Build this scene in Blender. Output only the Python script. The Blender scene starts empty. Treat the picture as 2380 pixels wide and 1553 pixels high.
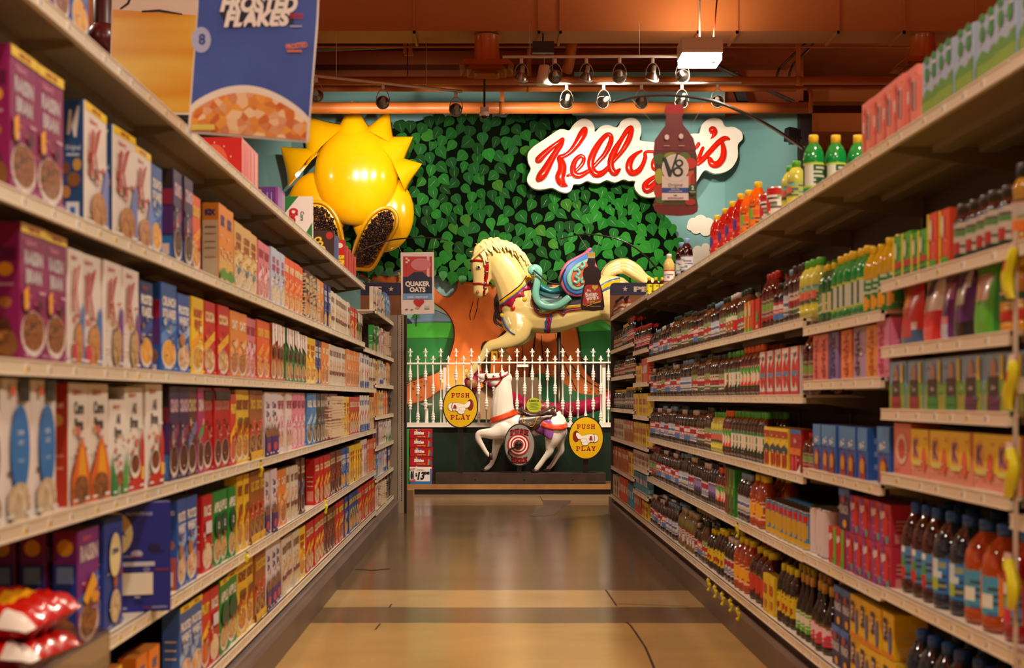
import bpy, bmesh, math, random
from mathutils import Vector, Matrix
from mathutils.bvhtree import BVHTree
R = math.radians
PI = math.pi
SC = bpy.context.scene
COL = SC.collection
rnd = random.Random(7)

# ---------------------------------------------------------------- camera
F = 50.0 / 36.0 * 2380.0            # focal length in pixels of the 2380x1553 frame
VX, VY, CH = 1140.0, 926.0, 1.3     # vanishing point of the aisle, eye height
cam_data = bpy.data.cameras.new('camera')
cam = bpy.data.objects.new('camera', cam_data)
COL.objects.link(cam)
cam.location = (0, 0, CH)
cam.rotation_euler = (R(90), 0, 0)
cam_data.lens = 50
cam_data.sensor_width = 36
cam_data.sensor_fit = 'HORIZONTAL'
cam_data.shift_x = (1190 - VX) / 2380.0
cam_data.shift_y = (VY - 776.5) / 2380.0
cam_data.clip_end = 200
cam_data.dof.use_dof = True
cam_data.dof.focus_distance = 19.5
cam_data.dof.aperture_fstop = 3.6
SC.camera = cam

# ---------------------------------------------------------------- exposure and world
SC.view_settings.view_transform = 'Standard'
SC.view_settings.look = 'None'
SC.view_settings.exposure = 0.0
SC.view_settings.gamma = 1.0
SC.view_settings.use_curve_mapping = False
SC.cycles.max_bounces = 6
SC.cycles.diffuse_bounces = 3
SC.cycles.glossy_bounces = 3
SC.cycles.transmission_bounces = 4
SC.cycles.caustics_reflective = False
SC.cycles.caustics_refractive = False
SC.cycles.sample_clamp_indirect = 4.0
world = bpy.data.worlds.new('world')
SC.world = world
world.use_nodes = True
world.node_tree.nodes['Background'].inputs[0].default_value = (1.0, 0.72, 0.48, 1)
world.node_tree.nodes['Background'].inputs[1].default_value = 0.045

WARM = (1.0, 0.87, 0.69)
def light(name, kind, loc, energy, size=0.3, color=WARM, target=None, spot=60, blend=0.5):
    d = bpy.data.lights.new(name, kind)
    d.energy = energy
    d.color = color
    if kind == 'AREA':
        d.shape = 'SQUARE'; d.size = size
    else:
        d.shadow_soft_size = size
    if kind == 'SPOT':
        d.spot_size = R(spot); d.spot_blend = blend
    o = bpy.data.objects.new(name, d)
    COL.objects.link(o)
    o.location = loc
    if target is not None:
        o.rotation_euler = (Vector(target) - Vector(loc)).to_track_quat('-Z', 'Y').to_euler()
    return o

# store ceiling lamps (a fixture is built round each of them further down)
CEILING_LAMPS = [(2.5, 17.0, 5.42, 190), (2.3, 10.5, 5.5, 155), (2.3, 4.5, 5.5, 132), (2.3, -1.5, 5.5, 125),
                 (-6.6, 17.0, 5.4, 150), (-4.6, 10.5, 5.5, 80), (-4.6, 4.5, 5.5, 48), (-4.6, -1.5, 5.5, 50),
                 (0.0, 8.0, 5.5, 120), (0.0, 1.5, 5.5, 120), (9.0, 22.0, 5.2, 300), (8.0, 12.0, 5.5, 120)]
for i, (x, y, z, e) in enumerate(CEILING_LAMPS):
    light('ceiling_lamp_light', 'AREA', (x, y, z - 0.14), e, 0.22)
    up = light('added_duct_uplight', 'AREA', (x, y, z + 0.16), 34 if i == 0 else 125, 0.42, (1.0, .74, .46), (x, y, z + 2))  # extra upward light, added to brighten the duct and ceiling

# ---------------------------------------------------------------- materials
def s2l(c):
    return c / 12.92 if c <= 0.04045 else ((c + 0.055) / 1.055) ** 2.4
def rgb(h):
    h = h.lstrip('#')
    return tuple(s2l(int(h[i:i + 2], 16) / 255.0) for i in (0, 2, 4)) + (1.0,)
MATS = {}
def mat(key, rough=None, metal=0.0, coat=0.0, cr=0.08, noise=None, name=None, nscale=6.0, bump=0.0, emit=0.0, trans=0.0, alpha=1.0, spec=None):
    """key: '#rrggbb'; a node material with an optional second colour mixed in by noise"""
    if rough is None: rough = 0.42
    k = (key, rough, metal, coat, cr, noise, nscale, bump, emit, trans, alpha, spec)
    if k in MATS: return MATS[k]
    m = bpy.data.materials.new(name or ('mat_' + key.strip('#')))
    m.use_nodes = True
    nt = m.node_tree
    b = nt.nodes['Principled BSDF']
    b.inputs['Base Color'].default_value = rgb(key)
    b.inputs['Roughness'].default_value = rough
    b.inputs['Metallic'].default_value = metal
    if spec is not None: b.inputs['Specular IOR Level'].default_value = spec
    b.inputs['Coat Weight'].default_value = coat
    b.inputs['Coat Roughness'].default_value = cr
    b.inputs['Transmission Weight'].default_value = trans
    b.inputs['Alpha'].default_value = alpha
    if emit:
        b.inputs['Emission Color'].default_value = rgb(key)
        b.inputs['Emission Strength'].default_value = emit
    if noise or bump:
        tc = nt.nodes.new('ShaderNodeTexCoord')
        n = nt.nodes.new('ShaderNodeTexNoise')
        n.inputs['Scale'].default_value = nscale
        n.inputs['Detail'].default_value = 5
        nt.links.new(tc.outputs['Object'], n.inputs['Vector'])
        if noise:
            mx = nt.nodes.new('ShaderNodeMix'); mx.data_type = 'RGBA'
            rp = nt.nodes.new('ShaderNodeValToRGB')
            rp.color_ramp.elements[0].position = 0.35; rp.color_ramp.elements[1].position = 0.7
            nt.links.new(n.outputs['Fac'], rp.inputs['Fac'])
            nt.links.new(rp.outputs['Color'], mx.inputs['Factor'])
            mx.inputs['A'].default_value = rgb(key); mx.inputs['B'].default_value = rgb(noise)
            nt.links.new(mx.outputs['Result'], b.inputs['Base Color'])
        if bump:
            bp = nt.nodes.new('ShaderNodeBump')
            bp.inputs['Strength'].default_value = bump
            bp.inputs['Distance'].default_value = 0.01
            nt.links.new(n.outputs['Fac'], bp.inputs['Height'])
            nt.links.new(bp.outputs['Normal'], b.inputs['Normal'])
    MATS[k] = m
    return m
def food(c1, c2, c3, scale=70.0):
    """printed picture of cereal pieces: cells of three colours"""
    k = ('food', c1, c2, c3, scale)
    if k in MATS: return MATS[k]
    m = bpy.data.materials.new('food_print')
    m.use_nodes = True
    nt = m.node_tree
    b = nt.nodes['Principled BSDF']; b.inputs['Roughness'].default_value = 0.4
    tc = nt.nodes.new('ShaderNodeTexCoord')
    v = nt.nodes.new('ShaderNodeTexVoronoi'); v.inputs['Scale'].default_value = scale
    sep = nt.nodes.new('ShaderNodeSeparateColor')
    rp = nt.nodes.new('ShaderNodeValToRGB')
    e = rp.color_ramp.elements
    e[0].color = rgb(c1); e[1].color = rgb(c3)
    x = e.new(0.5); x.color = rgb(c2)
    nt.links.new(tc.outputs['Object'], v.inputs['Vector'])
    nt.links.new(v.outputs['Color'], sep.inputs[0])
    nt.links.new(sep.outputs[0], rp.inputs['Fac'])
    nt.links.new(rp.outputs['Color'], b.inputs['Base Color'])
    MATS[k] = m
    return m
def M(c, **kw):
    if isinstance(c, str):
        if c.startswith('food:'):
            a = c[5:].split(',')
            return food(a[0], a[1], a[2], float(a[3]) if len(a) > 3 else 70.0)
        return mat(c, **kw)
    return c

# ---------------------------------------------------------------- tags
def tag(o, label=None, cat=None, group=None, kind=None):
    if label: o['label'] = label
    if cat: o['category'] = cat
    if group: o['group'] = group
    if kind: o['kind'] = kind
    return o
def empty(name, loc, label, cat, group=None, rz=0.0):
    o = bpy.data.objects.new(name, None)
    COL.objects.link(o)
    o.location = loc; o.rotation_euler = (0, 0, rz)
    o.empty_display_size = 0.1
    return tag(o, label, cat, group)

def P(x, y, Y):
    """photo pixel at a distance Y along the aisle"""
    return Vector(((x - VX) * Y / F, Y, CH + (VY - y) * Y / F))

# ---------------------------------------------------------------- mesh collector
class MB:
    def __init__(s):
        s.v = []; s.f = []; s.mi = []; s.ms = []; s.sm = []
    def mat(s, m):
        m = M(m)
        if m not in s.ms: s.ms.append(m)
        return s.ms.index(m)
    def add(s, vs, fs, m, smooth=False):
        b = len(s.v)
        s.v.extend(Vector(v) for v in vs)
        k = s.mat(m)
        for f in fs:
            s.f.append([b + i for i in f]); s.mi.append(k); s.sm.append(smooth)
        return s
    def box(s, a, b, m):
        x0, x1 = sorted((a[0], b[0])); y0, y1 = sorted((a[1], b[1])); z0, z1 = sorted((a[2], b[2]))
        vs = [(x0, y0, z0), (x1, y0, z0), (x1, y1, z0), (x0, y1, z0), (x0, y0, z1), (x1, y0, z1), (x1, y1, z1), (x0, y1, z1)]
        s.add(vs, [(0, 3, 2, 1), (4, 5, 6, 7), (0, 1, 5, 4), (1, 2, 6, 5), (2, 3, 7, 6), (3, 0, 4, 7)], m)
        return s
    def grid(s, vs, fcs):
        """shared vertices, faces given as (indices, colour): a smooth skin printed in several colours"""
        b = len(s.v); s.v.extend(Vector(v) for v in vs)
        for f, c in fcs:
            s.f.append([b + i for i in f]); s.mi.append(s.mat(c)); s.sm.append(True)
        return s
    def tube(s, pts, r, m, n=8, cap=True, flat=None):
        """tube along pts; r a number or a list; flat=(axis vector, factor) squashes the section"""
        pts = [Vector(p) for p in pts]
        rs = [r] * len(pts) if not hasattr(r, '__len__') else list(r)
        vs = []; fs = []
        prev = None
        for i, p in enumerate(pts):
            t = (pts[min(i + 1, len(pts) - 1)] - pts[max(i - 1, 0)])
            if t.length < 1e-9: t = Vector((0, 0, 1))
            t.normalize()
            if prev is None:
                a = Vector((0, 1, 0)) if abs(t.y) < 0.9 else Vector((1, 0, 0))
            else:
                a = prev
            a = (a - t * a.dot(t))
            if a.length < 1e-6: a = Vector((1, 0, 0)) - t * t.x
            a.normalize(); b = t.cross(a); prev = a
            for k in range(n):
                q = 2 * PI * k / n
                d = (a * math.cos(q) + b * math.sin(q)) * rs[i]
                if flat: d = d - flat[0] * d.dot(flat[0]) * (1 - flat[1])
                vs.append(p + d)
        for i in range(len(pts) - 1):
            for k in range(n):
                a = i * n + k; b2 = i * n + (k + 1) % n
                fs.append((a, b2, b2 + n, a + n))
        if cap:
            fs.append(tuple(range(n))[::-1]); fs.append(tuple(range((len(pts) - 1) * n, len(pts) * n)))
        s.add(vs, fs, m, True)
        return s
    def ball(s, c, r, m, n=12, sc=(1, 1, 1)):
        c = Vector(c); vs = []; fs = []; h = n // 2
        for i in range(h + 1):
            a = PI * i / h
            for k in range(n):
                q = 2 * PI * k / n
                vs.append(c + Vector((math.sin(a) * math.cos(q) * r * sc[0], math.sin(a) * math.sin(q) * r * sc[1], math.cos(a) * r * sc[2])))
        for i in range(h):
            for k in range(n):
                fs.append((i * n + k, (i + 1) * n + k, (i + 1) * n + (k + 1) % n, i * n + (k + 1) % n))
        s.add(vs, fs, m, True)
        return s
    def lathe(s, prof, m, n=20, c=(0, 0, 0), mats=None, sx=1.0, sy=1.0):
        """prof [(r,z)...]; mats: material for each segment"""
        c = Vector(c); vs = []
        for r, z in prof:
            for k in range(n):
                q = 2 * PI * (k + 0.5) / n
                vs.append(c + Vector((r * math.cos(q) * sx, r * math.sin(q) * sy, z)))
        for i in range(len(prof) - 1):
            fs = [(i * n + k, i * n + (k + 1) % n, (i + 1) * n + (k + 1) % n, (i + 1) * n + k) for k in range(n)]
            b = len(s.v) if i == 0 else base
            if i == 0:
                base = b; s.v.extend(vs)
            k2 = s.mat(mats[i] if mats else m)
            for f in fs:
                s.f.append([base + j for j in f]); s.mi.append(k2); s.sm.append(True)
        return s
    def prism(s, pts, d, m, side=None):
        """polygon of 3-D points extruded by the vector d"""
        n = len(pts); pts = [Vector(p) for p in pts]; d = Vector(d)
        s.add(pts + [p + d for p in pts], [tuple(range(n)), tuple(range(2 * n - 1, n - 1, -1))], m)
        s.add(pts + [p + d for p in pts], [(i, i + n, (i + 1) % n + n, (i + 1) % n) for i in range(n)], side or m)
        return s
    def build(s, name, parent=None, loc=None, rot=None, fix=False):
        me = bpy.data.meshes.new(name)
        me.from_pydata([tuple(v) for v in s.v], [], s.f)
        for m in s.ms: me.materials.append(m)
        me.polygons.foreach_set('material_index', s.mi)
        me.polygons.foreach_set('use_smooth', s.sm)
        if fix:
            b = bmesh.new(); b.from_mesh(me)
            bmesh.ops.recalc_face_normals(b, faces=b.faces); b.to_mesh(me); b.free()
        me.update()
        o = bpy.data.objects.new(name, me)
        COL.objects.link(o)
        if parent: o.parent = parent
        if loc is not None: o.location = loc
        if rot is not None: o.rotation_euler = rot
        return o

def struct(o):
    o['kind'] = 'structure'
    return o

def copy_tree(o, parent=None):
    c = o.copy(); COL.objects.link(c)
    if parent: c.parent = parent
    for ch in KIDS.get(o.name, []) or list(o.children):
        copy_tree(ch, c)
    return c
KIDS = {}

# ---------------------------------------------------------------- lettering and flat print
TCACHE = {}
def text2d(s, bold=0.0, shear=0.0, spacing=1.0):
    """2-D mesh of a word, cap height 1, starting at x=0; returns verts, faces, width"""
    k = (s, bold, shear, spacing)
    if k in TCACHE: return TCACHE[k]
    cu = bpy.data.curves.new('txt', 'FONT')
    cu.body = s; cu.size = 1.0; cu.offset = bold; cu.shear = shear; cu.space_character = spacing
    cu.resolution_u = 3; cu.fill_mode = 'FRONT'
    o = bpy.data.objects.new('txt', cu); COL.objects.link(o)
    dg = bpy.context.evaluated_depsgraph_get()
    dg.update()
    me = o.evaluated_get(dg).to_mesh()
    vs = [(v.co.x, v.co.y) for v in me.vertices]
    fs = [tuple(p.vertices) for p in me.polygons]
    o.evaluated_get(dg).to_mesh_clear()
    bpy.data.objects.remove(o); bpy.data.curves.remove(cu)
    if vs:
        x0 = min(v[0] for v in vs); x1 = max(v[0] for v in vs)
        vs = [((x - x0) / 0.73, y / 0.73) for x, y in vs]
        w = (x1 - x0) / 0.73
    else:
        w = 1.0
    TCACHE[k] = (vs, fs, w)
    return TCACHE[k]

def ell(cx, cy, rx, ry, n=20, a0=0.0, a1=2 * PI):
    full = abs(a1 - a0 - 2 * PI) < 1e-6
    k = n if full else n + 1
    return [(cx + rx * math.cos(a0 + (a1 - a0) * i / n), cy + ry * math.sin(a0 + (a1 - a0) * i / n)) for i in range(k)]

def paint(mb, o, ux, uy, n, w, h, layers, eps=0.0004, start=1):
    """stack flat printed shapes on a face. o = lower left corner; ux, uy, n unit vectors;
    shapes in fractions of w and h"""
    o = Vector(o); ux = Vector(ux); uy = Vector(uy); n = Vector(n)
    def T(u, v, k): return o + ux * (u * w) + uy * (v * h) + n * (eps * k)
    # the winding has to face n
    flip = ux.cross(uy).dot(n) < 0
    k = start
    for L in layers:
        t = L[0]
        if t == 'r':
            pts = [(L[1], L[2]), (L[3], L[2]), (L[3], L[4]), (L[1], L[4])]; c = L[5]
        elif t == 'e':
            pts = ell(L[1], L[2], L[3], L[4]); c = L[5]
        elif t == 'p':
            pts = L[1]; c = L[2]
        elif t == 't':
            _, s, cx, cy, mw, hh, c = L[:7]
            kw = L[7] if len(L) > 7 else {}
            rot = kw.get('rot', 0.0)
            vs, fs, tw = text2d(s, kw.get('bold', 0.03), kw.get('shear', 0.0), kw.get('sp', 1.0))
            H = hh * h; W = tw * H; sx = 1.0
            lim = mw * (h if kw.get('vert') else w)
            if W > lim or kw.get('fit'): sx = lim / W
            ca, sa = math.cos(rot), math.sin(rot)
            pv = []
            for x, y in vs:
                a = (x - tw / 2) * H * sx; b = (y - 0.5) * H
                a, b = a * ca - b * sa, a * sa + b * ca
                pv.append(o + ux * (cx * w + a) + uy * (cy * h + b) + n * (eps * k))
            if not flip: mb.add(pv, fs, c)
            else: mb.add(pv, [f[::-1] for f in fs], c)
            k += 1
            continue
        pv = [T(u, v, k) for u, v in pts]
        f = tuple(range(len(pv)))
        # orientation of polygon
        ar = sum(pts[i][0] * pts[(i + 1) % len(pts)][1] - pts[(i + 1) % len(pts)][0] * pts[i][1] for i in range(len(pts)))
        if (ar < 0) != flip: f = f[::-1]
        mb.add(pv, [f], c)
        k += 1

def catmull(pts, n=6, closed=False):
    """smooth a list of tuples of any length"""
    out = []; N = len(pts)
    rng = range(N if closed else N - 1)
    for i in rng:
        p = [pts[(i + j) % N] if closed else pts[min(max(i + j, 0), N - 1)] for j in (-1, 0, 1, 2)]
        for k in range(n):
            t = k / n
            out.append(tuple(0.5 * ((2 * p[1][a]) + (-p[0][a] + p[2][a]) * t + (2 * p[0][a] - 5 * p[1][a] + 4 * p[2][a] - p[3][a]) * t * t
                                   + (-p[0][a] + 3 * p[1][a] - 3 * p[2][a] + p[3][a]) * t ** 3) for a in range(len(pts[0]))))
    if not closed: out.append(tuple(pts[-1]))
    return out

def cushion(name, px, Y, thick, bevel, m, parent=None, smooth=True, n=5, res=4):
    """a rounded-edge slab whose outline is given in photo pixels at distance Y (front face towards the camera)"""
    pts = catmull(px, n, True) if smooth else px
    cu = bpy.data.curves.new(name, 'CURVE'); cu.dimensions = '2D'; cu.fill_mode = 'BOTH'
    sp = cu.splines.new('POLY'); sp.points.add(len(pts) - 1)
    c = P(sum(p[0] for p in pts) / len(pts), sum(p[1] for p in pts) / len(pts), Y)
    for i, q in enumerate(pts):
        w = P(q[0], q[1], Y) - c
        sp.points[i].co = (w.x, w.z, 0, 1)
    sp.use_cyclic_u = True
    cu.extrude = max(thick / 2 - bevel, 0.0005); cu.bevel_depth = bevel; cu.bevel_resolution = res; cu.offset = -bevel
    o = bpy.data.objects.new(name, cu); COL.objects.link(o)
    dg = bpy.context.evaluated_depsgraph_get(); dg.update()
    me = bpy.data.meshes.new_from_object(o.evaluated_get(dg), depsgraph=dg)
    bpy.data.objects.remove(o); bpy.data.curves.remove(cu)
    me.materials.clear(); me.materials.append(M(m))
    # polys of the rounded rim smooth, of the two faces flat
    for p in me.polygons:
        p.use_smooth = abs(p.normal.z) < 0.999
        p.material_index = 0
    o = bpy.data.objects.new(name, me); COL.objects.link(o)
    o.location = c; o.rotation_euler = (R(90), 0, 0)
    if parent:
        o.parent = parent; o.location = c - parent.location
    return o

ORD = ['', 'first', 'second', 'third', 'fourth', 'fifth', 'sixth', 'seventh', 'eighth', 'ninth', 'tenth', 'eleventh', 'twelfth',
       'thirteenth', 'fourteenth', 'fifteenth', 'sixteenth', 'seventeenth', 'eighteenth', 'nineteenth', 'twentieth']
def ordn(i):
    if i <= 20: return ORD[i]
    return '%d%s' % (i, {1: 'st', 2: 'nd', 3: 'rd'}.get(i % 10 if i % 100 not in (11, 12, 13) else 0, 'th'))
# ================================================================ the building
def wallbox(name, a, b, m):
    return struct(MB().box(a, b, m).build(name))

# floor: concrete, darker colour beyond a crisp edge, with two strips
def floor_material():
    m = bpy.data.materials.new('polished_concrete'); m.use_nodes = True
    nt = m.node_tree; b = nt.nodes['Principled BSDF']
    tc = nt.nodes.new('ShaderNodeTexCoord')
    sep = nt.nodes.new('ShaderNodeSeparateXYZ'); nt.links.new(tc.outputs['Object'], sep.inputs[0])
    mp = nt.nodes.new('ShaderNodeMapping'); mp.inputs['Scale'].default_value = (0.8, 1.1, 1)
    nt.links.new(tc.outputs['Object'], mp.inputs[0])
    n = nt.nodes.new('ShaderNodeTexNoise'); n.inputs['Scale'].default_value = 1.1; n.inputs['Detail'].default_value = 6
    nt.links.new(mp.outputs[0], n.inputs['Vector'])
    # wobble the band edges a little
    ad = nt.nodes.new('ShaderNodeMath'); ad.operation = 'MULTIPLY_ADD'
    nt.links.new(n.outputs['Fac'], ad.inputs[0]); ad.inputs[1].default_value = 0.12; nt.links.new(sep.outputs['Y'], ad.inputs[2])
    sc = nt.nodes.new('ShaderNodeMath'); sc.operation = 'DIVIDE'; sc.inputs[1].default_value = 20.0
    nt.links.new(ad.outputs[0], sc.inputs[0])
    rp = nt.nodes.new('ShaderNodeValToRGB'); rp.color_ramp.interpolation = 'CONSTANT'
    e = rp.color_ramp.elements
    LIGHT = rgb('#b8985c'); DARK = rgb('#6a563a'); LIGHT2 = rgb('#b49a66')
    e[0].position = 0.0; e[0].color = LIGHT
    e[1].position = 8.25 / 20; e[1].color = DARK
    for y, c in ((8.9, LIGHT2), (9.68, DARK), (17.3, rgb('#8d765a'))):
        x = e.new(y / 20); x.color = c
    nt.links.new(sc.outputs[0], rp.inputs['Fac'])
    n2 = nt.nodes.new('ShaderNodeTexNoise'); n2.inputs['Scale'].default_value = 1.3; n2.inputs['Detail'].default_value = 4; n2.inputs['Roughness'].default_value = 0.5
    nt.links.new(mp.outputs[0], n2.inputs['Vector'])
    r2 = nt.nodes.new('ShaderNodeValToRGB'); r2.color_ramp.elements[0].color = (0.8, 0.79, 0.77, 1); r2.color_ramp.elements[1].color = (1.12, 1.1, 1.06, 1)
    r2.color_ramp.elements[0].position = 0.3; r2.color_ramp.elements[1].position = 0.72
    nt.links.new(n2.outputs['Fac'], r2.inputs['Fac'])
    mx = nt.nodes.new('ShaderNodeMix'); mx.data_type = 'RGBA'; mx.blend_type = 'MULTIPLY'; mx.inputs['Factor'].default_value = 1.0
    nt.links.new(rp.outputs['Color'], mx.inputs['A']); nt.links.new(r2.outputs['Color'], mx.inputs['B'])
    nt.links.new(mx.outputs['Result'], b.inputs['Base Color'])
    rr = nt.nodes.new('ShaderNodeMapRange'); rr.inputs['To Min'].default_value = 0.12; rr.inputs['To Max'].default_value = 0.24
    nt.links.new(n.outputs['Fac'], rr.inputs['Value']); nt.links.new(rr.outputs['Result'], b.inputs['Roughness'])
    b.inputs['Specular IOR Level'].default_value = 0.55
    return m
mb = MB()
mb.add([(-12, -4, 0), (16, -4, 0), (16, 34, 0), (-12, 34, 0)], [(0, 1, 2, 3)], floor_material())
struct(mb.build('floor'))
# cracks and patches in the concrete
def flat_mark(name, pts, m, z=0.0015):
    mb = MB(); mb.add([(p[0], p[1], z) for p in pts], [tuple(range(len(pts)))], m); return mb
def gp(x, y, z=0.0):
    Y = (CH - z) * F / (y - VY); return ((x - VX) * Y / F, Y)
mb = MB()
def crack(pts, w, lab):
    mb = MB(); q = [gp(*p) for p in pts]
    for a, b in zip(q, q[1:]):
        d = Vector((b[0] - a[0], b[1] - a[1])); d.normalize(); nn = Vector((-d.y, d.x)) * w
        mb.add([(a[0] - nn.x, a[1] - nn.y, .0015), (a[0] + nn.x, a[1] + nn.y, .0015), (b[0] + nn.x, b[1] + nn.y, .0015), (b[0] - nn.x, b[1] - nn.y, .0015)], [(0, 3, 2, 1)], '#2e2012')
    tag(mb.build('floor_crack'), lab, 'crack')
crack([(1523, 1560), (1500, 1505), (1480, 1475), (1466, 1455), (1455, 1446)], .006, 'long wavy crack in the near concrete, right of centre')
crack([(1433, 1408), (1408, 1372)], .005, 'thin crack crossing the light strip of floor')
crack([(1433, 1404), (1520, 1407), (1600, 1410)], .004, 'thin dark line along the right part of the brown strip')
crack([(872, 1464), (884, 1450)], .005, 'short crack in the near tan floor at left')
crack([(905, 1412), (910, 1405)], .005, 'tiny crack at the edge of the light strip, left')
crack([(1255, 1153), (1262, 1166)], .006, 'short crack by the worn patch near the bench')
crack([(826, 1324), (870, 1326), (905, 1322)], .02, 'dark smear on the floor beside the left bumper')
o = flat_mark('x', [gp(*p) for p in [(1262, 1163), (1328, 1163), (1326, 1170), (1310, 1176), (1290, 1196), (1262, 1201), (1230, 1199), (1262, 1176)]], mat('#55473a', rough=.3)).build('floor_patch')
tag(o, 'dark worn patch on the floor near the wooden bench', 'floor patch')

RUST = mat('#bb6c38', rough=.6, noise='#a04a18', nscale=1.5, name='rust_orange_paint')
RUSTD = mat('#a24c1c', rough=.7, noise='#8e3e16', nscale=1.2, name='rust_brown_paint')
DUCT = mat('#b8703c', rough=.6, noise='#ae6634', nscale=.8, name='duct_paint')
TEAL = mat('#6fa0a2', rough=.7, noise='#78aaac', nscale=1.3, name='teal_sky_paint')
YW = 22.5
wallbox('wall_back', (-9, YW, 0), (3.71, YW + .1, 6.2), TEAL)
mb = MB(); mb.box((P(1335, 0, YW).x, YW + .02, 6.2), (P(1715, 0, YW).x, YW + .1, 6.47), TEAL); struct(mb.build('wall_back_parapet'))
mb = MB(); a = (3.71, YW); b = (4.66, 21.6)
mb.add([(a[0], a[1], 0), (b[0], b[1], 0), (b[0], b[1], 5.8), (a[0], a[1], 5.74), (a[0] + .1, a[1] + .1, 0), (b[0] + .1, b[1] + .1, 0), (b[0] + .1, b[1] + .1, 5.8), (a[0] + .1, a[1] + .1, 5.74)],
       [(0, 1, 2, 3), (4, 7, 6, 5), (3, 2, 6, 7), (1, 5, 6, 2), (0, 3, 7, 4)], TEAL)
struct(mb.build('wall_side_panel', fix=True))
wallbox('trim_1', (4.67, 21.5, 0), (4.86, 21.75, 5.8), '#2c2624')
# dark sloping brace above the teal panel
mb = MB(); p = [P(1690, 165, 23.2), P(1712, 165, 23.2), P(1740, 235, 23.2), P(1716, 235, 23.2)]
mb.prism(p, (0, .12, 0), '#30302e'); struct(mb.build('trim_2', fix=True))
wallbox('wall_rear', (-12, 33, 0), (16, 33.1, 9), RUSTD)
wallbox('wall_left', (-12.1, -4, 0), (-12, 33, 9), RUSTD)
wallbox('wall_right', (16, -4, 0), (16.1, 33, 9), RUSTD)
wallbox('wall_front', (-12, -4.1, 0), (16, -4, 9), RUSTD)
wallbox('ceiling', (-12, -4, 7.6), (16, 33, 7.7), RUSTD)
# high rust bulkhead behind the mural wall
wallbox('wall_bulkhead', (-12, 25.0, 5.0), (5.5, 25.2, 7.6), RUSTD)
# the main air duct across the aisle
def duct_at(Yf, zb, depth, height, x0, x1, name, label, seams):
    e = empty(name, (0, Yf, zb), label, 'air duct')
    MB().box((x0, 0, 0), (x1, depth, height), DUCT).build('duct_body', e)
    for sx in seams:
        m = MB()
        m.box((sx, -.02, -.035), (sx + .03, 0, height), DUCT)
        m.box((sx, -.02, -.035), (sx + .03, depth + .02, 0), DUCT)
        m.build('duct_flange', e)
    return e
Yd = 17.7
zb = CH + (VY - 72) * Yd / F
duct_at(Yd, zb, .62, 1.1, -9, 12, 'air_duct', 'large rust-orange rectangular air duct crossing the top of the picture',
        [P(x, 0, Yd).x for x in (430, 705, 960, 1250, 1300, 1620, 1710, 1945, 2098, 2265)])
# beams and soffits of the shop beyond, on the right
for i, (y0, y1, c, Yb) in enumerate([(205, 236, '#c8712c', 28), (263, 306, '#cc7a34', 26.5), (312, 345, '#a85c24', 29), (100, 150, '#8e4416', 30)]):
    z0 = CH + (VY - y1) * Yb / F; z1 = CH + (VY - y0) * Yb / F
    wallbox('beam_%d' % (i + 1), (P(1880, 0, Yb).x - (.0 if i else 0), Yb, z0), (15.9, Yb + .4, z1), mat(c, rough=.6))
wallbox('beam_5', (-9, 23.6, CH + (VY - 150) * 23.6 / F), (5, 24.0, CH + (VY - 118) * 23.6 / F), RUSTD)

# ---------------------------------------------------------------- pipes under the ceiling
PIPE = mat('#c87434', rough=.45, noise='#b85a1a', nscale=2, name='orange_pipe_paint')
def pipe(pts, r, label, rings=(), name='ceiling_pipe'):
    e = empty(name, pts[0], label, 'pipe')
    o0 = Vector(pts[0])
    MB().tube([Vector(p) - o0 for p in pts], r, PIPE, 16).build('pipe_run', e)
    for x in rings:
        p = Vector((x, pts[0][1], pts[0][2])) - o0
        m = MB().tube([p - Vector((.035, 0, 0)), p + Vector((.035, 0, 0))], r * 1.12, PIPE, 16)
        m.box(p + Vector((-.03, -.01, r)), p + Vector((.03, .01, r + .5)), PIPE)
        m.build('pipe_clamp', e)
    return e
YP = 20.4
zc = CH + (VY - 251) * YP / F
pipe([(-8, YP, zc), (4.6, YP, zc)], .082, 'thickest rust-orange pipe, lowest, running just above the painted leaves', [P(1167, 0, YP).x, P(640, 0, YP).x])
zc2 = CH + (VY - 205) * 20.0 / F
pipe([(-8, 20.0, zc2), (4.3, 20.0, zc2)], .05, 'middle orange pipe running between the two larger ones', [P(1230, 0, 20).x])
zc3 = CH + (VY - 188) * 19.4 / F
pipe([(-8, 19.4, zc3), P(2120, 188, 19.4), P(2210, 120, 22.5), P(2250, 60, 26)], .058, 'upper orange pipe that bends up at its right end', [P(1855, 0, 19.4).x])
zc4 = CH + (VY - 109) * 20.5 / F
pipe([(-8, 20.5, zc4), (12, 20.5, zc4)], .016, 'thin orange sprinkler line just under the air duct')
pipe([P(1330, 95, 19.2), P(1322, 150, 19.3), P(1316, 168, 19.35)], .075, 'short stout orange pipe hanging down behind the track lamps')
pipe([P(1880, 205, 19.8), P(1885, 220, 19.8), P(1884, 262, 19.8)], .03, 'small vertical orange drop pipe beside the dark panel edge')
pipe([P(1848, 205, 19.9), P(2125, 206, 19.9)], .03, 'slender orange pipe just below the bend of the upper one')
m = MB()
for (a, b) in (((1805, 178), (1812, 158)), ((1812, 158), (1875, 98)), ((1833, 178), (1842, 152)), ((1842, 152), (1895, 98))):
    m.tube([P(a[0], a[1], 20.7), P(b[0], b[1], 20.7)], .02, mat('#6a5a4c', rough=.35, metal=.6), 8)
tag(m.build('conduit_pair'), 'pair of bent grey metal conduits climbing to the duct', 'conduit')
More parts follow.
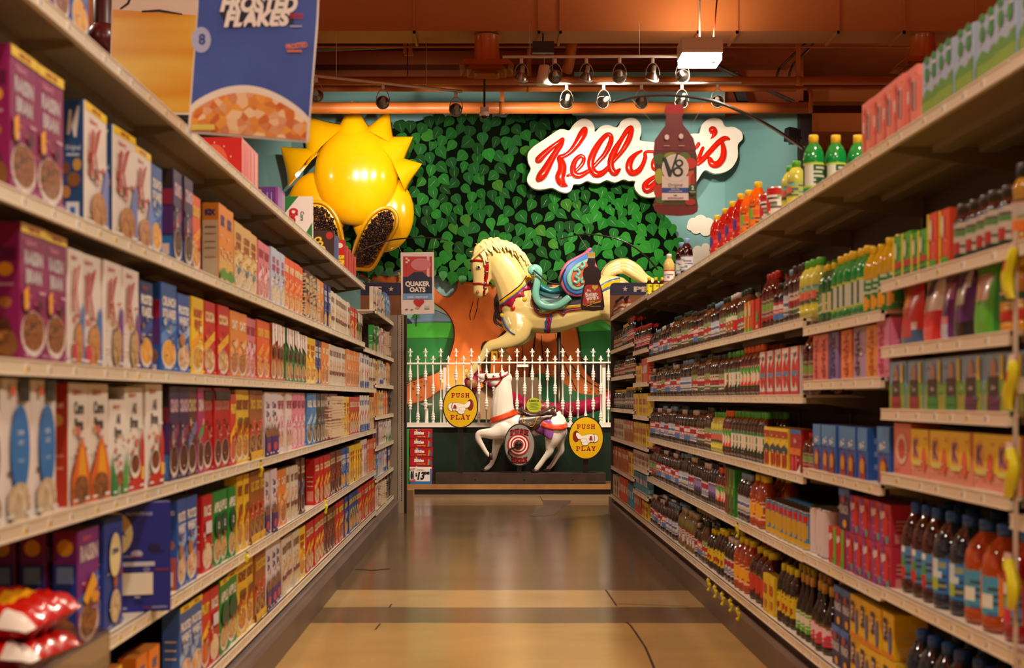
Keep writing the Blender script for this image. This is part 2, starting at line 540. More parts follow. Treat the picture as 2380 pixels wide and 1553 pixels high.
# dark sloping cable tray and braces
m = MB(); m.tube([P(1590, 118, 20.9), P(1845, 238, 21.2)], .035, mat('#5b4b42', rough=.5, metal=.4), 6)
tag(m.build('steel_brace'), 'grey sloping steel brace behind the track lamps on the right', 'brace')
m = MB(); m.tube([P(735, 116, 20.6), P(975, 106, 20.6)], .03, mat('#77706a', rough=.5), 6)
tag(m.build('cable_tray'), 'thin grey cable tray under the duct at left', 'cable tray')
m = MB()
for dx in (0, 12):
    m.box(P(937 + dx, 122, 20.5), P(946 + dx, 98, 20.55), PIPE)
m.box(P(940, 128, 20.5), P(960, 124, 20.55), PIPE)
m.tube([P(947, 98, 20.5), P(947, 196, 20.5)], .008, '#3a2a20', 6)
tag(m.build('pipe_hanger'), 'double orange pipe hanger with a thin rod', 'hanger')

# ---------------------------------------------------------------- ceiling fixtures
def lamp_fixture(x, y, z, first):
    e = empty('ceiling_lamp', (x, y, z), first, 'ceiling lamp', 'store ceiling lamps')
    MB().box((-.24, -.24, -.04), (.24, .24, .14), '#e8e0d4').build('housing', e)
    m = MB(); m.box((-.23, -.23, -.125), (.23, .23, -.04), mat('#fff3e0', emit=9.0)); m.build('diffuser', e)
    MB().tube([(0, 0, .14), (0, 0, 7.6 - z)], .012, '#3c3028', 6).build('stem', e)
    return e
LL = ['glowing square ceiling lamp hanging under the duct beside the track lamps']
for i, (x, y, z, en) in enumerate(CEILING_LAMPS):
    lamp_fixture(x, y, z, LL[0] if i == 0 else 'square ceiling lamp hanging high over the aisle outside the picture')
e = empty('motion_detector', P(1657, 130, 16.9), 'round white motion detector beside the glowing ceiling lamp', 'detector')
MB().lathe([(0, -.06), (.05, -.05), (.09, 0), (.1, .04), (.085, .07), (0, .07)], '#e8dccb', 16).build('shell', e)
MB().ball((0, -.03, -.06), .035, mat('#fff4e0', rough=.1), 10).build('lens', e)
MB().box((-.06, -.04, .07), (.06, .04, .16), '#7a2a1a').build('base', e)
MB().tube([(0, 0, .15), (.06, 0, .8)], .01, '#6a2a1a', 6).build('stem', e)

WHITE = mat('#efe6da', rough=.35, name='white_enamel')
CHROME = mat('#8f877e', rough=.3, metal=1.0, name='chrome')
HEADW = mat('#a89e92', rough=.4, name='lamp_enamel')
def track_head(p, tgt, e, power, spot=46, lit=True):
    """PAR lamp in a wire yoke below a track"""
    m = MB()
    a = Vector(p)
    h = empty('track_lamp', a, e[0], 'track lamp', e[1])
    MB().lathe([(0, .01), (.022, .01), (.022, -.05), (0, -.05)], WHITE, 10).build('track_adapter', h)
    d = (Vector(tgt) - a); d.normalize()
    c = Vector((0, 0, -.2))
    y = MB()
    ring = []
    for k in range(13):
        t = PI * k / 12
        ring.append(Vector((math.cos(t) * .085, 0, -.2 + (math.sin(t)) * .15)))
    y.tube(ring, .006, HEADW, 6)
    y.build('yoke', h)
    q = d.to_track_quat('-Z', 'Y').to_matrix().to_4x4()
    lamp = MB().lathe([(0, .12), (.026, .12), (.028, .05), (.03, .045)], HEADW, 14).build('socket', h)
    refl = MB().lathe([(.03, .045), (.05, .02), (.072, -.02), (.078, -.04)], CHROME, 16).build('reflector', h)
    rim = MB().lathe([(.078, -.04), (.086, -.035), (.088, -.06), (.08, -.065), (.078, -.05)], HEADW, 16).build('rim', h)
    face = MB().lathe([(0, -.05), (.078, -.048)], mat('#fff0d0', emit=.6), 16).build('bulb_face', h)
    for o in (lamp, refl, rim, face):
        o.matrix_local = Matrix.Translation(c) @ q
    if lit:
        light('track_light', 'SPOT', a + c + d * .13, power * 3.6, .06, (1.0, .87, .68), tgt, spot, .8)
    return h
def track(x0, y0, Y0, x1, y1, Y1, label, heads, gr, hlab, gain=1.0):
    a = P(x0, y0, Y0); b = P(x1, y1, Y1)
    m = MB(); t = (b - a)
    m.tube([a, b], .02, WHITE, 4)
    m.tube([a + t * .15, a + t * .15 + Vector((0, 0, 5.86 - (a + t * .15).z))], .004, WHITE, 5)
    m.tube([a + t * .75, a + t * .75 + Vector((0, 0, 5.86 - (a + t * .75).z))], .004, WHITE, 5)
    tag(m.build('light_track'), label, 'light track')
    n = len(heads)
    for i, (hx, tx, ty, pw, sp) in enumerate(heads):
        s = (hx - x0) / (x1 - x0)
        Yh = Y0 + (Y1 - Y0) * s; yh = y0 + (y1 - y0) * s
        p = P(hx, yh, Yh); p.z -= .03
        track_head(p, P(tx, ty, 22.0 if ty < 880 else 19.7), ('%s from the left %s' % (ordn(i + 1), hlab), gr), pw * gain, sp)
track(1168, 132, 17.3, 1592, 131, 17.3, 'upper white light track carrying six lamps',
      [(1212, 1090, 960, 230, 60), (1290, 1290, 370, 150, 34), (1363, 1215, 950, 240, 60), (1440, 1390, 350, 150, 34), (1517, 1360, 970, 210, 60), (1586, 1650, 350, 130, 36)],
      'lamps on the upper light track', 'lamp on the upper white track', .42)
track(1206, 195, 18.3, 1723, 192, 18.3, 'lower grey light track carrying five lamps',
      [(1317, 1200, 650, 110, 40), (1403, 1160, 420, 75, 55), (1491, 1470, 420, 80, 50), (1585, 1400, 680, 90, 45), (1668, 1700, 350, 70, 45)],
      'lamps on the lower light track', 'lamp on the lower grey track', 1.6)
track(728, 176, 17.6, 1074, 213, 18.4, 'sloping grey light track at left above the sun ornament',
      [(735, 780, 420, 110, 42), (890, 860, 390, 140, 42), (1060, 1000, 380, 75, 55)],
      'lamps on the sloping light track', 'lamp on the sloping left track')

def diffuser(px, py, Y, label):
    c = P(px, py, Y)
    e = empty('air_diffuser', c, label, 'air diffuser')
    k = Y / F
    MB().lathe([(34 * k, 0), (32 * k, 14 * k), (30 * k, 25 * k), (28 * k, 62 * k), (30 * k, 66 * k)], mat('#c06826', rough=.3, coat=.3), 22).build('collar', e)
    m = MB()
    for i, (s, z) in enumerate(((62, 0), (46, -7), (29, -13))):
        a = s * k; b = (s - 12) * k; z0 = z * k; z1 = (z - 14) * k
        # flared square ring
        vs = []
        for (q, zz) in ((b, z0 + .0), (a, z1)):
            vs += [(-q, -q, zz), (q, -q, zz), (q, q, zz), (-q, q, zz)]
        m.add(vs, [(0, 1, 5, 4), (1, 2, 6, 5), (2, 3, 7, 6), (3, 0, 4, 7)], mat('#b5692c', rough=.5))
        m.add([(x, y, z + .006) for x, y, z in vs], [(0, 4, 5, 1), (1, 5, 6, 2), (2, 6, 7, 3), (3, 7, 4, 0)], mat('#b5692c', rough=.5))
    m.build('square_vanes', e)
    return e
diffuser(1131, 150, 17.85, 'round-necked orange air diffuser with square vanes, left of centre')
diffuser(2145, 143, 17.9, 'round-necked orange air diffuser at right above the shelves')
# security camera on a black rod
e = empty('security_camera', P(1126, 250, 18.1), 'small dome security camera hanging on a black rod', 'security camera')
k = 18.1 / F
MB().tube([(0, 0, 0), (0, 0, 5.87 - e.location.z)], .014, '#141210', 8).build('rod', e)
MB().box((-10 * k, -.05, -10 * k), (10 * k, .05, 0), mat('#a8a098', rough=.3, metal=.5)).build('bracket', e)
MB().lathe([(11 * k, -10 * k), (12 * k, -12 * k), (11.5 * k, -18 * k), (9 * k, -20 * k)], '#efe8dd', 18).build('housing', e)
MB().ball((0, 0, -20 * k), 9 * k, mat('#0c0a0a', rough=.05, coat=.5), 16, (1, 1, .95)).build('dome', e)
# pendant speaker
e = empty('pendant_speaker', P(1265, 174, 17.95), 'white cone-shaped pendant speaker hanging between track lamps', 'speaker')
k = 17.95 / F
MB().lathe([(0, 22 * k), (11 * k, 22 * k), (13 * k, 18 * k), (19 * k, -18 * k), (20 * k, -22 * k), (18 * k, -24 * k), (0, -23 * k)], '#f0e4d2', 22).build('shell', e)
MB().tube([(0, 0, 22 * k), (0, 0, 5.87 - e.location.z)], .006, '#d8ccc0', 6).build('cable', e)
o = MB().box(P(1238, 122, 17.8), P(1287, 100, 17.9), '#120e0c').box((P(1260, 0, 17.8).x, 17.82, 5.7), (P(1264, 0, 17.8).x, 17.84, 5.88), '#120e0c').build('speaker_bracket')
tag(o, 'black bracket box above the pendant speaker', 'bracket')
# small black loudspeaker on the teal panel
e = empty('wall_speaker', P(1839, 314, 21.4), 'small black speaker on the edge of the teal side panel', 'speaker')
MB().box((-.08, -.07, -.1), (.06, .07, .1), '#100e10').build('cabinet', e, rot=(0, .08, .3))
MB().tube([(.05, 0, 0), (.13, .03, -.03)], .02, '#100e10', 8).build('arm', e)
# ================================================================ the painted wall, back to front
YM = 22.47
def flat_px(mb, pts, c, Y, smooth=True, n=4):
    q = catmull(pts, n, True) if smooth else pts
    mb.add([P(x, y, Y) for x, y in q], [tuple(range(len(q)))], c)
    ar = sum(q[i][0] * q[(i + 1) % len(q)][1] - q[(i + 1) % len(q)][0] * q[i][1] for i in range(len(q)))
    if ar > 0: mb.f[-1] = mb.f[-1][::-1]
    # face towards -Y
    f = mb.f[-1]; a, b, c3 = (mb.v[f[0]], mb.v[f[1]], mb.v[f[2]])
def inside(p, poly):
    x, y = p; r = False; j = len(poly) - 1
    for i in range(len(poly)):
        if (poly[i][1] > y) != (poly[j][1] > y) and x < (poly[j][0] - poly[i][0]) * (y - poly[i][1]) / (poly[j][1] - poly[i][1]) + poly[i][0]: r = not r
        j = i
    return r
mural = empty('wall_mural', (0, YM, 1), 'painted wall mural of a leafy tree, green hills and sky behind the carousel horses', 'mural')
def sub(mb, name, **kw):
    o = mb.build(name, mural, loc=(0, 0, 0)); o.matrix_parent_inverse = Matrix.Translation(mural.location).inverted()
    return o
mb = MB()   # distant sky tint, mountains and hills
S = False
mb2 = mb
def rect(x0, y0, x1, y1, c, Y, m=None):
    flat_px(m or mb, [(x0, y0), (x1, y0), (x1, y1), (x0, y1)], c, Y, False)
rect(780, 600, 1560, 770, '#8fc6cb', YM)
flat_px(mb, [(900, 790), (900, 720), (945, 745), (975, 728), (1010, 722), (1060, 750), (1075, 800), (1000, 800)], '#6b8fb4', YM - .01)
flat_px(mb, [(900, 745), (935, 735), (960, 755), (945, 790), (900, 790)], '#1d2a4a', YM - .015)
flat_px(mb, [(880, 765), (960, 752), (1040, 750), (1065, 756), (1065, 800), (880, 800)], '#3fae36', YM - .02)
rect(880, 786, 1062, 900, '#1c7a3a', YM - .025)
rect(1200, 640, 1560, 800, '#48c25a', YM - .02)
flat_px(mb, [(1270, 775), (1330, 772), (1420, 768), (1560, 760), (1560, 1000), (1270, 1000)], '#1f8a49', YM - .025)
flat_px(mb, [(1300, 815), (1360, 838), (1430, 842), (1560, 842), (1560, 1000), (1300, 1000)], '#20180f', YM - .03)
rect(880, 895, 1560, 1010, '#14532f', YM - .034)
sub(mb, 'painted_hills')
mb = MB()   # little pine on the hill
mb.tube([P(967.5, 759, YM - .04), P(967.5, 733, YM - .04)], .008, '#1d2418', 5)
for dx, y in ((0, 731), (-4, 734), (4, 734), (-5, 739), (5, 738), (0, 737)):
    mb.ball(P(967 + dx, y, YM - .04), .022, '#2f8a45', 8, (1.6, .3, .6))
sub(mb, 'painted_pine')
mb = MB()   # clouds at the right
for ic, (cx, cy, r) in enumerate(((1612, 520, 14), (1628, 515, 16), (1645, 522, 16), (1618, 530, 14), (1640, 535, 14), (1660, 530, 12), (1605, 527, 9), (1600, 590, 14), (1622, 583, 12), (1640, 575, 10), (1610, 600, 18), (1640, 598, 18))):
    flat_px(mb, [(cx + r * math.cos(a * PI / 8), cy + r * math.sin(a * PI / 8)) for a in range(16)], '#e6dccd', YM - .01 - ic * .0015, False)
sub(mb, 'painted_cloud')
# trunk: a slab with its own thickness
TR = mat('#e0722a', rough=.6, noise='#c05a1a', nscale=2.2, name='painted_bark')
TRD = '#3a1708'
trunk = [(1005, 676), (1040, 690), (1060, 672), (1075, 640), (1160, 635), (1240, 640), (1300, 660), (1330, 730), (1345, 790), (1352, 845), (1375, 880), (1412, 905), (1450, 925),
         (1450, 960), (1380, 965), (1330, 950), (1265, 900), (1215, 905), (1130, 905), (1075, 905), (1030, 905), (1000, 925), (965, 938), (925, 940), (925, 905), (955, 885), (985, 874),
         (1012, 866), (1032, 850), (1045, 820), (1054, 785), (1052, 755), (1036, 728), (1010, 706)]
o = cushion('painted_trunk', [(x, y) for x, y in trunk], YM - .1, .1, .02, TR, None, True, 4, 2)
o.parent = mural; o.matrix_parent_inverse = Matrix.Translation(mural.location).inverted()
mb = MB()
for pts, r in (([(1008, 704), (1037, 726), (1053, 755), (1055, 787), (1046, 822), (1033, 852), (1012, 868), (985, 876), (955, 887), (925, 906)], .014),
               ([(1128, 905), (1122, 880), (1133, 840), (1150, 800), (1175, 770), (1190, 758)], .03), ([(1150, 725), (1150, 745), (1160, 756), (1178, 762)], .03),
               ([(1245, 770), (1240, 810), (1232, 860), (1228, 900)], .02), ([(1258, 780), (1262, 830), (1275, 870), (1290, 905)], .012),
               ([(1290, 775), (1302, 820), (1322, 870), (1352, 930)], .01), ([(1305, 800), (1330, 850), (1370, 890), (1440, 922)], .012),
               ([(1100, 700), (1092, 730), (1094, 745)], .008), ([(1112, 690), (1108, 720), (1100, 745)], .008), ([(1202, 800), (1198, 850)], .006),
               ([(1190, 660), (1205, 690), (1220, 700)], .02), ([(1140, 802), (1138, 868)], .008), ([(1215, 800), (1214, 868)], .006), ([(945, 935), (940, 905), (955, 892)], .006)):
    q = catmull([(x, y) for x, y in pts], 5)
    mb.tube([P(x, y, YM - .152) for x, y in q], [r * (.35 + .65 * math.sin(PI * (i + 1) / (len(q) + 1))) for i in range(len(q))], TRD, 6, True, (Vector((0, 1, 0)), .25))
# hollow beside the trunk behind the horse and its dark lower seam
flat_px(mb, [(1150, 690), (1180, 660), (1260, 650), (1300, 690), (1300, 760), (1220, 765), (1160, 745), (1150, 725)], '#26130a', YM - .155)
flat_px(mb, [(1118, 806), (1137, 800), (1139, 868), (1122, 885)], '#1e0f08', YM - .156)
sub(mb, 'bark_lines')
mb = MB()   # upper branch at left with rope rings
q = catmull([(838, 636), (870, 645), (905, 650), (945, 652), (985, 668), (1012, 690)], 5)
mb.tube([P(x, y, YM - .12) for x, y in q], [.04 + .06 * i / len(q) for i in range(len(q))], TR, 10, True, (Vector((0, 1, 0)), .5))
q = catmull([(1400, 655), (1440, 640), (1470, 620), (1500, 612)], 5)
mb.tube([P(x, y, YM - .06) for x, y in q], [.12 - .08 * i / len(q) for i in range(len(q))], mat('#a04a1c', rough=.6), 10, True, (Vector((0, 1, 0)), .3))
sub(mb, 'painted_branch')
mb = MB()
for x in (856, 927):
    for i in range(4):
        mb.ball(P(x + math.sin(i) * 2, 636 + i * 7, YM - .2), .028, '#c9a24c', 8)
    mb.ball(P(x + 1, 662, YM - .2), .04, '#b98a3a', 10)
sub(mb, 'painted_rope')
mb = MB()   # flowers and grass tufts painted on the roots
for (x, y) in ((1084, 861), (1028, 886), (1030, 884), (1253, 858), (1285, 866), (1310, 878)):
    for k in range(5):
        a = 2 * PI * k / 5
        mb.ball(P(x + 2.4 * math.cos(a), y + 2.4 * math.sin(a), YM - .17), .009, '#f2dd8a', 6, (1, .3, 1))
for cx, cy, n in ((975, 905, 14), (1330, 870, 10), (1385, 905, 8), (1240, 905, 12), (1255, 930, 10)):
    for k in range(n):
        x = cx + rnd.uniform(-16, 16); y = cy + rnd.uniform(-20, 20)
        mb.ball(P(x, y, YM - .165), .016, '#1c5a26', 6, (1, .3, .55))
flat_px(mb, [(1220, 935), (1235, 880), (1262, 868), (1300, 885), (1350, 915), (1420, 925), (1420, 975), (1220, 975)], '#136b3c', YM - .17)
sub(mb, 'painted_flowers')

# foliage: dark board and a few hundred painted leaves
fol = [(806, 640), (800, 560), (830, 480), (862, 380), (880, 318), (925, 292), (985, 278), (1060, 268), (1130, 274), (1185, 272), (1200, 258), (1250, 254), (1325, 256), (1345, 300), (1420, 370), (1518, 440), (1545, 500),
       (1572, 548), (1600, 596), (1600, 650), (1540, 660), (1470, 650), (1420, 650), (1330, 655), (1230, 660), (1140, 660), (1085, 655), (1062, 640), (1040, 655), (1026, 636), (1012, 642), (1000, 625), (975, 640), (940, 622), (905, 636), (880, 624), (855, 640), (835, 634)]
LEAFG = mat('#070d06', rough=1.0, name='leaf_ground_paint'); LEAFG.node_tree.nodes['Principled BSDF'].inputs['Specular IOR Level'].default_value = .05
mb = MB()
flat_px(mb, fol, LEAFG, YM - .21, False)
sub(mb, 'leaf_ground')
mb = MB()
GREENS = ['#1f6a2c', '#1b5a26', '#2a7a35', '#2f8437', '#1a4f22', '#4a8a38', '#3a9a44', '#2c7040', '#5c9236', '#267436', '#1e6034', '#34883a']
def mixd(g):
    return '#%02x%02x%02x' % tuple(int(int(g[i:i + 2], 16) * f) for i, f in ((1, .56), (3, .72), (5, .5)))
def leaf(mb, x, y, s, a, c, Y):
    base = [(0, -1.15), (.36, -.68), (.74, -.2), (.84, .25), (.6, .66), (.2, .8), (-.02, .76), (-.25, .8), (-.62, .64), (-.84, .22), (-.72, -.2), (-.34, -.7)]
    wob = 1 + rnd.uniform(-.18, .12)
    pts = []
    for u, v in catmull(base, 2, True):
        u *= wob
        pts.append((x + s * (u * math.cos(a) - v * math.sin(a)), y - s * (u * math.sin(a) + v * math.cos(a))))
    mb.add([P(px, py, Y) for px, py in pts], [tuple(range(len(pts)))[::-1]], c)
    q = [(0, -.85), (.035, 0), (0, .5), (-.035, 0)]
    mb.add([P(x + s * (u * math.cos(a) - v * math.sin(a)), y - s * (u * math.sin(a) + v * math.cos(a)), Y - .002) for u, v in q], [(3, 2, 1, 0)], '#1a4a20')
pts = []
tries = 0
while len(pts) < 560 and tries < 40000:
    tries += 1
    x = rnd.uniform(800, 1600); y = rnd.uniform(256, 656)
    if not inside((x, y), fol): continue
    md = 22.5 if x < 1350 else 21.0
    if all((x - a) ** 2 + ((y - b) * 1.0) ** 2 > md * md for a, b in pts): pts.append((x, y))
for i, (x, y) in enumerate(pts):
    s = rnd.uniform(14.5, 18.0)
    if x > 1380 and y > 430: g = rnd.choice(['#2f9a40', '#2a8a3a', '#3aa848', '#1f7434', '#43ac46'])
    elif y < 310: g = rnd.choice(['#174a20', '#1a5424', '#1c5c28'])
    else: g = rnd.choice(GREENS)
    leaf(mb, x, y, s, rnd.uniform(-.9, .9), mat(mixd(g), rough=.8, spec=.15), YM - .215 - (i % 9) * .0015)
for x, y, s in ((905, 632, 12), (945, 634, 12), (880, 628, 14), (1030, 640, 12), (860, 630, 12), (1005, 636, 12), (1075, 650, 12), (1430, 652, 13)):
    leaf(mb, x, y, s, rnd.uniform(-.3, .3), mat('#2a7a35', rough=.55), YM - .235)
sub(mb, 'painted_leaves')

# wall sockets in the trunk
e = empty('wall_plate', P(1149, 827, YM - .17), 'yellow wall plate with a round knob on the painted trunk', 'wall plate')
MB().box((-.05, -.012, -.075), (.05, .0, .075), '#d8a52c').build('plate', e)
MB().lathe([(0, .02), (.03, .018), (.034, 0)], '#e8c860', 14).build('knob', e, rot=(R(90), 0, 0))

# ================================================================ raised stage behind the fence
YB = 19.2
zb0 = 0.135
st = empty('low_bench_platform', (0, YB, 0), 'low platform edged with light wood planks along the aisle end', 'platform')
xa, xb = -3.2, 3.9
MB().box((xa, 0, .07), (xb, .04, zb0), mat('#a87b48', rough=.5, noise='#94683a', nscale=5)).build('front_plank', st)
MB().box((xa, .02, 0), (xb, .06, .07), '#15100c').build('black_kick', st)
MB().box((xa, .04, .05), (xb, .95, zb0), mat('#6b4f35', rough=.5, noise='#5b4028', nscale=4)).build('plank_top', st)
zr = CH - (993 - VY) * 20.05 / F
wall_g = empty('stage_wall', (0, 20.02, 0), 'dark green stage wall below the white fence', 'stage wall')
MB().box((xa, .0, zb0), (xb, .1, zr), mat('#0b2415', rough=.45)).build('face', wall_g)
MB().box((xa, .1, zr - .05), (xb, 2.3, zr), mat('#0f4a28', rough=.7)).build('stage_floor', wall_g)
# crimson carousel rim
e = empty('carousel_platform', P(1290, 950, 20.9), 'crimson curved carousel rim with gold scrolls behind the fence', 'carousel rim')
mb = MB()
top = catmull([(1168, 880), (1200, 915), (1250, 932), (1320, 936), (1390, 922), (1430, 906)], 6)
o0 = e.location
N = len(top)
vs = []
for i, (x, y) in enumerate(top):
    Yq = 21.0 - .45 * math.sin(PI * min(1, i / (N * .8)))
    h = 28 + 8 * math.sin(PI * i / N)
    vs += [P(x, y, Yq) - o0, P(x, y + h, Yq) - o0, P(x, y, Yq) - o0 + Vector((0, .08, 0)), P(x, y + h, Yq) - o0 + Vector((0, .08, 0))]
fs = []
for i in range(N - 1):
    a = i * 4; b = a + 4
    fs += [(a, a + 1, b + 1, b), (a + 2, b + 2, b + 3, a + 3), (a, b, b + 2, a + 2), (a + 1, a + 3, b + 3, b + 1)]
mb.add(vs, fs, mat('#a3123f', rough=.35), True)
mb.build('rim_band', e, fix=True)
m = MB()
for cx, cy in ((1300, 952), (1275, 950), (1325, 950)):
    q = [P(cx + (2 + k * .55) * math.cos(k * .55), cy + (2 + k * .5) * math.sin(k * .55), 20.5) - o0 for k in range(20)]
    m.tube(q, .006, '#b8863a', 5)
m.build('gold_scroll', e)
e = empty('carousel_step', P(1180, 960, 21.3), 'tan panel and crimson roll of the painted carousel base behind the white horse', 'carousel base')
o0 = e.location
m = MB()
q = [P(x, y, 21.3) - o0 for x, y in [(1185, 877), (1250, 877), (1262, 935), (1190, 918)]]
m.prism(q, (0, .06, 0), '#7b6246'); m.build('tan_panel', e, fix=True)
m = MB()
q = [P(x, y, 21.25) - o0 for x, y in [(1098, 915), (1128, 896), (1215, 945), (1215, 975), (1100, 975)]]
m.prism(q, (0, .06, 0), '#c09a70'); m.build('cream_panel', e, fix=True)
m = MB()
q = [(1092, 880), (1110, 872), (1140, 890), (1175, 915), (1215, 932)]
m.tube([P(x, y, 21.15) - o0 for x, y in catmull(q, 5)], .075, mat('#9a1440', rough=.4), 10, True, (Vector((0, 1, 0)), .5)); m.build('crimson_edge', e)
m = MB(); c = P(1097, 892, 20.95) - o0
m.tube([c, c + Vector((0, .2, 0))], .125, mat('#9a1440', rough=.4), 28); m.build('scroll_roll', e)
m = MB(); m.tube([c + Vector((0, -.012, 0)), c + Vector((0, .0, 0))], .075, '#a87238', 24); m.build('scroll_disc', e)
# small uplight lamps on the stage
for (px, py, lab, tg, pw) in ((992, 940, 'white floor lamp behind the fence at the far left', (985, 860), 26), (1068, 985, 'white floor lamp behind the left oval sign', (1080, 800), 110), (1310, 965, 'floor lamp behind the fence at right of the white horse', (1380, 790), 30)):
    c = P(px, py, 20.9 if px != 1068 else 21.7); zf = zr
    e = empty('stage_floor_lamp', (c.x, c.y, zf), lab, 'floor lamp', 'lamps on the stage floor')
    hgt = c.z - zf
    MB().lathe([(0, 0), (.07, 0), (.07, .02), (.025, .03), (.022, hgt - .04)], WHITE, 12).build('stand', e)
    MB().lathe([(.03, hgt - .06), (.1, hgt - .01), (.105, hgt + .01), (.095, hgt + .01)], WHITE, 18).build('shade', e)
    MB().lathe([(0, hgt - .0), (.094, hgt)], mat('#ffe0c0', emit=1.5), 18).build('lamp_face', e)
    light('stage_light', 'SPOT', (c.x, c.y, c.z + .05), pw, .05, (1, .78, .45), P(tg[0], tg[1], 22.3), 80, .8)

# ================================================================ fence
fe = empty('white_fence', (0, 20.0, zr), 'white wrought fence with turned spear-top pickets in front of the mural', 'fence')
o0 = fe.location
zt = CH + (VY - 845) * 20.0 / F - zr
MB().box((xa, -.03, 0), (xb, .03, .065), WHITE).build('base_rail', fe)
m = MB(); m.box((xa, -.016, zt - .012), (P(1095, 0, 20).x, .016, zt + .012), WHITE); m.build('top_rail', fe)
m = MB(); m.box((P(1095, 0, 20).x, -.03, zt + .003), (xb, .002, zt + .025), WHITE); m.build('top_rail', fe)
for x in (1034, 1404):
    MB().box((P(x - 4, 0, 20).x, .02, .06), (P(x + 4, 0, 20).x, .06, zt), WHITE).build('post', fe)
def picket(tall, style):
    z1 = (CH + (VY - (809 if tall else 826)) * 20.0 / F) - zr
    r = .0105
    prof = [(r, .06)]
    hs = (.36, .82) if style == 0 else (.15, .60)
    for h in hs:
        z = h * zt
        prof += [(r, z - .085), (.02, z - .075), (.023, z - .055), (.014, z - .045), (.028, z - .03), (.028, z - .012), (.016, z - .006), (.03, z + .004), (.03, z + .022), (.016, z + .03),
                 (.026, z + .04), (.026, z + .052), (.013, z + .06), (.017, z + .075), (r, z + .1)]
    prof += [(r, zt), (r, z1 - .13), (.019, z1 - .125), (.019, z1 - .105), (.011, z1 - .1), (.012, z1 - .07), (.017, z1 - .055), (.019, z1 - .035), (.01, z1 - .015), (0, z1)]
    m = MB().lathe(prof, WHITE, 8)
    m.tube([(-.036, 0, z1 - .052), (-.02, 0, z1 - .058), (0, 0, z1 - .06), (.02, 0, z1 - .058), (.036, 0, z1 - .052)], [.003, .008, .01, .008, .003], WHITE, 6)
    return m
PK = {}
for i in range(-5, 33):
    x = 953.5 + 17.72 * i
    tall = i % 2 == 0
    k = (tall, i % 2)
    if k not in PK:
        o = picket(tall, i % 2).build('picket', fe); PK[k] = o
    else:
        o = PK[k].copy(); COL.objects.link(o); o.parent = fe
    o.location = (P(x, 0, 20).x, 0, 0)
m = MB(); m.box((P(1202, 0, 20).x, -.05, zt - .05), (P(1228, 0, 20).x, -.02, zt - .015), WHITE); m.build('latch', fe)

# ================================================================ beam carrying the horse and the signs
bm = empty('wooden_beam', (P(1210, 0, 19.45).x, 19.32, zb0 + .001), 'long dark brown timber beam under the white horse', 'beam')
hb = CH - (1100 - VY) * 19.4 / F - zb0
wl = P(1013, 0, 19.4).x - bm.location.x; wr = P(1407, 0, 19.4).x - bm.location.x
MB().box((wl, 0, 0), (wr, .5, hb), mat('#3c281b', rough=.55, noise='#2c1c12', nscale=9)).build('timber', bm)
m = MB()
for x in (1218, 1105, 1330):
    m.ball((P(x, 0, 19.4).x - bm.location.x, 0, hb * .45), .012, '#1a0f0a', 8)
m.build('bolt_heads', bm)
ZBEAM = zb0 + hb

RED = '#a80f14'
def slab_letter(ch):
    """western slab letters in a unit box, list of polygons"""
    t = .24; s = .16
    def R4(a, b, c, d): return [(a, b), (c, b), (c, d), (a, d)]
    if ch == 'H': return [R4(.1, 0, .1 + t, 1), R4(.66, 0, .66 + t, 1), R4(.1, .42, .9, .6), R4(0, 0, .42, s), R4(.58, 0, 1, s), R4(0, 1 - s, .42, 1), R4(.58, 1 - s, 1, 1)]
    if ch == 'L': return [R4(.12, 0, .12 + t, 1), R4(0, 0, .92, s), R4(0, 1 - s, .5, 1), R4(.76, 0, .92, .4)]
    if ch == 'P': return [R4(.12, 0, .12 + t, 1), R4(0, 0, .5, s), R4(0, 1 - s, .6, 1), R4(.3, .38, .62, .54), ring(.58, .7, .36, .3, .16, .14, -PI / 2, PI / 2)]
    if ch == 'R': return [R4(.12, 0, .12 + t, 1), R4(0, 0, .46, s), R4(0, 1 - s, .6, 1), R4(.3, .4, .62, .54), ring(.56, .7, .36, .3, .16, .14, -PI / 2, PI / 2), [(.45, .45), (.7, .45), (.98, 0), (.68, 0)], R4(.66, 0, 1, s)]
    if ch == 'E': return [R4(.12, 0, .12 + t, 1), R4(0, 0, .92, s), R4(0, 1 - s, .92, 1), R4(.3, .42, .66, .58), R4(.76, 0, .92, .34), R4(.76, .66, .92, 1), R4(.56, .32, .68, .68)]
    if ch == 'U': return [R4(.08, .35, .08 + t, 1), R4(.68, .35, .88, 1), R4(0, 1 - s, .42, 1), R4(.58, 1 - s, 1, 1), ring(.48, .38, .4, .38, .17, .2, PI, 2 * PI)]
    if ch == 'Y': return [R4(.38, 0, .62, .5), R4(.22, 0, .78, s), [(.02, 1), (.32, 1), (.62, .42), (.38, .42)], [(.74, 1), (.94, 1), (.62, .42), (.44, .42)], R4(0, 1 - s, .42, 1), R4(.62, 1 - s, 1, 1)]
    if ch == 'A': return [[(.4, 1), (.6, 1), (.96, 0), (.66, 0)], [(.4, 1), (.56, 1), (.24, 0), (.06, 0)], R4(.24, .26, .72, .4), R4(0, 0, .36, s), R4(.58, 0, 1, s)]
    if ch == 'S': return [ring(.48, .72, .38, .28, .17, .12, PI * .05, PI * 1.5), ring(.48, .28, .4, .28, .18, .12, -PI, PI * .5), R4(.72, .6, .86, .95), R4(.1, .05, .24, .4)]
    return []
def ring(cx, cy, ro, rov, ri, riv, a0, a1, n=14):
    return [(cx + ro * math.cos(a0 + (a1 - a0) * i / n), cy + rov * math.sin(a0 + (a1 - a0) * i / n)) for i in range(n + 1)] + \
           [(cx + ri * math.cos(a1 + (a0 - a1) * i / n), cy + riv * math.sin(a1 + (a0 - a1) * i / n)) for i in range(n + 1)]
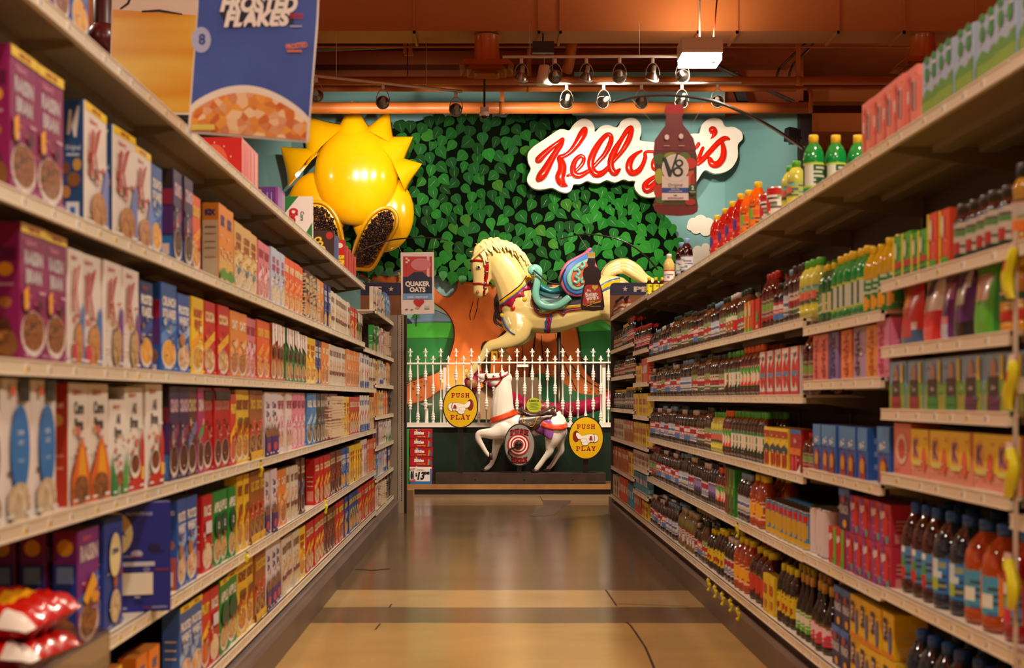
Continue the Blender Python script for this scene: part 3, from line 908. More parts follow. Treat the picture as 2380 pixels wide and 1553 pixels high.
def slab_word(mb, word, cx, cy, w, h, Y, c, gap=.14, arch=0.0, skew=None, o0=Vector((0, 0, 0))):
    n = len(word); lw = w / (n + gap * (n - 1))
    for i, ch in enumerate(word):
        x0 = cx - w / 2 + i * lw * (1 + gap)
        for poly in slab_letter(ch):
            pts = []
            for u, v in poly:
                px = x0 + u * lw
                f = (px - cx) / (w / 2)
                py = cy + h / 2 - v * h + arch * (f * f)
                pts.append(P(px, py, Y) - o0)
            k = len(pts)
            ar = sum(poly[j][0] * poly[(j + 1) % k][1] - poly[(j + 1) % k][0] * poly[j][1] for j in range(k))
            mb.add(pts, [tuple(range(k)) if ar > 0 else tuple(range(k))[::-1]], c)

def oval_board(e, cx, cy, rx, ry, Y, rim, face, inner=.94):
    o0 = e.location
    m = MB()
    q = [P(cx + rx * math.cos(2 * PI * i / 48), cy - ry * math.sin(2 * PI * i / 48), Y) - o0 for i in range(48)]
    m.prism(q, (0, .03, 0), rim); m.build('rim_board', e, fix=True)
    m = MB()
    q = [P(cx + rx * inner * math.cos(2 * PI * i / 48), cy - ry * inner * math.sin(2 * PI * i / 48), Y - .004) - o0 for i in range(48)]
    m.prism(q, (0, .004, 0), face)
    return m
def hand_print(mb, cx, cy, d, Y, o0):
    """pointing glove; d=1 the finger points right, -1 left"""
    X = lambda x: cx + d * x
    def poly(pts, c, dy):
        pts = catmull(pts, 4, True)
        q = [P(X(x), cy + y, Y - dy) - o0 for x, y in pts]
        mb.add(q, [tuple(range(len(q)))], c)
    E = lambda x, y, rx, ry: [(x + rx * math.cos(k * PI / 6), y + ry * math.sin(k * PI / 6)) for k in range(12)]
    poly(E(23, -4, 7.5, 13), '#1a0a08', .001); poly(E(23, -4, 6.6, 12), '#8c1210', .0014)
    OUT = '#1c1a18'; W = '#efe8dc'
    shapes = [E(-20, 1, 8.5, 9), [(-18, -7), (-6, -8), (2, -6), (10, -5), (17, -11), (22, -12), (23, -6), (18, 2), (8, 4), (0, 8), (-10, 9), (-18, 8)],
              E(-4, 7, 7, 5), E(2, 12, 8, 5.5), E(5, 6, 7, 5)]
    def gr(s, f):
        mx = sum(p[0] for p in s) / len(s); my = sum(p[1] for p in s) / len(s)
        return [(mx + (p[0] - mx) * f, my + (p[1] - my) * f) for p in s]
    for i, s in enumerate(shapes): poly(gr(s, 1.06), OUT, .002 + i * .0008)
    for i, s in enumerate(shapes): poly(s, W, .0024 + i * .0008)
    return
def fixdir(o):
    """turn every face of a flat printed mesh towards -Y"""
    b = bmesh.new(); b.from_mesh(o.data); b.normal_update()
    for f in b.faces:
        if f.normal.y > 0: f.normal_flip()
    b.to_mesh(o.data); b.free()
YS = 19.36
def push_play(cx, cy, d, label):
    e = empty('push_and_play_sign', (P(cx, 0, YS).x, YS, ZBEAM), label, 'sign')
    o0 = e.location
    m = oval_board(e, cx, cy, 41.5, 51, YS, '#120c0a', mat('#dcb012', rough=.35)); m.build('yellow_face', e, fix=True)
    m = MB()
    slab_word(m, 'PUSH', cx, cy - 26, 42, 10.5, YS - .005, RED, o0=o0)
    slab_word(m, 'PLAY', cx, cy + 25, 46, 11, YS - .005, RED, o0=o0)
    hand_print(m, cx, cy, d, YS - .006, o0)
    vs, fs, tw = text2d('&', .05, 0)
    k = YS / F * 8.5
    c = P(cx - d * 12, cy + 4, YS - .016) - o0
    m.add([c + Vector(((x - tw / 2) * k, 0, y * k)) for x, y in vs], fs, RED)
    fixdir(m.build('lettering_and_hand', e))
    MB().box((-.035, .03, 0), (.035, .06, P(0, cy + 49, YS).z - ZBEAM), '#120d0a').build('post', e)
push_play(1070, 945, 1, 'yellow oval push and play sign with hand pointing right, left of the white horse')
push_play(1362, 1018, -1, 'yellow oval push and play sign with hand pointing left, right of the white horse')
e = empty('push_here_sign', (P(1207, 0, 19.34).x, 19.34, ZBEAM), 'grey oval push here sign with red rings in front of the white horse', 'sign')
o0 = e.location
m = oval_board(e, 1207.5, 1034.5, 36, 50, 19.34, '#1c1512', '#8e8880'); m.build('grey_face', e, fix=True)
m = MB()
for i, (r, c) in enumerate(((25.5, RED), (21.8, '#efe4d8'), (18.3, RED), (15, '#efe4d8'), (11.8, RED), (8.8, '#efe4d8'), (6, RED))):
    q = [P(1205 + r * math.cos(2 * PI * j / 40), 1034 - r * math.sin(2 * PI * j / 40), 19.33 - i * .0012) - o0 for j in range(40)]
    m.add(q, [tuple(range(40))], c)
for q in range(9):
    dx, dy = (.75 * math.cos(q * PI / 4), .75 * math.sin(q * PI / 4)) if q < 8 else (0, 0)
    c, Yt = ('#2a0a08', 19.334) if q < 8 else ('#b01218', 19.331)
    slab_word(m, 'PUSH', 1207 + dx, 1003 + dy, 42, 12, Yt, c, .1, 4, o0=o0)
    slab_word(m, 'HERE', 1207 + dx, 1071 + dy, 37, 12, Yt, c, .1, -3, o0=o0)
fixdir(m.build('target_print', e))
MB().box((-.03, .03, 0), (.03, .06, P(0, 1083, 19.34).z - ZBEAM), '#120d0a').build('post', e)
c = P(1205, 1034, 19.28) - o0
MB().ball(c, .052, mat('#0d0b0c', rough=.08, coat=.5), 20).build('push_button', e)
m = MB(); q = catmull([(1198, 1040), (1188, 1043), (1182, 1049), (1184, 1056), (1191, 1062)], 5)
m.tube([P(x, y, 19.315) - o0 for x, y in q], .011, '#100c0c', 8); m.build('button_cord', e)
e = empty('memorial_plaque', P(1241, 942, 19.93), 'round yellow-green memorial plaque hanging on the fence above the saddle', 'plaque')
o0 = e.location
m = MB(); q = [P(1241 + 17.5 * math.cos(2 * PI * j / 36), 942 - 17.5 * math.sin(2 * PI * j / 36), 19.93) - o0 for j in range(36)]
m.prism(q, (0, .012, 0), '#a9b626'); m.build('disc', e, fix=True)
m = MB(); k = 19.9 / F
vs, fs, tw = text2d('IN MEMORY OF', .06)
s = 23 * k / tw
m.add([(x * s - 11.5 * k, -.002, y * s * 1.3 + 8.5 * k) for x, y in vs], fs, '#15180c')
for i, w in enumerate((17, 19, 24, 13, 23, 20)):
    yy = (5.0 if i == 0 else 2.2 - (i - 1) * 2.9) * k
    m.box((-w * k / 2, -.002, yy - .35 * k), (w * k / 2, -.001, yy + .35 * k), '#3a4014')
m.build('lettering', e)
# ================================================================ sculpted bodies
def blob_body(name, segs, Y, m, parent, voxel=.014, smooth=6, lat=.75, k=1.0):
    """tapered rounded limbs (pixel positions, pixel radii at distance Y) fused into one skin by a voxel remesh.
    segs: lists of (x, y, r, dy) chains"""
    mb = MB(); s = Y / F * k
    o0 = parent.location
    for ch in segs:
        ch = [tuple(c) + (0.0,) * (4 - len(c)) for c in ch]
        q = catmull(ch, 4) if len(ch) > 1 else ch
        pts = [P(x, y, Y) + Vector((0, dy, 0)) - o0 for x, y, r, dy in q]
        rs = [max(r, .5) * s for x, y, r, dy in q]
        if len(q) > 1: mb.tube(pts, rs, m, 14, True, (Vector((0, 1, 0)), lat))
        for i in (0, -1):
            mb.ball(pts[i], rs[i], m, 14, (1, lat, 1))
    o = mb.build(name, parent)
    md = o.modifiers.new('fuse', 'REMESH'); md.mode = 'VOXEL'; md.voxel_size = voxel; md.use_smooth_shade = True
    md = o.modifiers.new('soft', 'SMOOTH'); md.factor = .6; md.iterations = smooth
    # freeze the result, so that trappings can be laid on it
    dg = bpy.context.evaluated_depsgraph_get(); dg.update()
    me = bpy.data.meshes.new_from_object(o.evaluated_get(dg), depsgraph=dg)
    o.modifiers.clear(); o.data = me
    for p in me.polygons: p.use_smooth = True
    if not me.materials: me.materials.append(M(m))
    return o
def bvh_of(o, par):
    vs = [v.co + par.location for v in o.data.vertices]
    return BVHTree.FromPolygons(vs, [tuple(p.vertices) for p in o.data.polygons])
def drape(name, px, Y, bvh, m, parent, th=.012, off=.004, smooth=True, cell=.02):
    """lay a cloth or strap whose outline is given in pixels on the near side of a body"""
    q = catmull(px, 4, True) if smooth else px
    pts = [P(x, y, Y) for x, y in q]
    b = bmesh.new()
    vv = [b.verts.new(p) for p in pts]
    f = b.faces.new(vv)
    bmesh.ops.triangulate(b, faces=[f])
    for _ in range(7):
        es = [e for e in b.edges if e.calc_length() > cell * 1.6]
        if not es: break
        bmesh.ops.subdivide_edges(b, edges=es, cuts=1)
        bmesh.ops.triangulate(b, faces=b.faces[:])
    eye = Vector((0, 0, CH))
    for v in b.verts:
        d = (v.co - eye).normalized()
        hit = bvh.ray_cast(eye, d)
        if hit[0] is None or abs(hit[0].y - Y) > .8:
            n = bvh.find_nearest(v.co)
            v.co = n[0] + Vector((0, -off, 0))
        else:
            v.co = hit[0] - d * off
    bmesh.ops.smooth_vert(b, verts=b.verts, factor=.3)
    b.normal_update()
    r = b.faces[:]
    if sum(f.normal.y * f.calc_area() for f in r) > 0:
        bmesh.ops.reverse_faces(b, faces=r)
    me = bpy.data.meshes.new(name); b.to_mesh(me); b.free()
    me.materials.append(M(m))
    for p in me.polygons: p.use_smooth = True
    o = bpy.data.objects.new(name, me); COL.objects.link(o)
    o.parent = parent; o.matrix_parent_inverse = Matrix.Translation(parent.location).inverted()
    md = o.modifiers.new('thick', 'SOLIDIFY'); md.thickness = th; md.offset = 1.0
    return o
def strap_line(name, px, w, Y, bvh, m, parent, th=.008):
    """strap of pixel width w along a pixel path, laid on the body"""
    q = catmull(px, 5); L = []; Rr = []
    for i in range(len(q)):
        a = q[max(i - 1, 0)]; c = q[min(i + 1, len(q) - 1)]
        dx, dy = c[0] - a[0], c[1] - a[1]; l = math.hypot(dx, dy) or 1
        L.append((q[i][0] - dy / l * w / 2, q[i][1] + dx / l * w / 2)); Rr.append((q[i][0] + dy / l * w / 2, q[i][1] - dx / l * w / 2))
    return drape(name, L + Rr[::-1], Y, bvh, m, parent, th, .003, False)

# ---------------------------------------------------------------- small white coin-ride horse
YH = 19.62
wh = empty('white_ride_horse', (P(1210, 0, YH).x, YH, ZBEAM), 'white prancing ride horse with brown saddle and orange harness on the beam', 'carousel horse')
WH = mat('#e9e1d6', rough=.35, noise='#ddd3c2', nscale=3, name='white_horse_paint')
body = blob_body('body', [
    [(1176, 880, 15), (1160, 880, 14), (1140, 878, 10.5), (1122, 876, 8), (1114, 873.5, 5)],
    [(1130, 884, 6), (1120, 886, 4.5), (1114, 886, 3.8)],
    [(1150, 888, 12), (1160, 890, 13)],
    [(1172, 882, 16), (1170, 900, 20), (1168, 930, 25), (1168, 960, 29), (1174, 985, 33)],
    [(1168, 990, 31), (1195, 993, 31), (1230, 990, 27), (1262, 985, 26), (1290, 986, 28)],
    [(1170, 1000, 22, -.09), (1148, 1007, 15, -.11), (1128, 1007, 11, -.11), (1114, 1008, 8.5, -.11), (1112, 1020, 7.5, -.11), (1121, 1036, 6, -.11), (1131, 1052, 5, -.11), (1139, 1060, 5, -.11)],
    [(1166, 1005, 19, .07), (1156, 1030, 12, .09), (1151, 1050, 8.5, .09), (1148, 1062, 7.5, .09), (1143, 1078, 5.5, .09), (1136, 1086, 6, .09), (1129, 1092, 5.5, .09)],
    [(1290, 1000, 27, -.07), (1284, 1020, 20, -.1), (1278, 1038, 12, -.1), (1276, 1050, 9, -.1), (1264, 1066, 6.5, -.1), (1254, 1080, 6.5, -.1), (1246, 1090, 6, -.1)],
    [(1300, 1005, 20, .08), (1302, 1030, 11, .1), (1305, 1049, 8, .1), (1296, 1062, 6, .1), (1285, 1080, 5.5, .1), (1275, 1090, 5.5, .1)],
    [(1168, 868, 3.5, -.03), (1171, 862, 1.8, -.035)], [(1175, 868, 3, .04), (1180, 863, 1.5, .045)],
    [(1296, 966, 8), (1300, 960, 5)],
], YH, WH, wh, .0095, 5, .72)
bv = bvh_of(body, wh)
OR = mat('#d9461a', rough=.35)
z5 = lambda L: [(1080 + x / 5.547, 840 + y / 5.547) for x, y in L]
drape('chest_harness', z5([(322, 735), (470, 690), (660, 605), (742, 632), (738, 668), (520, 745), (330, 806), (314, 790)]), YH, bv, OR, wh, smooth=False)
drape('rump_blanket', z5([(1000, 800), (1050, 745), (1120, 780), (1145, 850), (1145, 930), (1110, 1008), (1010, 950), (905, 892), (950, 850)]), YH, bv, '#8e4a94', wh)
drape('rump_harness', z5([(1005, 772), (1060, 800), (1150, 822), (1250, 818), (1312, 798), (1320, 868), (1250, 886), (1130, 884), (1040, 862), (978, 832)]), YH, bv, OR, wh, smooth=False, off=.012)
m = MB(); eye0 = Vector((0, 0, CH))
def pin(mm, x, y, r, col, bvt, Yq, par, sc=(1, .5, 1)):
    d = (P(x, y, Yq) - eye0).normalized(); h = bvt.ray_cast(eye0, d)
    c = (h[0] if h[0] is not None and abs(h[0].y - Yq) < .8 else P(x, y, Yq - .2)) - par.location
    mm.ball(c - Vector((0, .012, 0)), r, col, 10, sc)
for x, y in ((322, 797), (380, 790), (452, 765), (525, 737), (597, 710), (669, 683), (1010, 845), (1080, 865), (1150, 882), (1228, 888), (1295, 868)):
    q = z5([(x, y)])[0]; pin(m, q[0], q[1], .009, CHROME, bv, YH, wh)
m.build('harness_studs', wh)
BR = mat('#3f2418', rough=.3, coat=.3, name='saddle_brown')
sad = drape('saddle_flap', z5([(745, 640), (800, 670), (880, 690), (1000, 690), (1090, 655), (1130, 700), (1110, 740), (1040, 748), (990, 780), (960, 830), (930, 872), (850, 888), (760, 850), (705, 800), (700, 745), (735, 690)]), YH, bv, BR, wh, .02, .01)
s = blob_body('saddle_seat', [[(1209, 953, 5), (1216, 958, 7), (1228, 964, 8), (1245, 966, 8), (1262, 962, 9), (1278, 954, 8), (1287, 948, 5)], [(1275, 958, 9), (1287, 963, 8), (1293, 970, 5)], [(1212, 952, 4), (1214, 947, 3)]], YH, BR, wh, .009, 4, 2.4)
m = MB()
for x, y in ((1140, 612), ):
    q = z5([(x, y)])[0]; m.ball(P(q[0], q[1], YH - .14) - wh.location, .012, mat('#c9a040', rough=.2, metal=.8), 10)
m.build('saddle_stud', wh)
GD = mat('#b08a34', rough=.35, metal=.3)
m = MB()
for path in ([(785, 665), (765, 700), (745, 740), (750, 790), (770, 800), (778, 780), (765, 775)], [(780, 690), (765, 720)], [(970, 715), (930, 740), (910, 790), (880, 840), (840, 840), (822, 810), (840, 790), (855, 805), (845, 820)], [(960, 760), (925, 775)], [(935, 715), (925, 745)]):
    q = catmull(z5(path), 5); pp = []
    for x, y in q:
        d = (P(x, y, YH) - eye0).normalized(); h = bv.ray_cast(eye0, d)
        if h[0] is not None: pp.append(h[0] - d * .036 - wh.location)
    if len(pp) > 2: m.tube(pp, .006, GD, 6)
m.build('gold_scrollwork', wh)
RS = mat('#a31410', rough=.3)
for path, w in (([(1111 + 18, 867), (1130, 875), (1131, 884)], 4), ([(1128, 881), (1145, 881), (1165, 878), (1182, 869)], 4), ([(1162, 865), (1164, 872), (1166, 880)], 4), ([(1166, 879), (1162, 888), (1156, 895), (1150, 899)], 3.2), ([(1130, 882), (1126, 886), (1123, 890)], 3)):
    strap_line('bridle_strap', path, w, YH, bv, RS, wh)
m = MB(); pin(m, 1130, 879, .016, mat('#191008', rough=.2), bv, YH, wh); pin(m, 1166, 878.5, .019, mat('#2a1a0a', rough=.15, coat=.5), bv, YH, wh); m.build('bridle_rosette', wh)
m = MB(); pin(m, 1148.5, 874, .017, '#f4ece2', bv, YH, wh, (1.5, .4, .8)); pin(m, 1147, 874, .0105, '#1d1420', bv, YH, wh, (1, 1.2, 1)); m.build('eye', wh)
m = MB(); pin(m, 1117, 880.5, .012, '#9c3c3c', bv, YH, wh, (1.4, .6, .5)); pin(m, 1112, 869.5, .005, '#2a1010', bv, YH, wh); m.build('mouth_and_nostril', wh)
HF = mat('#2b1710', rough=.4)
for (x, y, dy) in ((1127, 1096, .09), (1243, 1094, -.1), (1272, 1094, .1)):
    c = P(x, y, YH) + Vector((0, dy, 0)) - wh.location; c.z = 0
    MB().lathe([(0, 0), (.052, 0), (.046, .03), (.034, .045), (0, .045)], HF, 14, c, sx=1.15, sy=.8).build('hoof', wh)
c = P(1140, 1060, YH) + Vector((0, -.11, 0)) - wh.location
MB().tube([c + Vector((0, 0, .045)), c + Vector((0, 0, -.05))], [.026, .03], HF, 12).build('hoof', wh)

# ---------------------------------------------------------------- big cream leaping horse
YC = 21.15
ch = empty('cream_carousel_horse', (P(1290, 0, YC).x, YC, zr), 'large cream leaping carousel horse with painted saddle in front of the tree mural', 'carousel horse')
CR = mat('#ecd692', rough=.22, coat=.6, noise='#e3c87c', nscale=2.0, name='cream_horse_lacquer')
cbody = blob_body('body', [
    [(1123, 600, 27), (1121, 620, 29), (1119, 645, 22), (1117, 665, 18), (1116, 676, 17)],
    [(1136, 627, 20), (1132, 640, 16)],
    [(1110, 679, 11), (1126, 676, 10)],
    [(1138, 592, 26), (1160, 606, 36), (1182, 635, 42), (1200, 670, 48), (1212, 708, 52)],
    [(1212, 712, 50), (1245, 722, 53), (1290, 720, 55), (1340, 706, 54), (1385, 692, 55), (1425, 694, 54)],
    [(1200, 745, 36, -.06), (1204, 772, 29, -.15), (1186, 790, 20, -.17), (1160, 800, 14.5, -.17), (1138, 806, 12.5, -.17), (1126, 822, 9.5, -.17), (1114, 842, 8, -.17), (1105, 855, 9, -.17), (1096, 866, 8.5, -.17)],
    [(1212, 750, 36, .08), (1222, 775, 22, .16), (1205, 792, 14, .18), (1180, 798, 11, .18), (1165, 812, 9, .2), (1180, 828, 8, .2)],
    [(1430, 700, 50, -.1), (1455, 740, 30, -.14), (1490, 765, 18, -.14), (1525, 770, 13, -.14), (1555, 790, 11, -.14), (1580, 812, 10, -.14)],
    [(1425, 705, 46, .12), (1450, 750, 26, .16), (1480, 785, 16, .16), (1510, 800, 12, .16), (1535, 825, 10, .16)],
    [(1120, 578, 6, -.07), (1104, 566, 2, -.07)], [(1108, 590, 7, -.02), (1100, 585, 4, -.04), (1091, 587, 1.5, -.05)],
    [(1106, 612, 9, -.07), (1104, 622, 8, -.06)],
], YC, CR, ch, .016, 4, .66)
cb = bvh_of(cbody, ch)
def limb(name, chain, m=CR, vox=.012, lat=.7):
    return blob_body(name, chain, YC, m, ch, vox, 3, lat)
HR = mat('#f0dc96', rough=.25, coat=.6, name='horse_mane_cream')
mm = MB()
random_m = random.Random(3)
crest = catmull([(1106, 590), (1112, 572), (1135, 563), (1160, 564), (1185, 574), (1205, 592), (1218, 615), (1228, 640)], 5)
for i, (x, y) in enumerate(crest):
    for dy in (-.16, -.05, .08):
        ex = x + 22 + random_m.uniform(-4, 8); ey = y + 22 + random_m.uniform(-6, 10)
        q = catmull([(x - 4, y + 6), (x + 6, y + random_m.uniform(-6, 2)), (x + 16, y + 8), (ex, ey)], 5)
        k = len(q)
        mm.tube([P(a, b, YC) + Vector((0, dy * (.6 + .4 * j / k), 0)) - ch.location for j, (a, b) in enumerate(q)], [.035 * (1 - .75 * j / k) for j in range(k)], HR, 8)
q = catmull([(1125, 578), (1112, 590), (1102, 600), (1096, 606)], 5)
for dy in (-.14, -.1, -.05):
    mm.tube([P(a, b, YC) + Vector((0, dy - .03, 0)) - ch.location for a, b in q], [.03 * (1 - .6 * j / len(q)) for j in range(len(q))], HR, 8)
mm.build('mane', ch)
mm = MB()
for i in range(9):
    o9 = i * 2.6
    q = catmull([(1400 + i, 640 + i), (1418, 618 + o9 * .8), (1450, 609 + o9 * .9), (1478, 622 + o9 * 1.0), (1500, 645 + o9 * .6), (1530, 660 + o9 * .5)], 6)
    k = len(q)
    mm.tube([P(a, b, YC) + Vector((0, .05 * math.sin(i * 2.1 + j * .15), 0)) - ch.location for j, (a, b) in enumerate(q)], [.03 + .035 * math.sin(PI * min(1, j / k * .9 + .1)) for j in range(k)], HR, 8)
mm.build('tail', ch)
z6 = lambda L: [(1080 + x / 6.472, 540 + y / 6.472) for x, y in L]
YEL = mat('#e8b41a', rough=.25, coat=.5); CRM = mat('#a01238', rough=.25, coat=.5); BLU = mat('#3a6ab0', rough=.25, coat=.5); TQ = mat('#79c0ac', rough=.25, coat=.5)
DTEAL = mat('#1f5358', rough=.3, coat=.4)
drape('breast_collar_crimson', z6([(535, 1090), (700, 960), (880, 840), (960, 760), (990, 740), (995, 850), (930, 870), (880, 900), (900, 985), (850, 960), (760, 990), (730, 1060), (700, 1120), (640, 1095), (580, 1110), (550, 1180), (560, 1230), (530, 1230), (520, 1160)]), YC, cb, CRM, ch)
drape('breast_collar_yellow', z6([(530, 1080), (545, 1030), (700, 920), (850, 790), (930, 670), (1000, 640), (1000, 720), (900, 800), (780, 910), (640, 1010), (545, 1095)]), YC, cb, YEL, ch, off=.012)
for pth, c in (([(540, 1028), (700, 908), (850, 778), (925, 660)], mat('#4a1812', rough=.3)), ([(540, 1105), (650, 1018), (790, 915), (905, 805), (1000, 728)], BLU)):
    strap_line('collar_piping', z6(pth), 2.4, YC, cb, c, ch, .02)
m = MB()
for x, y, c, r in ((900, 1005, YEL, .034), (728, 1140, mat('#d0140c', rough=.25, coat=.5), .034), (560, 1248, YEL, .03)):
    q = z6([(x, y)])[0]; pin(m, q[0], q[1], r, c, cb, YC, ch, (1, .4, 1))
m.build('collar_button', ch)
drape('saddle_blanket', z6([(1010, 760), (1010, 960), (1040, 1090), (1120, 1210), (1240, 1225), (1400, 1180), (1480, 1215), (1530, 1175), (1760, 1140), (2000, 1100), (2050, 900), (1700, 860), (1300, 900)]), YC, cb, DTEAL, ch)
strap_line('blanket_border_yellow', z6([(1120, 1190), (1240, 1205), (1400, 1150), (1560, 1120), (1760, 1100), (2000, 1070)]), 8, YC, cb, YEL, ch, .016)
strap_line('blanket_border_crimson', z6([(1020, 1010), (1050, 1150), (1130, 1240), (1250, 1245), (1400, 1190), (1490, 1232), (1540, 1180), (1760, 1150), (2000, 1115)]), 3.5, YC, cb, CRM, ch, .028)
strap_line('blanket_border_blue', z6([(1560, 1085), (1760, 1065), (2000, 1035)]), 2.5, YC, cb, BLU, ch, .026)
strap_line('girth_edge', z6([(1275, 1240), (1262, 1360), (1235, 1500)]), 12.5, YC, cb, BLU, ch, .014)
strap_line('girth', z6([(1280, 1240), (1270, 1360), (1245, 1500)]), 6.5, YC, cb, CRM, ch, .024)
strap_line('belly_strap', z6([(570, 1280), (620, 1400), (680, 1490), (760, 1540)]), 2.6, YC, cb, BLU, ch, .014)
strap_line('rump_strap_yellow', z6([(2000, 880), (2140, 800), (2330, 740)]), 11, YC, cb, YEL, ch, .014)
strap_line('rump_strap_blue', z6([(2000, 835), (2140, 757), (2330, 700)]), 3, YC, cb, BLU, ch, .018)
strap_line('rump_strap_blue', z6([(2010, 925), (2150, 850), (2330, 790)]), 3, YC, cb, BLU, ch, .018)
strap_line('crupper', z6([(2130, 590), (2200, 620), (2270, 660)]), 2.4, YC, cb, mat('#d98a2a', rough=.3), ch, .012)
RB = mat('#a8121a', rough=.25, coat=.4)
for pth, w in (([(90, 440), (200, 425), (340, 445)], 4.5), ([(285, 320), (335, 400), (340, 500), (335, 640), (310, 780), (305, 860)], 5), ([(128, 775), (230, 770), (360, 790)], 4.5), ([(295, 860), (290, 955)], 2.5)):
    strap_line('bridle_strap', z6(pth), w, YC, cb, RB, ch, .014)
m = MB()
for x, y in ((340, 445), (330, 600), (305, 770), (308, 840)):
    q = z6([(x, y)])[0]; pin(m, q[0], q[1], .024, CHROME, cb, YC, ch)
m.build('bridle_rosette', ch)
m = MB(); q = z6([(215, 528)])[0]; pin(m, q[0], q[1], .034, '#f0e0d0', cb, YC, ch, (1.1, .5, .85)); pin(m, q[0] - .5, q[1], .024, '#1a1014', cb, YC - .0, ch, (1, 1.1, 1)); m.build('eye', ch)
m = MB(); q = z6([(197, 898)])[0]; pin(m, q[0], q[1], .028, '#b86840', cb, YC, ch, (.8, .4, 1)); m.build('nostril', ch)
c = P(1092, 872, YC) + Vector((0, -.17, 0)) - ch.location
MB().tube([c + Vector((.03, 0, .02)), c + Vector((-.02, 0, -.05))], [.05, .062], CR, 12).build('hoof', ch)
# painted saddle: turquoise hooked front, seat and blue winged cantle on both sides
def px_cushion(name, pts, Yq, th, bev, m, sm=True):
    o = cushion(name, pts, Yq, th, bev, m, None, sm, 5, 4)
    o.parent = ch; o.matrix_parent_inverse = Matrix.Translation(ch.location).inverted()
    return o
hook = catmull([(1238, 628), (1243, 622), (1252, 628), (1251, 645), (1247, 665), (1245, 685), (1252, 702), (1268, 711), (1288, 712), (1306, 704), (1324, 690)], 5)
for Yq, nm in ((YC - .36, 'near_side_rail'), (YC + .36, 'far_side_rail')):
    mm = MB()
    mm.tube([P(a, b, Yq) - ch.location for a, b in hook], [.052] * len(hook), TQ, 12, True, (Vector((0, 1, 0)), .6))
    mm.ball(P(1238, 628, Yq) - ch.location, .075, TQ, 16, (1, .6, 1))
    mm.build(nm, ch)
px_cushion('near_side_skirt', z6([(1030, 780), (1080, 900), (1150, 1010), (1300, 1070), (1450, 1020), (1565, 960), (1560, 1060), (1500, 1140), (1170, 1205), (1090, 1100), (1040, 980)]), YC - .3, .05, .012, mat('#6fb8a4', rough=.3, coat=.4), False)
wing = z6([(1905, 235), (1860, 240), (1780, 310), (1650, 380), (1530, 450), (1460, 550), (1425, 650), (1440, 760), (1480, 860), (1560, 940), (1680, 972), (1800, 950), (1900, 880), (1980, 760), (2010, 600), (1960, 420), (1930, 290)])
wing2 = z6([(1925, 260), (1850, 310), (1700, 390), (1570, 470), (1500, 560), (1470, 680), (1500, 800), (1560, 890), (1680, 940), (1800, 910), (1880, 850), (1950, 740), (1975, 600), (1940, 430)])
inner = z6([(1880, 400), (1750, 440), (1640, 510), (1560, 600), (1530, 700), (1560, 800), (1640, 870), (1750, 860), (1850, 780), (1920, 660), (1930, 500)])
core = z6([(1860, 450), (1760, 480), (1660, 560), (1610, 650), (1620, 760), (1690, 820), (1780, 790), (1860, 700), (1890, 580)])
for sgn, w in ((-1, 'near'), (1, 'far')):
    px_cushion(w + '_wing_pink_edge', wing, YC + sgn * .37, .08, .02, mat('#c04a68', rough=.25, coat=.5))
    px_cushion(w + '_wing_blue', wing2, YC + sgn * .4, .08, .02, mat('#1f66b8', rough=.22, coat=.6))
    px_cushion(w + '_wing_turquoise', inner, YC + sgn * .43, .08, .02, TQ)
    px_cushion(w + '_wing_orange', core, YC + sgn * .455, .06, .01, mat('#e04a18', rough=.25, coat=.5))
mm = MB()
for pth in ([(1640, 575), (1700, 560), (1730, 610), (1700, 640)], [(1640, 740), (1690, 760), (1720, 710), (1680, 670)], [(1780, 440), (1800, 500), (1760, 530)], [(1770, 770), (1760, 700), (1820, 680)]):
    q = catmull(z6(pth), 5)
    mm.tube([P(a, b, YC - .495) - ch.location for a, b in q], .022, TQ, 8)
    mm.ball(P(q[-1][0], q[-1][1], YC - .495) - ch.location, .032, TQ, 10)
mm.build('wing_scrolls', ch)
s = blob_body('saddle_seat', [[(1246, 655, 7), (1262, 672, 9), (1285, 680, 10), (1308, 672, 12), (1325, 655, 14), (1345, 630, 12), (1362, 605, 8), (1370, 590, 5)]], YC, mat('#2a7f86', rough=.3, coat=.4), ch, .014, 4, 3.6)
mm = MB()
q = catmull(z6([(1035, 570), (1120, 640), (1230, 730), (1300, 765), (1420, 775), (1470, 640), (1515, 550)]), 5)
mm.tube([P(a, b, YC - .44) - ch.location for a, b in q], .012, '#100c10', 8); mm.build('rein_strap', ch)
# steel pole carrying the leaping horse from the stage
MB().tube([(P(1300, 0, YC).x - ch.location.x, .1, 0), (P(1300, 0, YC).x - ch.location.x, .1, P(0, 745, YC).z - zr)], .03, mat('#3a302a', rough=.4, metal=.6), 12).build('support_pole', ch)

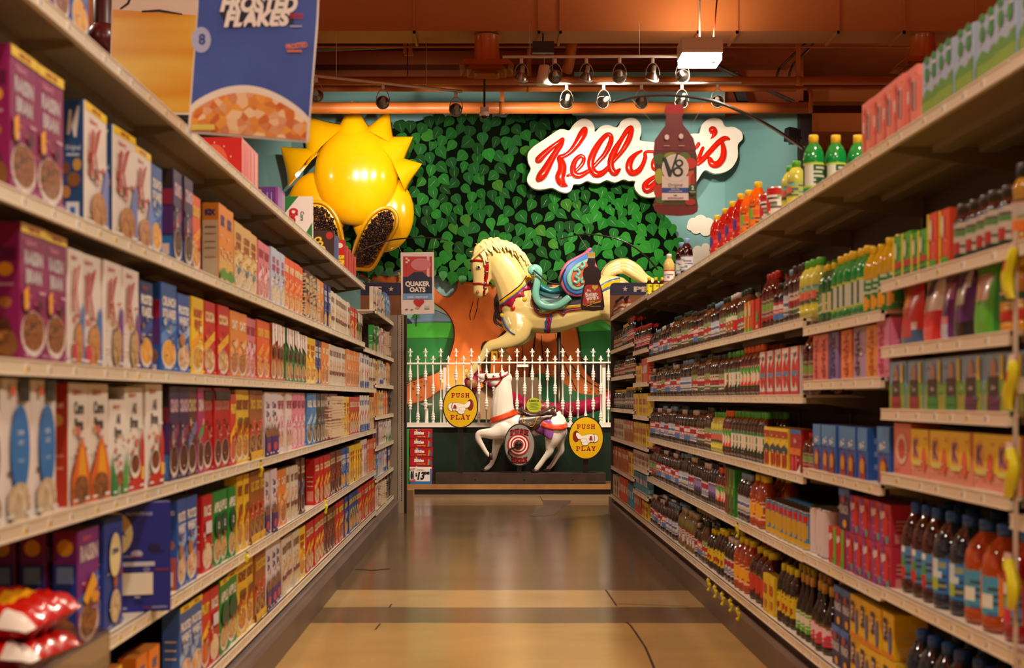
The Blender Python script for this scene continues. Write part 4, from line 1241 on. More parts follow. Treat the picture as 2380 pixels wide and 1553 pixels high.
# ================================================================ big plain sun ornament (no face) and the two scoops of raisins
YSUN = 21.72
sun = empty('sun_ornament', P(828, 395, YSUN), 'large glossy yellow sun ornament with pointed rays on the wall at left', 'sun ornament')
SY = mat('#f4b808', rough=.16, coat=.8, noise='#efa406', nscale=1.2, name='glossy_sun_yellow')
def scush(name, pts, Yq, th, bev, m=SY, sm=False):
    o = cushion(name, pts, Yq, th, bev, m, None, sm, 5, 6)
    o.parent = sun; o.matrix_parent_inverse = Matrix.Translation(sun.location).inverted()
    for p in o.data.polygons: p.use_smooth = True
    return o
def ray(name, base0, tip, base1, ybulge=.2):
    """solid curved ray: a ridge from the middle of the base to the tip"""
    mb = MB(); N = 14; K = 12
    a = Vector(base0); b = Vector(base1); t = Vector(tip)
    vs = []; fs = []
    mid = (a + b) / 2; a = mid + (a - mid) * 1.3; b = mid + (b - mid) * 1.3
    for i in range(N + 1):
        s = i / N
        c = mid.lerp(t, s)
        w = (1 - s) ** .8
        # bow the sides inwards
        l = a.lerp(t, s).lerp(c, .1 * math.sin(PI * s)); r = b.lerp(t, s).lerp(c, .1 * math.sin(PI * s))
        for k in range(K):
            u = 2 * PI * k / K
            p = c + (l - c) * math.cos(u) if math.cos(u) >= 0 else c + (r - c) * -math.cos(u)
            vs.append(P(p.x, p.y, YSUN) - sun.location + Vector((0, -math.sin(u) * ybulge * w * (1.0 if math.sin(u) > 0 else .5), 0)))
    for i in range(N):
        for k in range(K):
            fs.append((i * K + k, i * K + (k + 1) % K, (i + 1) * K + (k + 1) % K, (i + 1) * K + k))
    mb.add(vs, fs, SY, True)
    return mb.build(name, sun, fix=True)
for b0, t, b1 in (((785, 312), (818, 233), (866, 318)), ((852, 306), (904, 253), (912, 338)), ((868, 322), (960, 318), (925, 392)), ((905, 362), (981, 381), (938, 436)),
                  ((800, 300), (702, 268), (722, 372)), ((738, 352), (652, 341), (678, 424))):
    ray('sun_ray', b0, t, b1)
mb = MB(); c = P(828, 408, YSUN) - sun.location; k = YSUN / F
mb.ball(c, 98 * k, SY, 40, (1, .5, 1.2)); mb.build('sun_disc', sun)
for (x, y, rx, ry, dep) in ((738, 478, 72, 82, .2), (888, 494, 74, 92, .2)):
    mb = MB(); mb.ball(P(x, y, YSUN) - sun.location + Vector((0, .1, 0)), 1, SY, 32, (rx * k, dep, ry * k)); mb.build('sun_lobe', sun)
RAIS = [mat('#2a1512', rough=.28, coat=.4, noise='#120a0a', nscale=30, bump=.8), mat('#4a2018', rough=.3, coat=.4, bump=.8, nscale=30), mat('#1c0f10', rough=.25, coat=.4, bump=.8, nscale=30)]
def scoop(outer, inner, Yq, lab, lab2):
    cx = sum(p[0] for p in outer) / len(outer); cy = sum(p[1] for p in outer) / len(outer)
    e = empty('scoop', P(cx, cy, Yq), lab, 'scoop', 'scoops below the sun')
    for nm, pts, YY, th, bv_ in (('scoop_back', outer, Yq + .06, .16, .06),):
        o = cushion(nm, pts, YY, th, bv_, SY, None, True, 4, 5); o.parent = e; o.matrix_parent_inverse = Matrix.Translation(e.location).inverted()
        for p in o.data.polygons: p.use_smooth = True
    q = catmull(outer, 5, True)
    MB().tube([P(a, b, Yq - .04) - e.location for a, b in q + [q[0]]], .03, SY, 10).build('scoop_rim', e)
    r2 = random.Random(5); mb = MB(); pts = []
    xs = [p[0] for p in inner]; ys = [p[1] for p in inner]
    t = 0
    while t < 9000 and len(pts) < 420:
        t += 1
        x = r2.uniform(min(xs), max(xs)); y = r2.uniform(min(ys), max(ys))
        if not inside((x, y), inner): continue
        if all((x - a) ** 2 + (y - b) ** 2 > 4.6 ** 2 for a, b in pts): pts.append((x, y))
    o0 = P(cx, cy, Yq)
    for x, y in pts:
        mb.ball(P(x, y, Yq - .06 + r2.uniform(-.02, .02)) - o0, r2.uniform(.021, .028), r2.choice(RAIS), 7, (r2.uniform(.8, 1.3), .9, r2.uniform(.7, 1.1)))
    o = mb.build('raisins', loc=o0); tag(o, lab2, 'raisins', kind='stuff')
scoop([(702, 560), (702, 490), (722, 470), (755, 474), (782, 505), (797, 560), (799, 640), (715, 640)], [(713, 640), (711, 500), (724, 480), (752, 483), (773, 510), (788, 560), (790, 640)], YSUN - .42, 'yellow scoop at lower left of the sun, partly behind cereal boxes', 'dark raisins heaped in the scoop at lower left of the sun')
scoop([(819, 620), (822, 585), (836, 545), (858, 505), (885, 485), (908, 485), (922, 502), (920, 530), (895, 572), (866, 622), (840, 626)], [(826, 616), (830, 585), (843, 548), (864, 512), (887, 493), (905, 493), (914, 506), (911, 530), (888, 568), (862, 614), (842, 618)], YSUN - .42, 'yellow scoop at lower right of the sun, above the end sign', 'dark raisins heaped in the scoop at lower right of the sun')

# ================================================================ the script wall sign
YK = 22.0
ks = empty('script_wall_sign', P(1470, 360, YK), 'white cloud-shaped wall sign with raised red script lettering', 'sign')
zk = lambda L: [(1210 + x / 4.4906, 260 + y / 4.4906) + tuple(r for r in rest) for x, y, *rest in L]
outline = [(75, 440), (130, 370), (250, 290), (390, 195), (450, 188), (505, 200), (540, 150), (600, 95), (670, 75), (740, 110), (770, 170), (775, 215), (830, 160), (910, 140), (1000, 168), (1050, 100), (1130, 68),
           (1200, 80), (1250, 140), (1258, 225), (1240, 300), (1320, 315), (1420, 322), (1500, 312), (1600, 290), (1700, 250), (1800, 232), (1860, 228), (1880, 150), (1940, 90), (2010, 65), (2090, 90), (2130, 160), (2220, 163),
           (2300, 215), (2312, 290), (2262, 350), (2262, 480), (2200, 590), (2110, 640), (2010, 650), (1925, 615), (1880, 660), (1850, 710), (1790, 790), (1700, 850), (1580, 880), (1450, 890), (1340, 902), (1250, 880),
           (1195, 820), (1183, 770), (1190, 728), (1120, 728), (1070, 712), (980, 745), (895, 720), (820, 752), (740, 745), (690, 728), (620, 762), (552, 764), (530, 820), (480, 852), (400, 835), (330, 800), (250, 812), (185, 818), (115, 795),
           (70, 740), (70, 680), (103, 600), (75, 530)]
o = cushion('backing_board', [p[:2] for p in zk(outline)], YK, .12, .008, mat('#efe6da', rough=.4), None, True, 3, 2)
o.parent = ks; o.matrix_parent_inverse = Matrix.Translation(ks.location).inverted()
LET = mat('#d8200e', rough=.15, coat=.8, name='glossy_red_letter')
strokes = [
 [(185, 505, 36), (235, 450, 32), (320, 375, 24), (400, 315, 20), (443, 282, 16), (420, 345, 24), (375, 410, 28), (325, 490, 32), (275, 580, 40), (225, 660, 46), (190, 700, 36)],
 [(668, 190, 36), (640, 245, 42), (580, 345, 34), (515, 420, 24), (450, 462, 22), (408, 478, 26), (430, 540, 38), (432, 610, 42), (410, 690, 46), (440, 750, 36), (488, 775, 8)],
 [(485, 668, 10), (530, 650, 14), (590, 605, 16), (645, 540, 20), (660, 480, 18), (622, 462, 20), (570, 510, 24), (545, 590, 28), (565, 655, 30), (620, 665, 28), (690, 630, 22), (745, 590, 18)],
 [(740, 600, 16), (810, 520, 20), (880, 440, 24), (935, 330, 26), (945, 255, 20), (905, 238, 22), (840, 300, 26), (775, 400, 32), (735, 500, 34), (735, 580, 32), (785, 650, 36), (860, 635, 28), (925, 570, 20)],
 [(925, 570, 16), (990, 490, 20), (1060, 410, 22), (1125, 300, 28), (1160, 195, 22), (1150, 158, 16), (1110, 195, 22), (1050, 290, 22), (985, 400, 30), (945, 500, 32), (945, 590, 32), (985, 640, 32), (1035, 600, 14)],
 [(1262, 408, 12), (1200, 445, 20), (1145, 510, 32), (1130, 590, 34), (1165, 640, 30), (1225, 620, 28), (1270, 560, 22), (1300, 480, 20), (1305, 420, 14), (1400, 415, 14), (1470, 400, 12)],
 [(1500, 430, 14), (1440, 455, 22), (1395, 520, 28), (1395, 585, 28), (1440, 590, 22), (1500, 520, 18), (1530, 440, 20), (1510, 560, 24), (1460, 680, 26), (1390, 770, 34), (1320, 815, 36), (1295, 770, 28), (1340, 715, 22), (1450, 650, 16), (1570, 580, 14)],
 [(1690, 400, 14), (1630, 430, 22), (1585, 500, 28), (1585, 560, 28), (1630, 565, 22), (1690, 500, 18), (1720, 410, 20), (1700, 540, 24), (1650, 660, 26), (1590, 740, 34), (1530, 780, 34), (1510, 740, 26), (1560, 685, 20), (1660, 620, 16), (1780, 560, 16), (1860, 530, 20)],
 [(1858, 335, 20), (1835, 370, 16), (1800, 400, 12)], [(1903, 375, 16), (1880, 430, 18), (1850, 510, 22)],
 [(1850, 545, 20), (1905, 495, 24), (1985, 405, 26), (2065, 320, 26), (2130, 278, 26), (2178, 285, 12)],
 [(2105, 320, 18), (2120, 400, 28), (2110, 480, 32), (2060, 545, 34), (2000, 545, 34), (1975, 495, 26)],
 [(2003, 190, 42), (2025, 215, 30), (2008, 255, 15), (1985, 280, 4)],
]
mb = MB()
for st_ in strokes:
    q = catmull(zk(st_), 5)
    mb.tube([P(a, b, YK - .08) - ks.location for a, b, r in q], [r * 1.14 / 4.4906 * YK / F for a, b, r in q], LET, 12, True, (Vector((0, 1, 0)), .9))
    for e9 in (0, -1):
        a, b, r = q[e9]; mb.ball(P(a, b, YK - .08) - ks.location, r / 4.4906 * YK / F, LET, 12, (1, .9, 1))
mb.build('red_script_letters', ks)

# ================================================================ stacks of freezer-pop cartons with a price card
YX = 19.3
def pop_box(i, n, green=False):
    k = YX / F
    w = 52 * k; h = 21.2 * k; d = .22
    base = '#2f9a30' if green else '#b0101a'
    name = 'freezer_pop_carton'
    mb = MB()
    mb.box((0, 0, 0), (w, d, h), base)
    L = []
    cols = ['#d4202a', '#f08020', '#f4d020', '#38a838', '#2a60c0', '#8038a0']
    for j, c in enumerate(cols):
        L.append(('p', [(.22 + .03 * j, 1), (.26 + .03 * j, 1), (.34 + .02 * j, .62), (.31 + .02 * j, .62)], c))
    L += [('t', 'Skittles', .42, .6, .44, .34, '#f4f0ec', {'bold': .05, 'shear': .1}), ('t', 'Freezer Pops', .52, .22, .38, .14, '#f2c040', {'bold': .02}),
          ('r', .0, .0, 1, .04, '#701010')]
    for j, c in enumerate(('#f08020', '#38a838', '#2a60c0', '#8038a0')):
        L.append(('p', [(.8 + .04 * j, .08), (.84 + .04 * j, .08), (.88 + .04 * j, .75 - .1 * j), (.84 + .04 * j, .75 - .1 * j)], c))
    if green: L = [('r', .1, .1, .9, .9, '#4ab848')]
    paint(mb, (0, 0, 0), (1, 0, 0), (0, 0, 1), (0, -1, 0), w, h, L)
    return mb, h
x0 = P(952, 0, YX).x
k = YX / F
hh = 21.2 * k
lab4 = ['lowest red freezer-pop carton, behind the price card', 'second red freezer-pop carton from the bottom of the stack', 'third red freezer-pop carton from the bottom of the stack', 'fourth red freezer-pop carton from the bottom of the stack',
        'second red freezer-pop carton from the top of the stack', 'topmost red freezer-pop carton of the stack']
proto = None
for i in range(6):
    if proto is None:
        proto = pop_box(i, 6)[0].build('freezer_pop_carton'); o = proto
    else:
        o = proto.copy(); COL.objects.link(o)
    o.location = (x0 + rnd.uniform(-.5, 1.2) * k * (1 if i else 0), YX + .02, zb0 + i * (hh + .0005))
    tag(o, lab4[i], 'carton', 'red freezer-pop cartons in the stack')
proto = None
for i in range(6):
    if proto is None: proto = pop_box(i, 6, True)[0].build('freezer_pop_carton'); o = proto
    else: o = proto.copy(); COL.objects.link(o)
    o.location = (x0 - 54 * k, YX + .02, zb0 + i * (hh + .0005))
    tag(o, 'green carton %s from the bottom of the stack beside the red ones' % ordn(i + 1), 'carton', 'green freezer-pop cartons in the stack')
mb = MB(); w = 51 * k; h = 40 * k
mb.box((0, 0, 0), (w, .006, h), '#ece8e4')
L = [('r', 0, 0, 1, .16, '#2a74b8'), ('r', .93, 0, 1, .9, '#2a74b8'), ('p', [(.0, .0), (.2, .0), (.16, .2), (.06, .16)], '#2a74b8'),
     ('t', '13', .52, .5, .34, .42, '#0e0c10', {'bold': .05, 'shear': .2}), ('t', '99', .78, .6, .26, .26, '#0e0c10', {'bold': .05, 'shear': .2}), ('t', '$', .31, .56, .1, .2, '#0e0c10', {'bold': .03}),
     ('t', 'SAVE!', .14, .2, .26, .14, '#d02018', {'bold': .05, 'rot': .1}), ('e', .12, .86, .12, .08, '#e4dcd8'), ('t', 'PRICE DROP!', .13, .87, .24, .1, '#c02018', {'bold': .03, 'rot': .15}),
     ('p', [(.06, .3), (.12, .3), (.14, .5), (.12, .74), (.06, .74), (.04, .5)], '#22222c'), ('p', [(.14, .3), (.19, .3), (.19, .6), (.2, .76), (.15, .76)], '#22222c'),
     ('r', .36, .86, .62, .88, '#8a8680'), ('r', .3, .8, .7, .82, '#8a8680'), ('r', .3, .24, .6, .255, '#8a8680')]
paint(mb, (0, 0, 0), (1, 0, 0), (0, 0, 1), (0, -1, 0), w, h, L)
o = mb.build('price_card', loc=(x0 + .0 * k, YX + .0, zb0)); tag(o, 'blue and white $13.99 price card leaning on the red cartons', 'price card')
# ================================================================ gondola shelving on both sides
XL, XR = 1.095, 1.35
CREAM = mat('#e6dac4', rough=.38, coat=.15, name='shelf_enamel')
DARKSH = mat('#8f8065', rough=.5, name='shelf_underside_shaded')  # darker copy of the enamel: shade under the boards put into the colour
RAIL = mat('#e2d4ba', rough=.35, name='price_rail_plastic')
RAILL = mat('#f0e6d2', rough=.3)
BACK = mat('#54483a', rough=.6, name='gondola_back_panel')
KICK = mat('#6d5a50', rough=.45, noise='#5e4c44', nscale=2, name='kick_bumper')
def yl(x): return F * XL / (VX - x)         # distance of a pixel column on the left shelf fronts
def yr(x): return F * XR / (x - VX)
Y0L, Y0R = 3.84, 3.69
def YLk(k): return Y0L + 1.22 * k
def YRk(k): return Y0R + 1.22 * k
DEPTH = .52
def shelf_board(e, side, y0, y1, ztop, depth=DEPTH, front=None, deck=False, tagcols=('#f2d44a', '#f4efe6', '#f4efe6')):
    """side -1 left, +1 right; e = the gondola empty at the origin of its side; returns the board"""
    fx = front if front is not None else (XL if side < 0 else XR)
    f = side * fx; bk = side * (fx + depth)
    m = MB()
    m.box((f, y0 + .002, ztop - .012), (bk, y1 - .002, ztop), CREAM)
    m.box((f, y0 + .002, ztop - .036), (f + side * .012, y1 - .002, ztop), CREAM)
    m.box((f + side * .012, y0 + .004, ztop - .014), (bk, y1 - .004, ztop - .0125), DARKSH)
    if not deck:
        for q in (.16, .32):
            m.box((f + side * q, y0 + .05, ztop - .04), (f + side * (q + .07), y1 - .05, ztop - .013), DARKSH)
        # end brackets
        for yy in (y0 + .004, y1 - .008):
            p = [Vector((f + side * .03, yy, ztop - .03)), Vector((f + side * .03, yy, ztop - .012)), Vector((bk, yy, ztop - .012)), Vector((bk, yy, ztop - .1)), Vector((bk - side * .12, yy, ztop - .09))]
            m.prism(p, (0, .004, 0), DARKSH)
    o = m.build('shelf', e, fix=True)
    r = MB(); g = f - side * .004
    r.box((g, y0 + .006, ztop - .037), (f, y1 - .006, ztop + .002), RAIL)
    r.box((g - side * .002, y0 + .006, ztop - .037), (g, y1 - .006, ztop - .033), RAILL)
    r.box((g - side * .002, y0 + .006, ztop - .002), (g, y1 - .006, ztop + .002), RAILL)
    y = y0 + .08 + rnd.random() * .1
    while y < y1 - .08:
        c = rnd.choice(tagcols)
        r.box((g - side * .001, y, ztop - .031), (g, y + .032, ztop - .006), '#efe8da')
        r.box((g - side * .0016, y + .003, ztop - .029), (g - side * .001, y + .02, ztop - .016), c)
        r.box((g - side * .0016, y + .022, ztop - .027), (g - side * .001, y + .029, ztop - .012), '#4a4640')
        y += rnd.uniform(.13, .26)
    r.build('price_rail', o)
    return o
def gondola(side, label):
    e = empty('gondola_shelving', (0, 0, 0), label, 'shelving')
    return e
GL = gondola(-1, 'long cereal shelving unit along the left side of the aisle')
GR = gondola(1, 'long drinks shelving unit along the right side of the aisle')
ZL = [2.28, 1.78, 1.39, 1.01, .615, .235]
ZLF = [2.15, 1.745, 1.44, 1.13, .83, .53, .21]
YENDL = YLk(10); YENDR = YRk(10)
# left
for k in range(-1, 7): shelf_board(GL, -1, YLk(k), YLk(k + 1), ZL[0])
for k in range(-1, 7): shelf_board(GL, -1, YLk(k), YLk(k + 1), ZL[1])
for z in ZL[2:5]:
    for k in range(-1, 8): shelf_board(GL, -1, YLk(k), YLk(k + 1), z)
for k in range(-1, 8): shelf_board(GL, -1, YLk(k), YLk(k + 1), ZL[5], deck=True)
for k in (8, 9):
    for i, z in enumerate(ZLF): shelf_board(GL, -1, YLk(k), YLk(k + 1), z, deck=(i == 6))
shelf_board(GL, -1, YLk(7), YLk(8), ZLF[1])
# right
ZRT = 2.18
ZA = [1.70, 1.475, 1.263, 1.045, .65]; ZB = [1.605, 1.373, 1.0, .635]; ZC = [1.645, 1.315, .967, .63]
ZD1 = [1.737, 1.44, 1.143, .876, .675, .45]; ZD2 = [2.2, 1.83, 1.53, 1.19, .876, .55]
for k in range(-1, 7): shelf_board(GR, 1, YRk(k), YRk(k + 1), ZRT)
for z in ZA: shelf_board(GR, 1, YRk(0), YRk(1), z)
for z in (1.70, 1.35, 1.0, .65): shelf_board(GR, 1, YRk(-1), YRk(0), z)
for z in ZB: shelf_board(GR, 1, YRk(1), YRk(2), z)
for k in range(2, 7):
    for z in ZC: shelf_board(GR, 1, YRk(k), YRk(k + 1), z)
for z in ZD1: shelf_board(GR, 1, YRk(7), YRk(8), z)
shelf_board(GR, 1, YRk(7), YRk(8), ZD2[0])
for k in (8, 9):
    for z in ZD2: shelf_board(GR, 1, YRk(k), YRk(k + 1), z)
ZDK = .235
for k in range(-1, 10): shelf_board(GR, 1, YRk(k), YRk(k + 1), ZDK, deck=True)
for side, G, fx, kx, y0, y1 in ((-1, GL, XL, 1.04, YLk(-1), YENDL), (1, GR, XR, 1.335, YRk(-1), YENDR)):
    m = MB()
    m.box((side * (fx + DEPTH), y0, 0), (side * (fx + DEPTH + .05), y1, 2.36 if side < 0 else 2.3), BACK)
    y = y0
    while y < y1 + .01:
        m.box((side * (fx + DEPTH - .012), y - .018, .1), (side * (fx + DEPTH), y + .018, 2.33 if side < 0 else 2.28), '#7d705c')
        y += 1.22
    m.build('back_panel', G)
    m = MB()
    m.box((side * (fx + .1), y0, 0), (side * (fx + .13), y1, .2), '#1c1712'); m.build('recessed_plinth', G)
    m = MB()
    p = [(kx, 0), (kx, .13), (kx + .012, .15), (kx + .05, .15), (kx + .09, .17), (kx + .11, .17), (kx + .11, 0)]
    m.prism([Vector((side * a, y0, z)) for a, z in p], (0, y1 - y0 + .1, 0), KICK); m.build('kick_bumper', G, fix=True)
# left end frame with slotted upright
m = MB(); ye = YENDL + .02
m.box((-(XL + DEPTH + .05), ye, .12), (P(945, 0, ye).x - .1, ye + .03, 2.24), mat('#a39682', rough=.5)); m.build('end_panel', GL)
m = MB()
xu = P(945, 0, ye).x
m.box((xu - .105, ye - .0, 0), (xu - .03, ye + .06, 2.24), mat('#b8ab95', rough=.45)); m.build('end_upright', GL)
m = MB(); m.box((xu - .03, ye - .0, 0), (xu, ye + .07, 2.24), '#1a120e'); m.build('end_trim', GL)
m = MB()
for i in range(84):
    z = .14 + i * .025
    m.box((xu - .062, ye - .001, z), (xu - .052, ye, z + .014), '#1a1510')
m.build('slot_row', GL)
m = MB(); m.box((P(946, 0, 16.4).x, 16.4, 0), (P(960, 0, 16.4).x, 16.7, .24), mat('#a08058', rough=.6)); o = m.build('wood_corner_block'); tag(o, 'wooden corner guard at the far end of the left shelving', 'corner guard')
m = MB(); m.box((XR - .005, YENDR, .16), (XR + DEPTH + .05, YENDR + .03, 2.2), mat('#40362c', rough=.5)); m.build('end_panel', GR)
m = MB(); m.box((XR - .02, YENDR - .06, 0), (XR + .02, YENDR + .12, .2), mat('#8b7b68', rough=.5)); m.build('bumper_corner', GR)

# ---------------------------------------------------------------- end signs standing over the far ends
def end_sign(x0, x1, Y, text, lab, starx, tx, tw, round_left):
    e = empty('aisle_end_sign', (P((x0 + x1) / 2, 0, Y).x, Y, 2.3), lab, 'sign')
    o0 = e.location
    c = P(x0, 657, Y); d = P(x1, 686, Y)
    m = MB()
    r = 10
    if round_left:
        out = [(x0, 740), (x0, 657 + r), (x0 + r * .3, 657 + r * .3), (x0 + r, 657), (x1, 657), (x1, 740)]
        band = [(x0, 686), (x0, 657 + r), (x0 + r * .3, 657 + r * .3), (x0 + r, 657), (x1, 657), (x1, 686)]
    else:
        out = [(x0, 740), (x0, 657), (x1 - r, 657), (x1 - r * .3, 657 + r * .3), (x1, 657 + r), (x1, 740)]
        band = [(x0, 686), (x0, 657), (x1 - r, 657), (x1 - r * .3, 657 + r * .3), (x1, 657 + r), (x1, 686)]
    m.prism([P(a, b, Y) - o0 for a, b in out], (0, .03, 0), mat('#8a5426', rough=.5)); m.build('brown_board', e, fix=True)
    m = MB(); m.prism([P(a, b, Y - .004) - o0 for a, b in band], (0, .004, 0), mat('#1a1746', rough=.4)); m.build('navy_band', e, fix=True)
    m = MB(); k = Y / F
    st9 = []
    for i in range(10):
        a = PI / 2 + PI * i / 5; rr = 6.8 if i % 2 == 0 else 2.7
        st9.append(P(starx + rr * math.cos(a), 672 - rr * math.sin(a), Y - .006) - o0)
    m.add(st9, [tuple(range(10))], '#d8d0c8')
    vs, fs, w = text2d(text, .045)
    s = tw * k / w; hh = 11.5 * k
    b = P(tx, 677.5, Y - .006) - o0
    m.add([b + Vector((x * s, 0, y * hh)) for x, y in vs], fs, '#e4dcd2')
    fixdir(m.build('white_lettering', e))
end_sign(838, 938, 16.1, 'C', 'navy sign band with white star over the far end of the left shelving', 909, 874, 13, False)
end_sign(1418, 1640, 15.93, 'PE', 'navy sign band with white star over the far end of the right shelving', 1453, 1473, 35, True)
# ================================================================ packaging designs
def mixh(a, b, t):
    A = [int(a[i:i + 2], 16) for i in (1, 3, 5)]; B = [int(b[i:i + 2], 16) for i in (1, 3, 5)]
    return '#%02x%02x%02x' % tuple(int(A[i] + (B[i] - A[i]) * t) for i in range(3))
def KLET(x, y, s, c):
    return [(k, [(x + (a - x) * 1.7 - .06, b) for a, b in p], cc) for k, p, cc in KLET0(x, y, s, c)]
def KLET0(x, y, s, c):
    """big brushed letter K"""
    return [('p', [(x, y), (x + .09 * s, y), (x + .19 * s, y + .62 * s), (x + .08 * s, y + .62 * s)], c),
            ('p', [(x + .16 * s, y + .3 * s), (x + .36 * s, y + .66 * s), (x + .5 * s, y + .7 * s), (x + .24 * s, y + .28 * s)], c),
            ('p', [(x + .16 * s, y + .33 * s), (x + .26 * s, y + .3 * s), (x + .44 * s, y - .06 * s), (x + .33 * s, y - .04 * s)], c)]
BOWL = 'food:#8a5a2c,#b47a3c,#5a3018,60'
D = {}
def box_design(key, desc, w, h, d, base, layers, side=None, top=None):
    D[key] = dict(desc=desc, w=w, h=h, d=d, base=base, layers=layers, side=side or [('r', .12, .08, .88, .3, mixh(base, '#f0e0c0', .5)), ('r', .15, .4, .85, .42, '#d8c8b0'), ('r', .15, .5, .85, .52, '#d8c8b0'), ('r', .15, .6, .85, .62, '#d8c8b0')], top=top or mixh(base, '#806040', .3), kind='box')
def std(key, desc, base, title, tc, bowl=None, accent=None, band=None, w=.195, h=.305, d=.065, script=None, extra=None, side=None, bowly=.2):
    L = []
    if accent: L += [('p', [(0, .42), (1, .62), (1, .5), (0, .3)], accent)]
    if bowl:
        L += [('e', .5, bowly, .47, .17, '#e8e0d4'), ('e', .5, bowly + .02, .42, .145, bowl)]
    n = len(title)
    for i, t in enumerate(title):
        L.append(('t', t, .5, .80 - i * .135 - (0.04 if band else 0), .86, .1 if n > 1 else .13, tc, {'bold': .05}))
    if script: L.append(('t', script[0], .38, .93 if not band else .87, .5, .05, script[1], {'shear': .3, 'bold': .02}))
    if band: L += [('r', 0, .93, 1, 1, band), ('t', 'FAMILY SIZE', .5, .965, .8, .035, '#b02020', {'bold': .04})]
    r8 = random.Random(key)
    pal = [mixh(base, '#f8f0e4', .7), mixh(base, '#20140c', .5), mixh(base, '#e0a030', .6), mixh(base, '#c03028', .6), mixh(base, '#f8f0e4', .45)]
    for q in range(9):
        x = r8.uniform(.04, .8); y = r8.uniform(.3, .62); ww = r8.uniform(.06, .3)
        if q % 3 == 0: L.append(('e', x + .08, y, r8.uniform(.05, .13), r8.uniform(.02, .05), r8.choice(pal)))
        else: L.append(('r', x, y, min(.98, x + ww), y + r8.uniform(.01, .03), r8.choice(pal)))
    for q in range(4):
        x = r8.uniform(.04, .7); L.append(('r', x, .03 + .05 * q, x + r8.uniform(.06, .2), .045 + .05 * q, r8.choice(pal)))
    L += extra or []
    L += [('r', .06, .03, .3, .05, mixh(base, '#ffffff', .55)), ('r', .7, .03, .95, .055, mixh(base, '#ffffff', .4))]
    box_design(key, desc, w, h, d, base, L, side)
RBROWN = 'food:#7a4a24,#a86a34,#40241a,80'
CORN = 'food:#e09a30,#f0b850,#c87020,45'
OATS = 'food:#d8c098,#e8d8b8,#b08a58,70'
CHOC = 'food:#4a2416,#6a3820,#2c140c,60'
std('rb', 'purple raisin-bran box', '#8c1a5c', ['RAISIN', 'BRAN'], '#c8c0c8', RBROWN, None, '#f0cc20', .19, .318, .07, ("Kellogg's", '#e090b0'), [('p', [(.02, .5), (.2, .55), (.18, .38), (.06, .36)], '#f0a818')],
    side=[('r', .1, .72, .9, .82, '#5c1040'), ('e', .5, .66, .3, .05, '#e09820'), ('e', .5, .42, .25, .04, '#b07030'), ('r', .2, .54, .8, .56, '#c090a8'), ('e', .4, .2, .36, .12, CHOC), ('e', .5, .12, .5, .1, 'food:#8a5a2c,#5a2a18,#b07838,50')])
std('kb', 'white flake box with red letter and blue swoosh', '#e8e0d8', [], '#c03020', None, None, None, .185, .31, .06, ("Kellogg's", '#c02020'),
    [('p', [(.55, 0), (1, 0), (1, .5), (.88, .55), (.72, .35)], '#4a7ac8'), ('e', .6, .18, .3, .2, 'food:#c08040,#d8a060,#90502a,60'), ('e', .3, .1, .16, .09, '#d04058')] + KLET(.18, .45, .62, '#b81c1c'))
std('kp', 'white flake box with red letter and purple swoosh', '#e8e0d8', [], '#c03020', None, None, None, .185, .31, .06, ("Kellogg's", '#c02020'),
    [('p', [(.5, 0), (1, 0), (1, .55), (.86, .6), (.7, .35)], '#7a3a98'), ('e', .64, .2, .28, .2, 'food:#b89468,#d0b080,#6a4a30,60')] + KLET(.14, .45, .62, '#b81c1c'))
std('ky', 'white flake box with red letter and yellow top band', '#e8e0d8', [], '#c03020', None, None, '#f0d020', .215, .32, .065, ("Kellogg's", '#c02020'),
    [('p', [(.55, 0), (1, 0), (1, .5), (.88, .55), (.72, .35)], '#7a8ad0'), ('e', .55, .15, .36, .16, 'food:#b07848,#d09a60,#8a4a3a,60')] + KLET(.16, .42, .6, '#b81c1c'),
    side=[('p', [(.2, .72), (.34, .72), (.5, .84), (.7, .95), (.8, .95), (.55, .82), (.66, .7), (.55, .7), (.42, .8), (.44, .92), (.32, .92)], '#e0dcd8'), ('t', 'Original', .5, .62, .7, .04, '#b8c8e0'), ('r', .2, .55, .8, .57, '#b8c8e0'),
          ('e', .2, .45, .16, .05, '#7a4a2c'), ('e', .7, .48, .2, .05, '#c89a50'), ('e', .55, .36, .3, .06, '#8a5a30'), ('e', .2, .26, .2, .05, '#b88040'), ('r', .2, .04, .8, .18, '#d8dce8'), ('r', .38, .07, .62, .14, '#3a6ab0')])
D['ky']['sidebase'] = '#234a80'
std('blu', 'bright blue square-cereal box', '#2458a8', ['CRUNCH', 'SQUARES'], '#e8e0d8', CORN, '#5a90d8', None, .2, .3, .065, None, None,
    side=[('r', 0, .6, 1, .8, '#a02038'), ('r', 0, .3, 1, .6, '#5a3078'), ('r', .1, .84, .9, .95, '#1a4a90'), ('e', .5, .18, .4, .09, 'food:#8a5a40,#6a3a28,#a07050,50'), ('r', .2, .02, .8, .08, '#d8c8d0')])
std('nvy', 'navy blue cereal box', '#1c2a6a', ['FROSTED', 'FLAKES'], '#e8e4dc', CORN, '#2c4aa0', None, .19, .3, .06, ("Kellogg's", '#d04040'))
std('blw', 'blue and white frosted cereal box', '#2a58b0', ['FROSTED', 'WHEAT'], '#e8e8ec', 'food:#c89058,#e0b890,#f0e4d8,40', '#9ac0ec', None, .2, .32, .065, None, [('e', .25, .42, .2, .08, '#b87838')],
    side=[('e', .4, .66, .3, .06, '#b07838'), ('e', .6, .5, .3, .06, '#a06830'), ('r', 0, .0, 1, .36, '#b05040'), ('r', .2, .04, .8, .2, '#e0c8c0'), ('t', 'FLAKES', .5, .86, .8, .05, '#d8d0d0')])
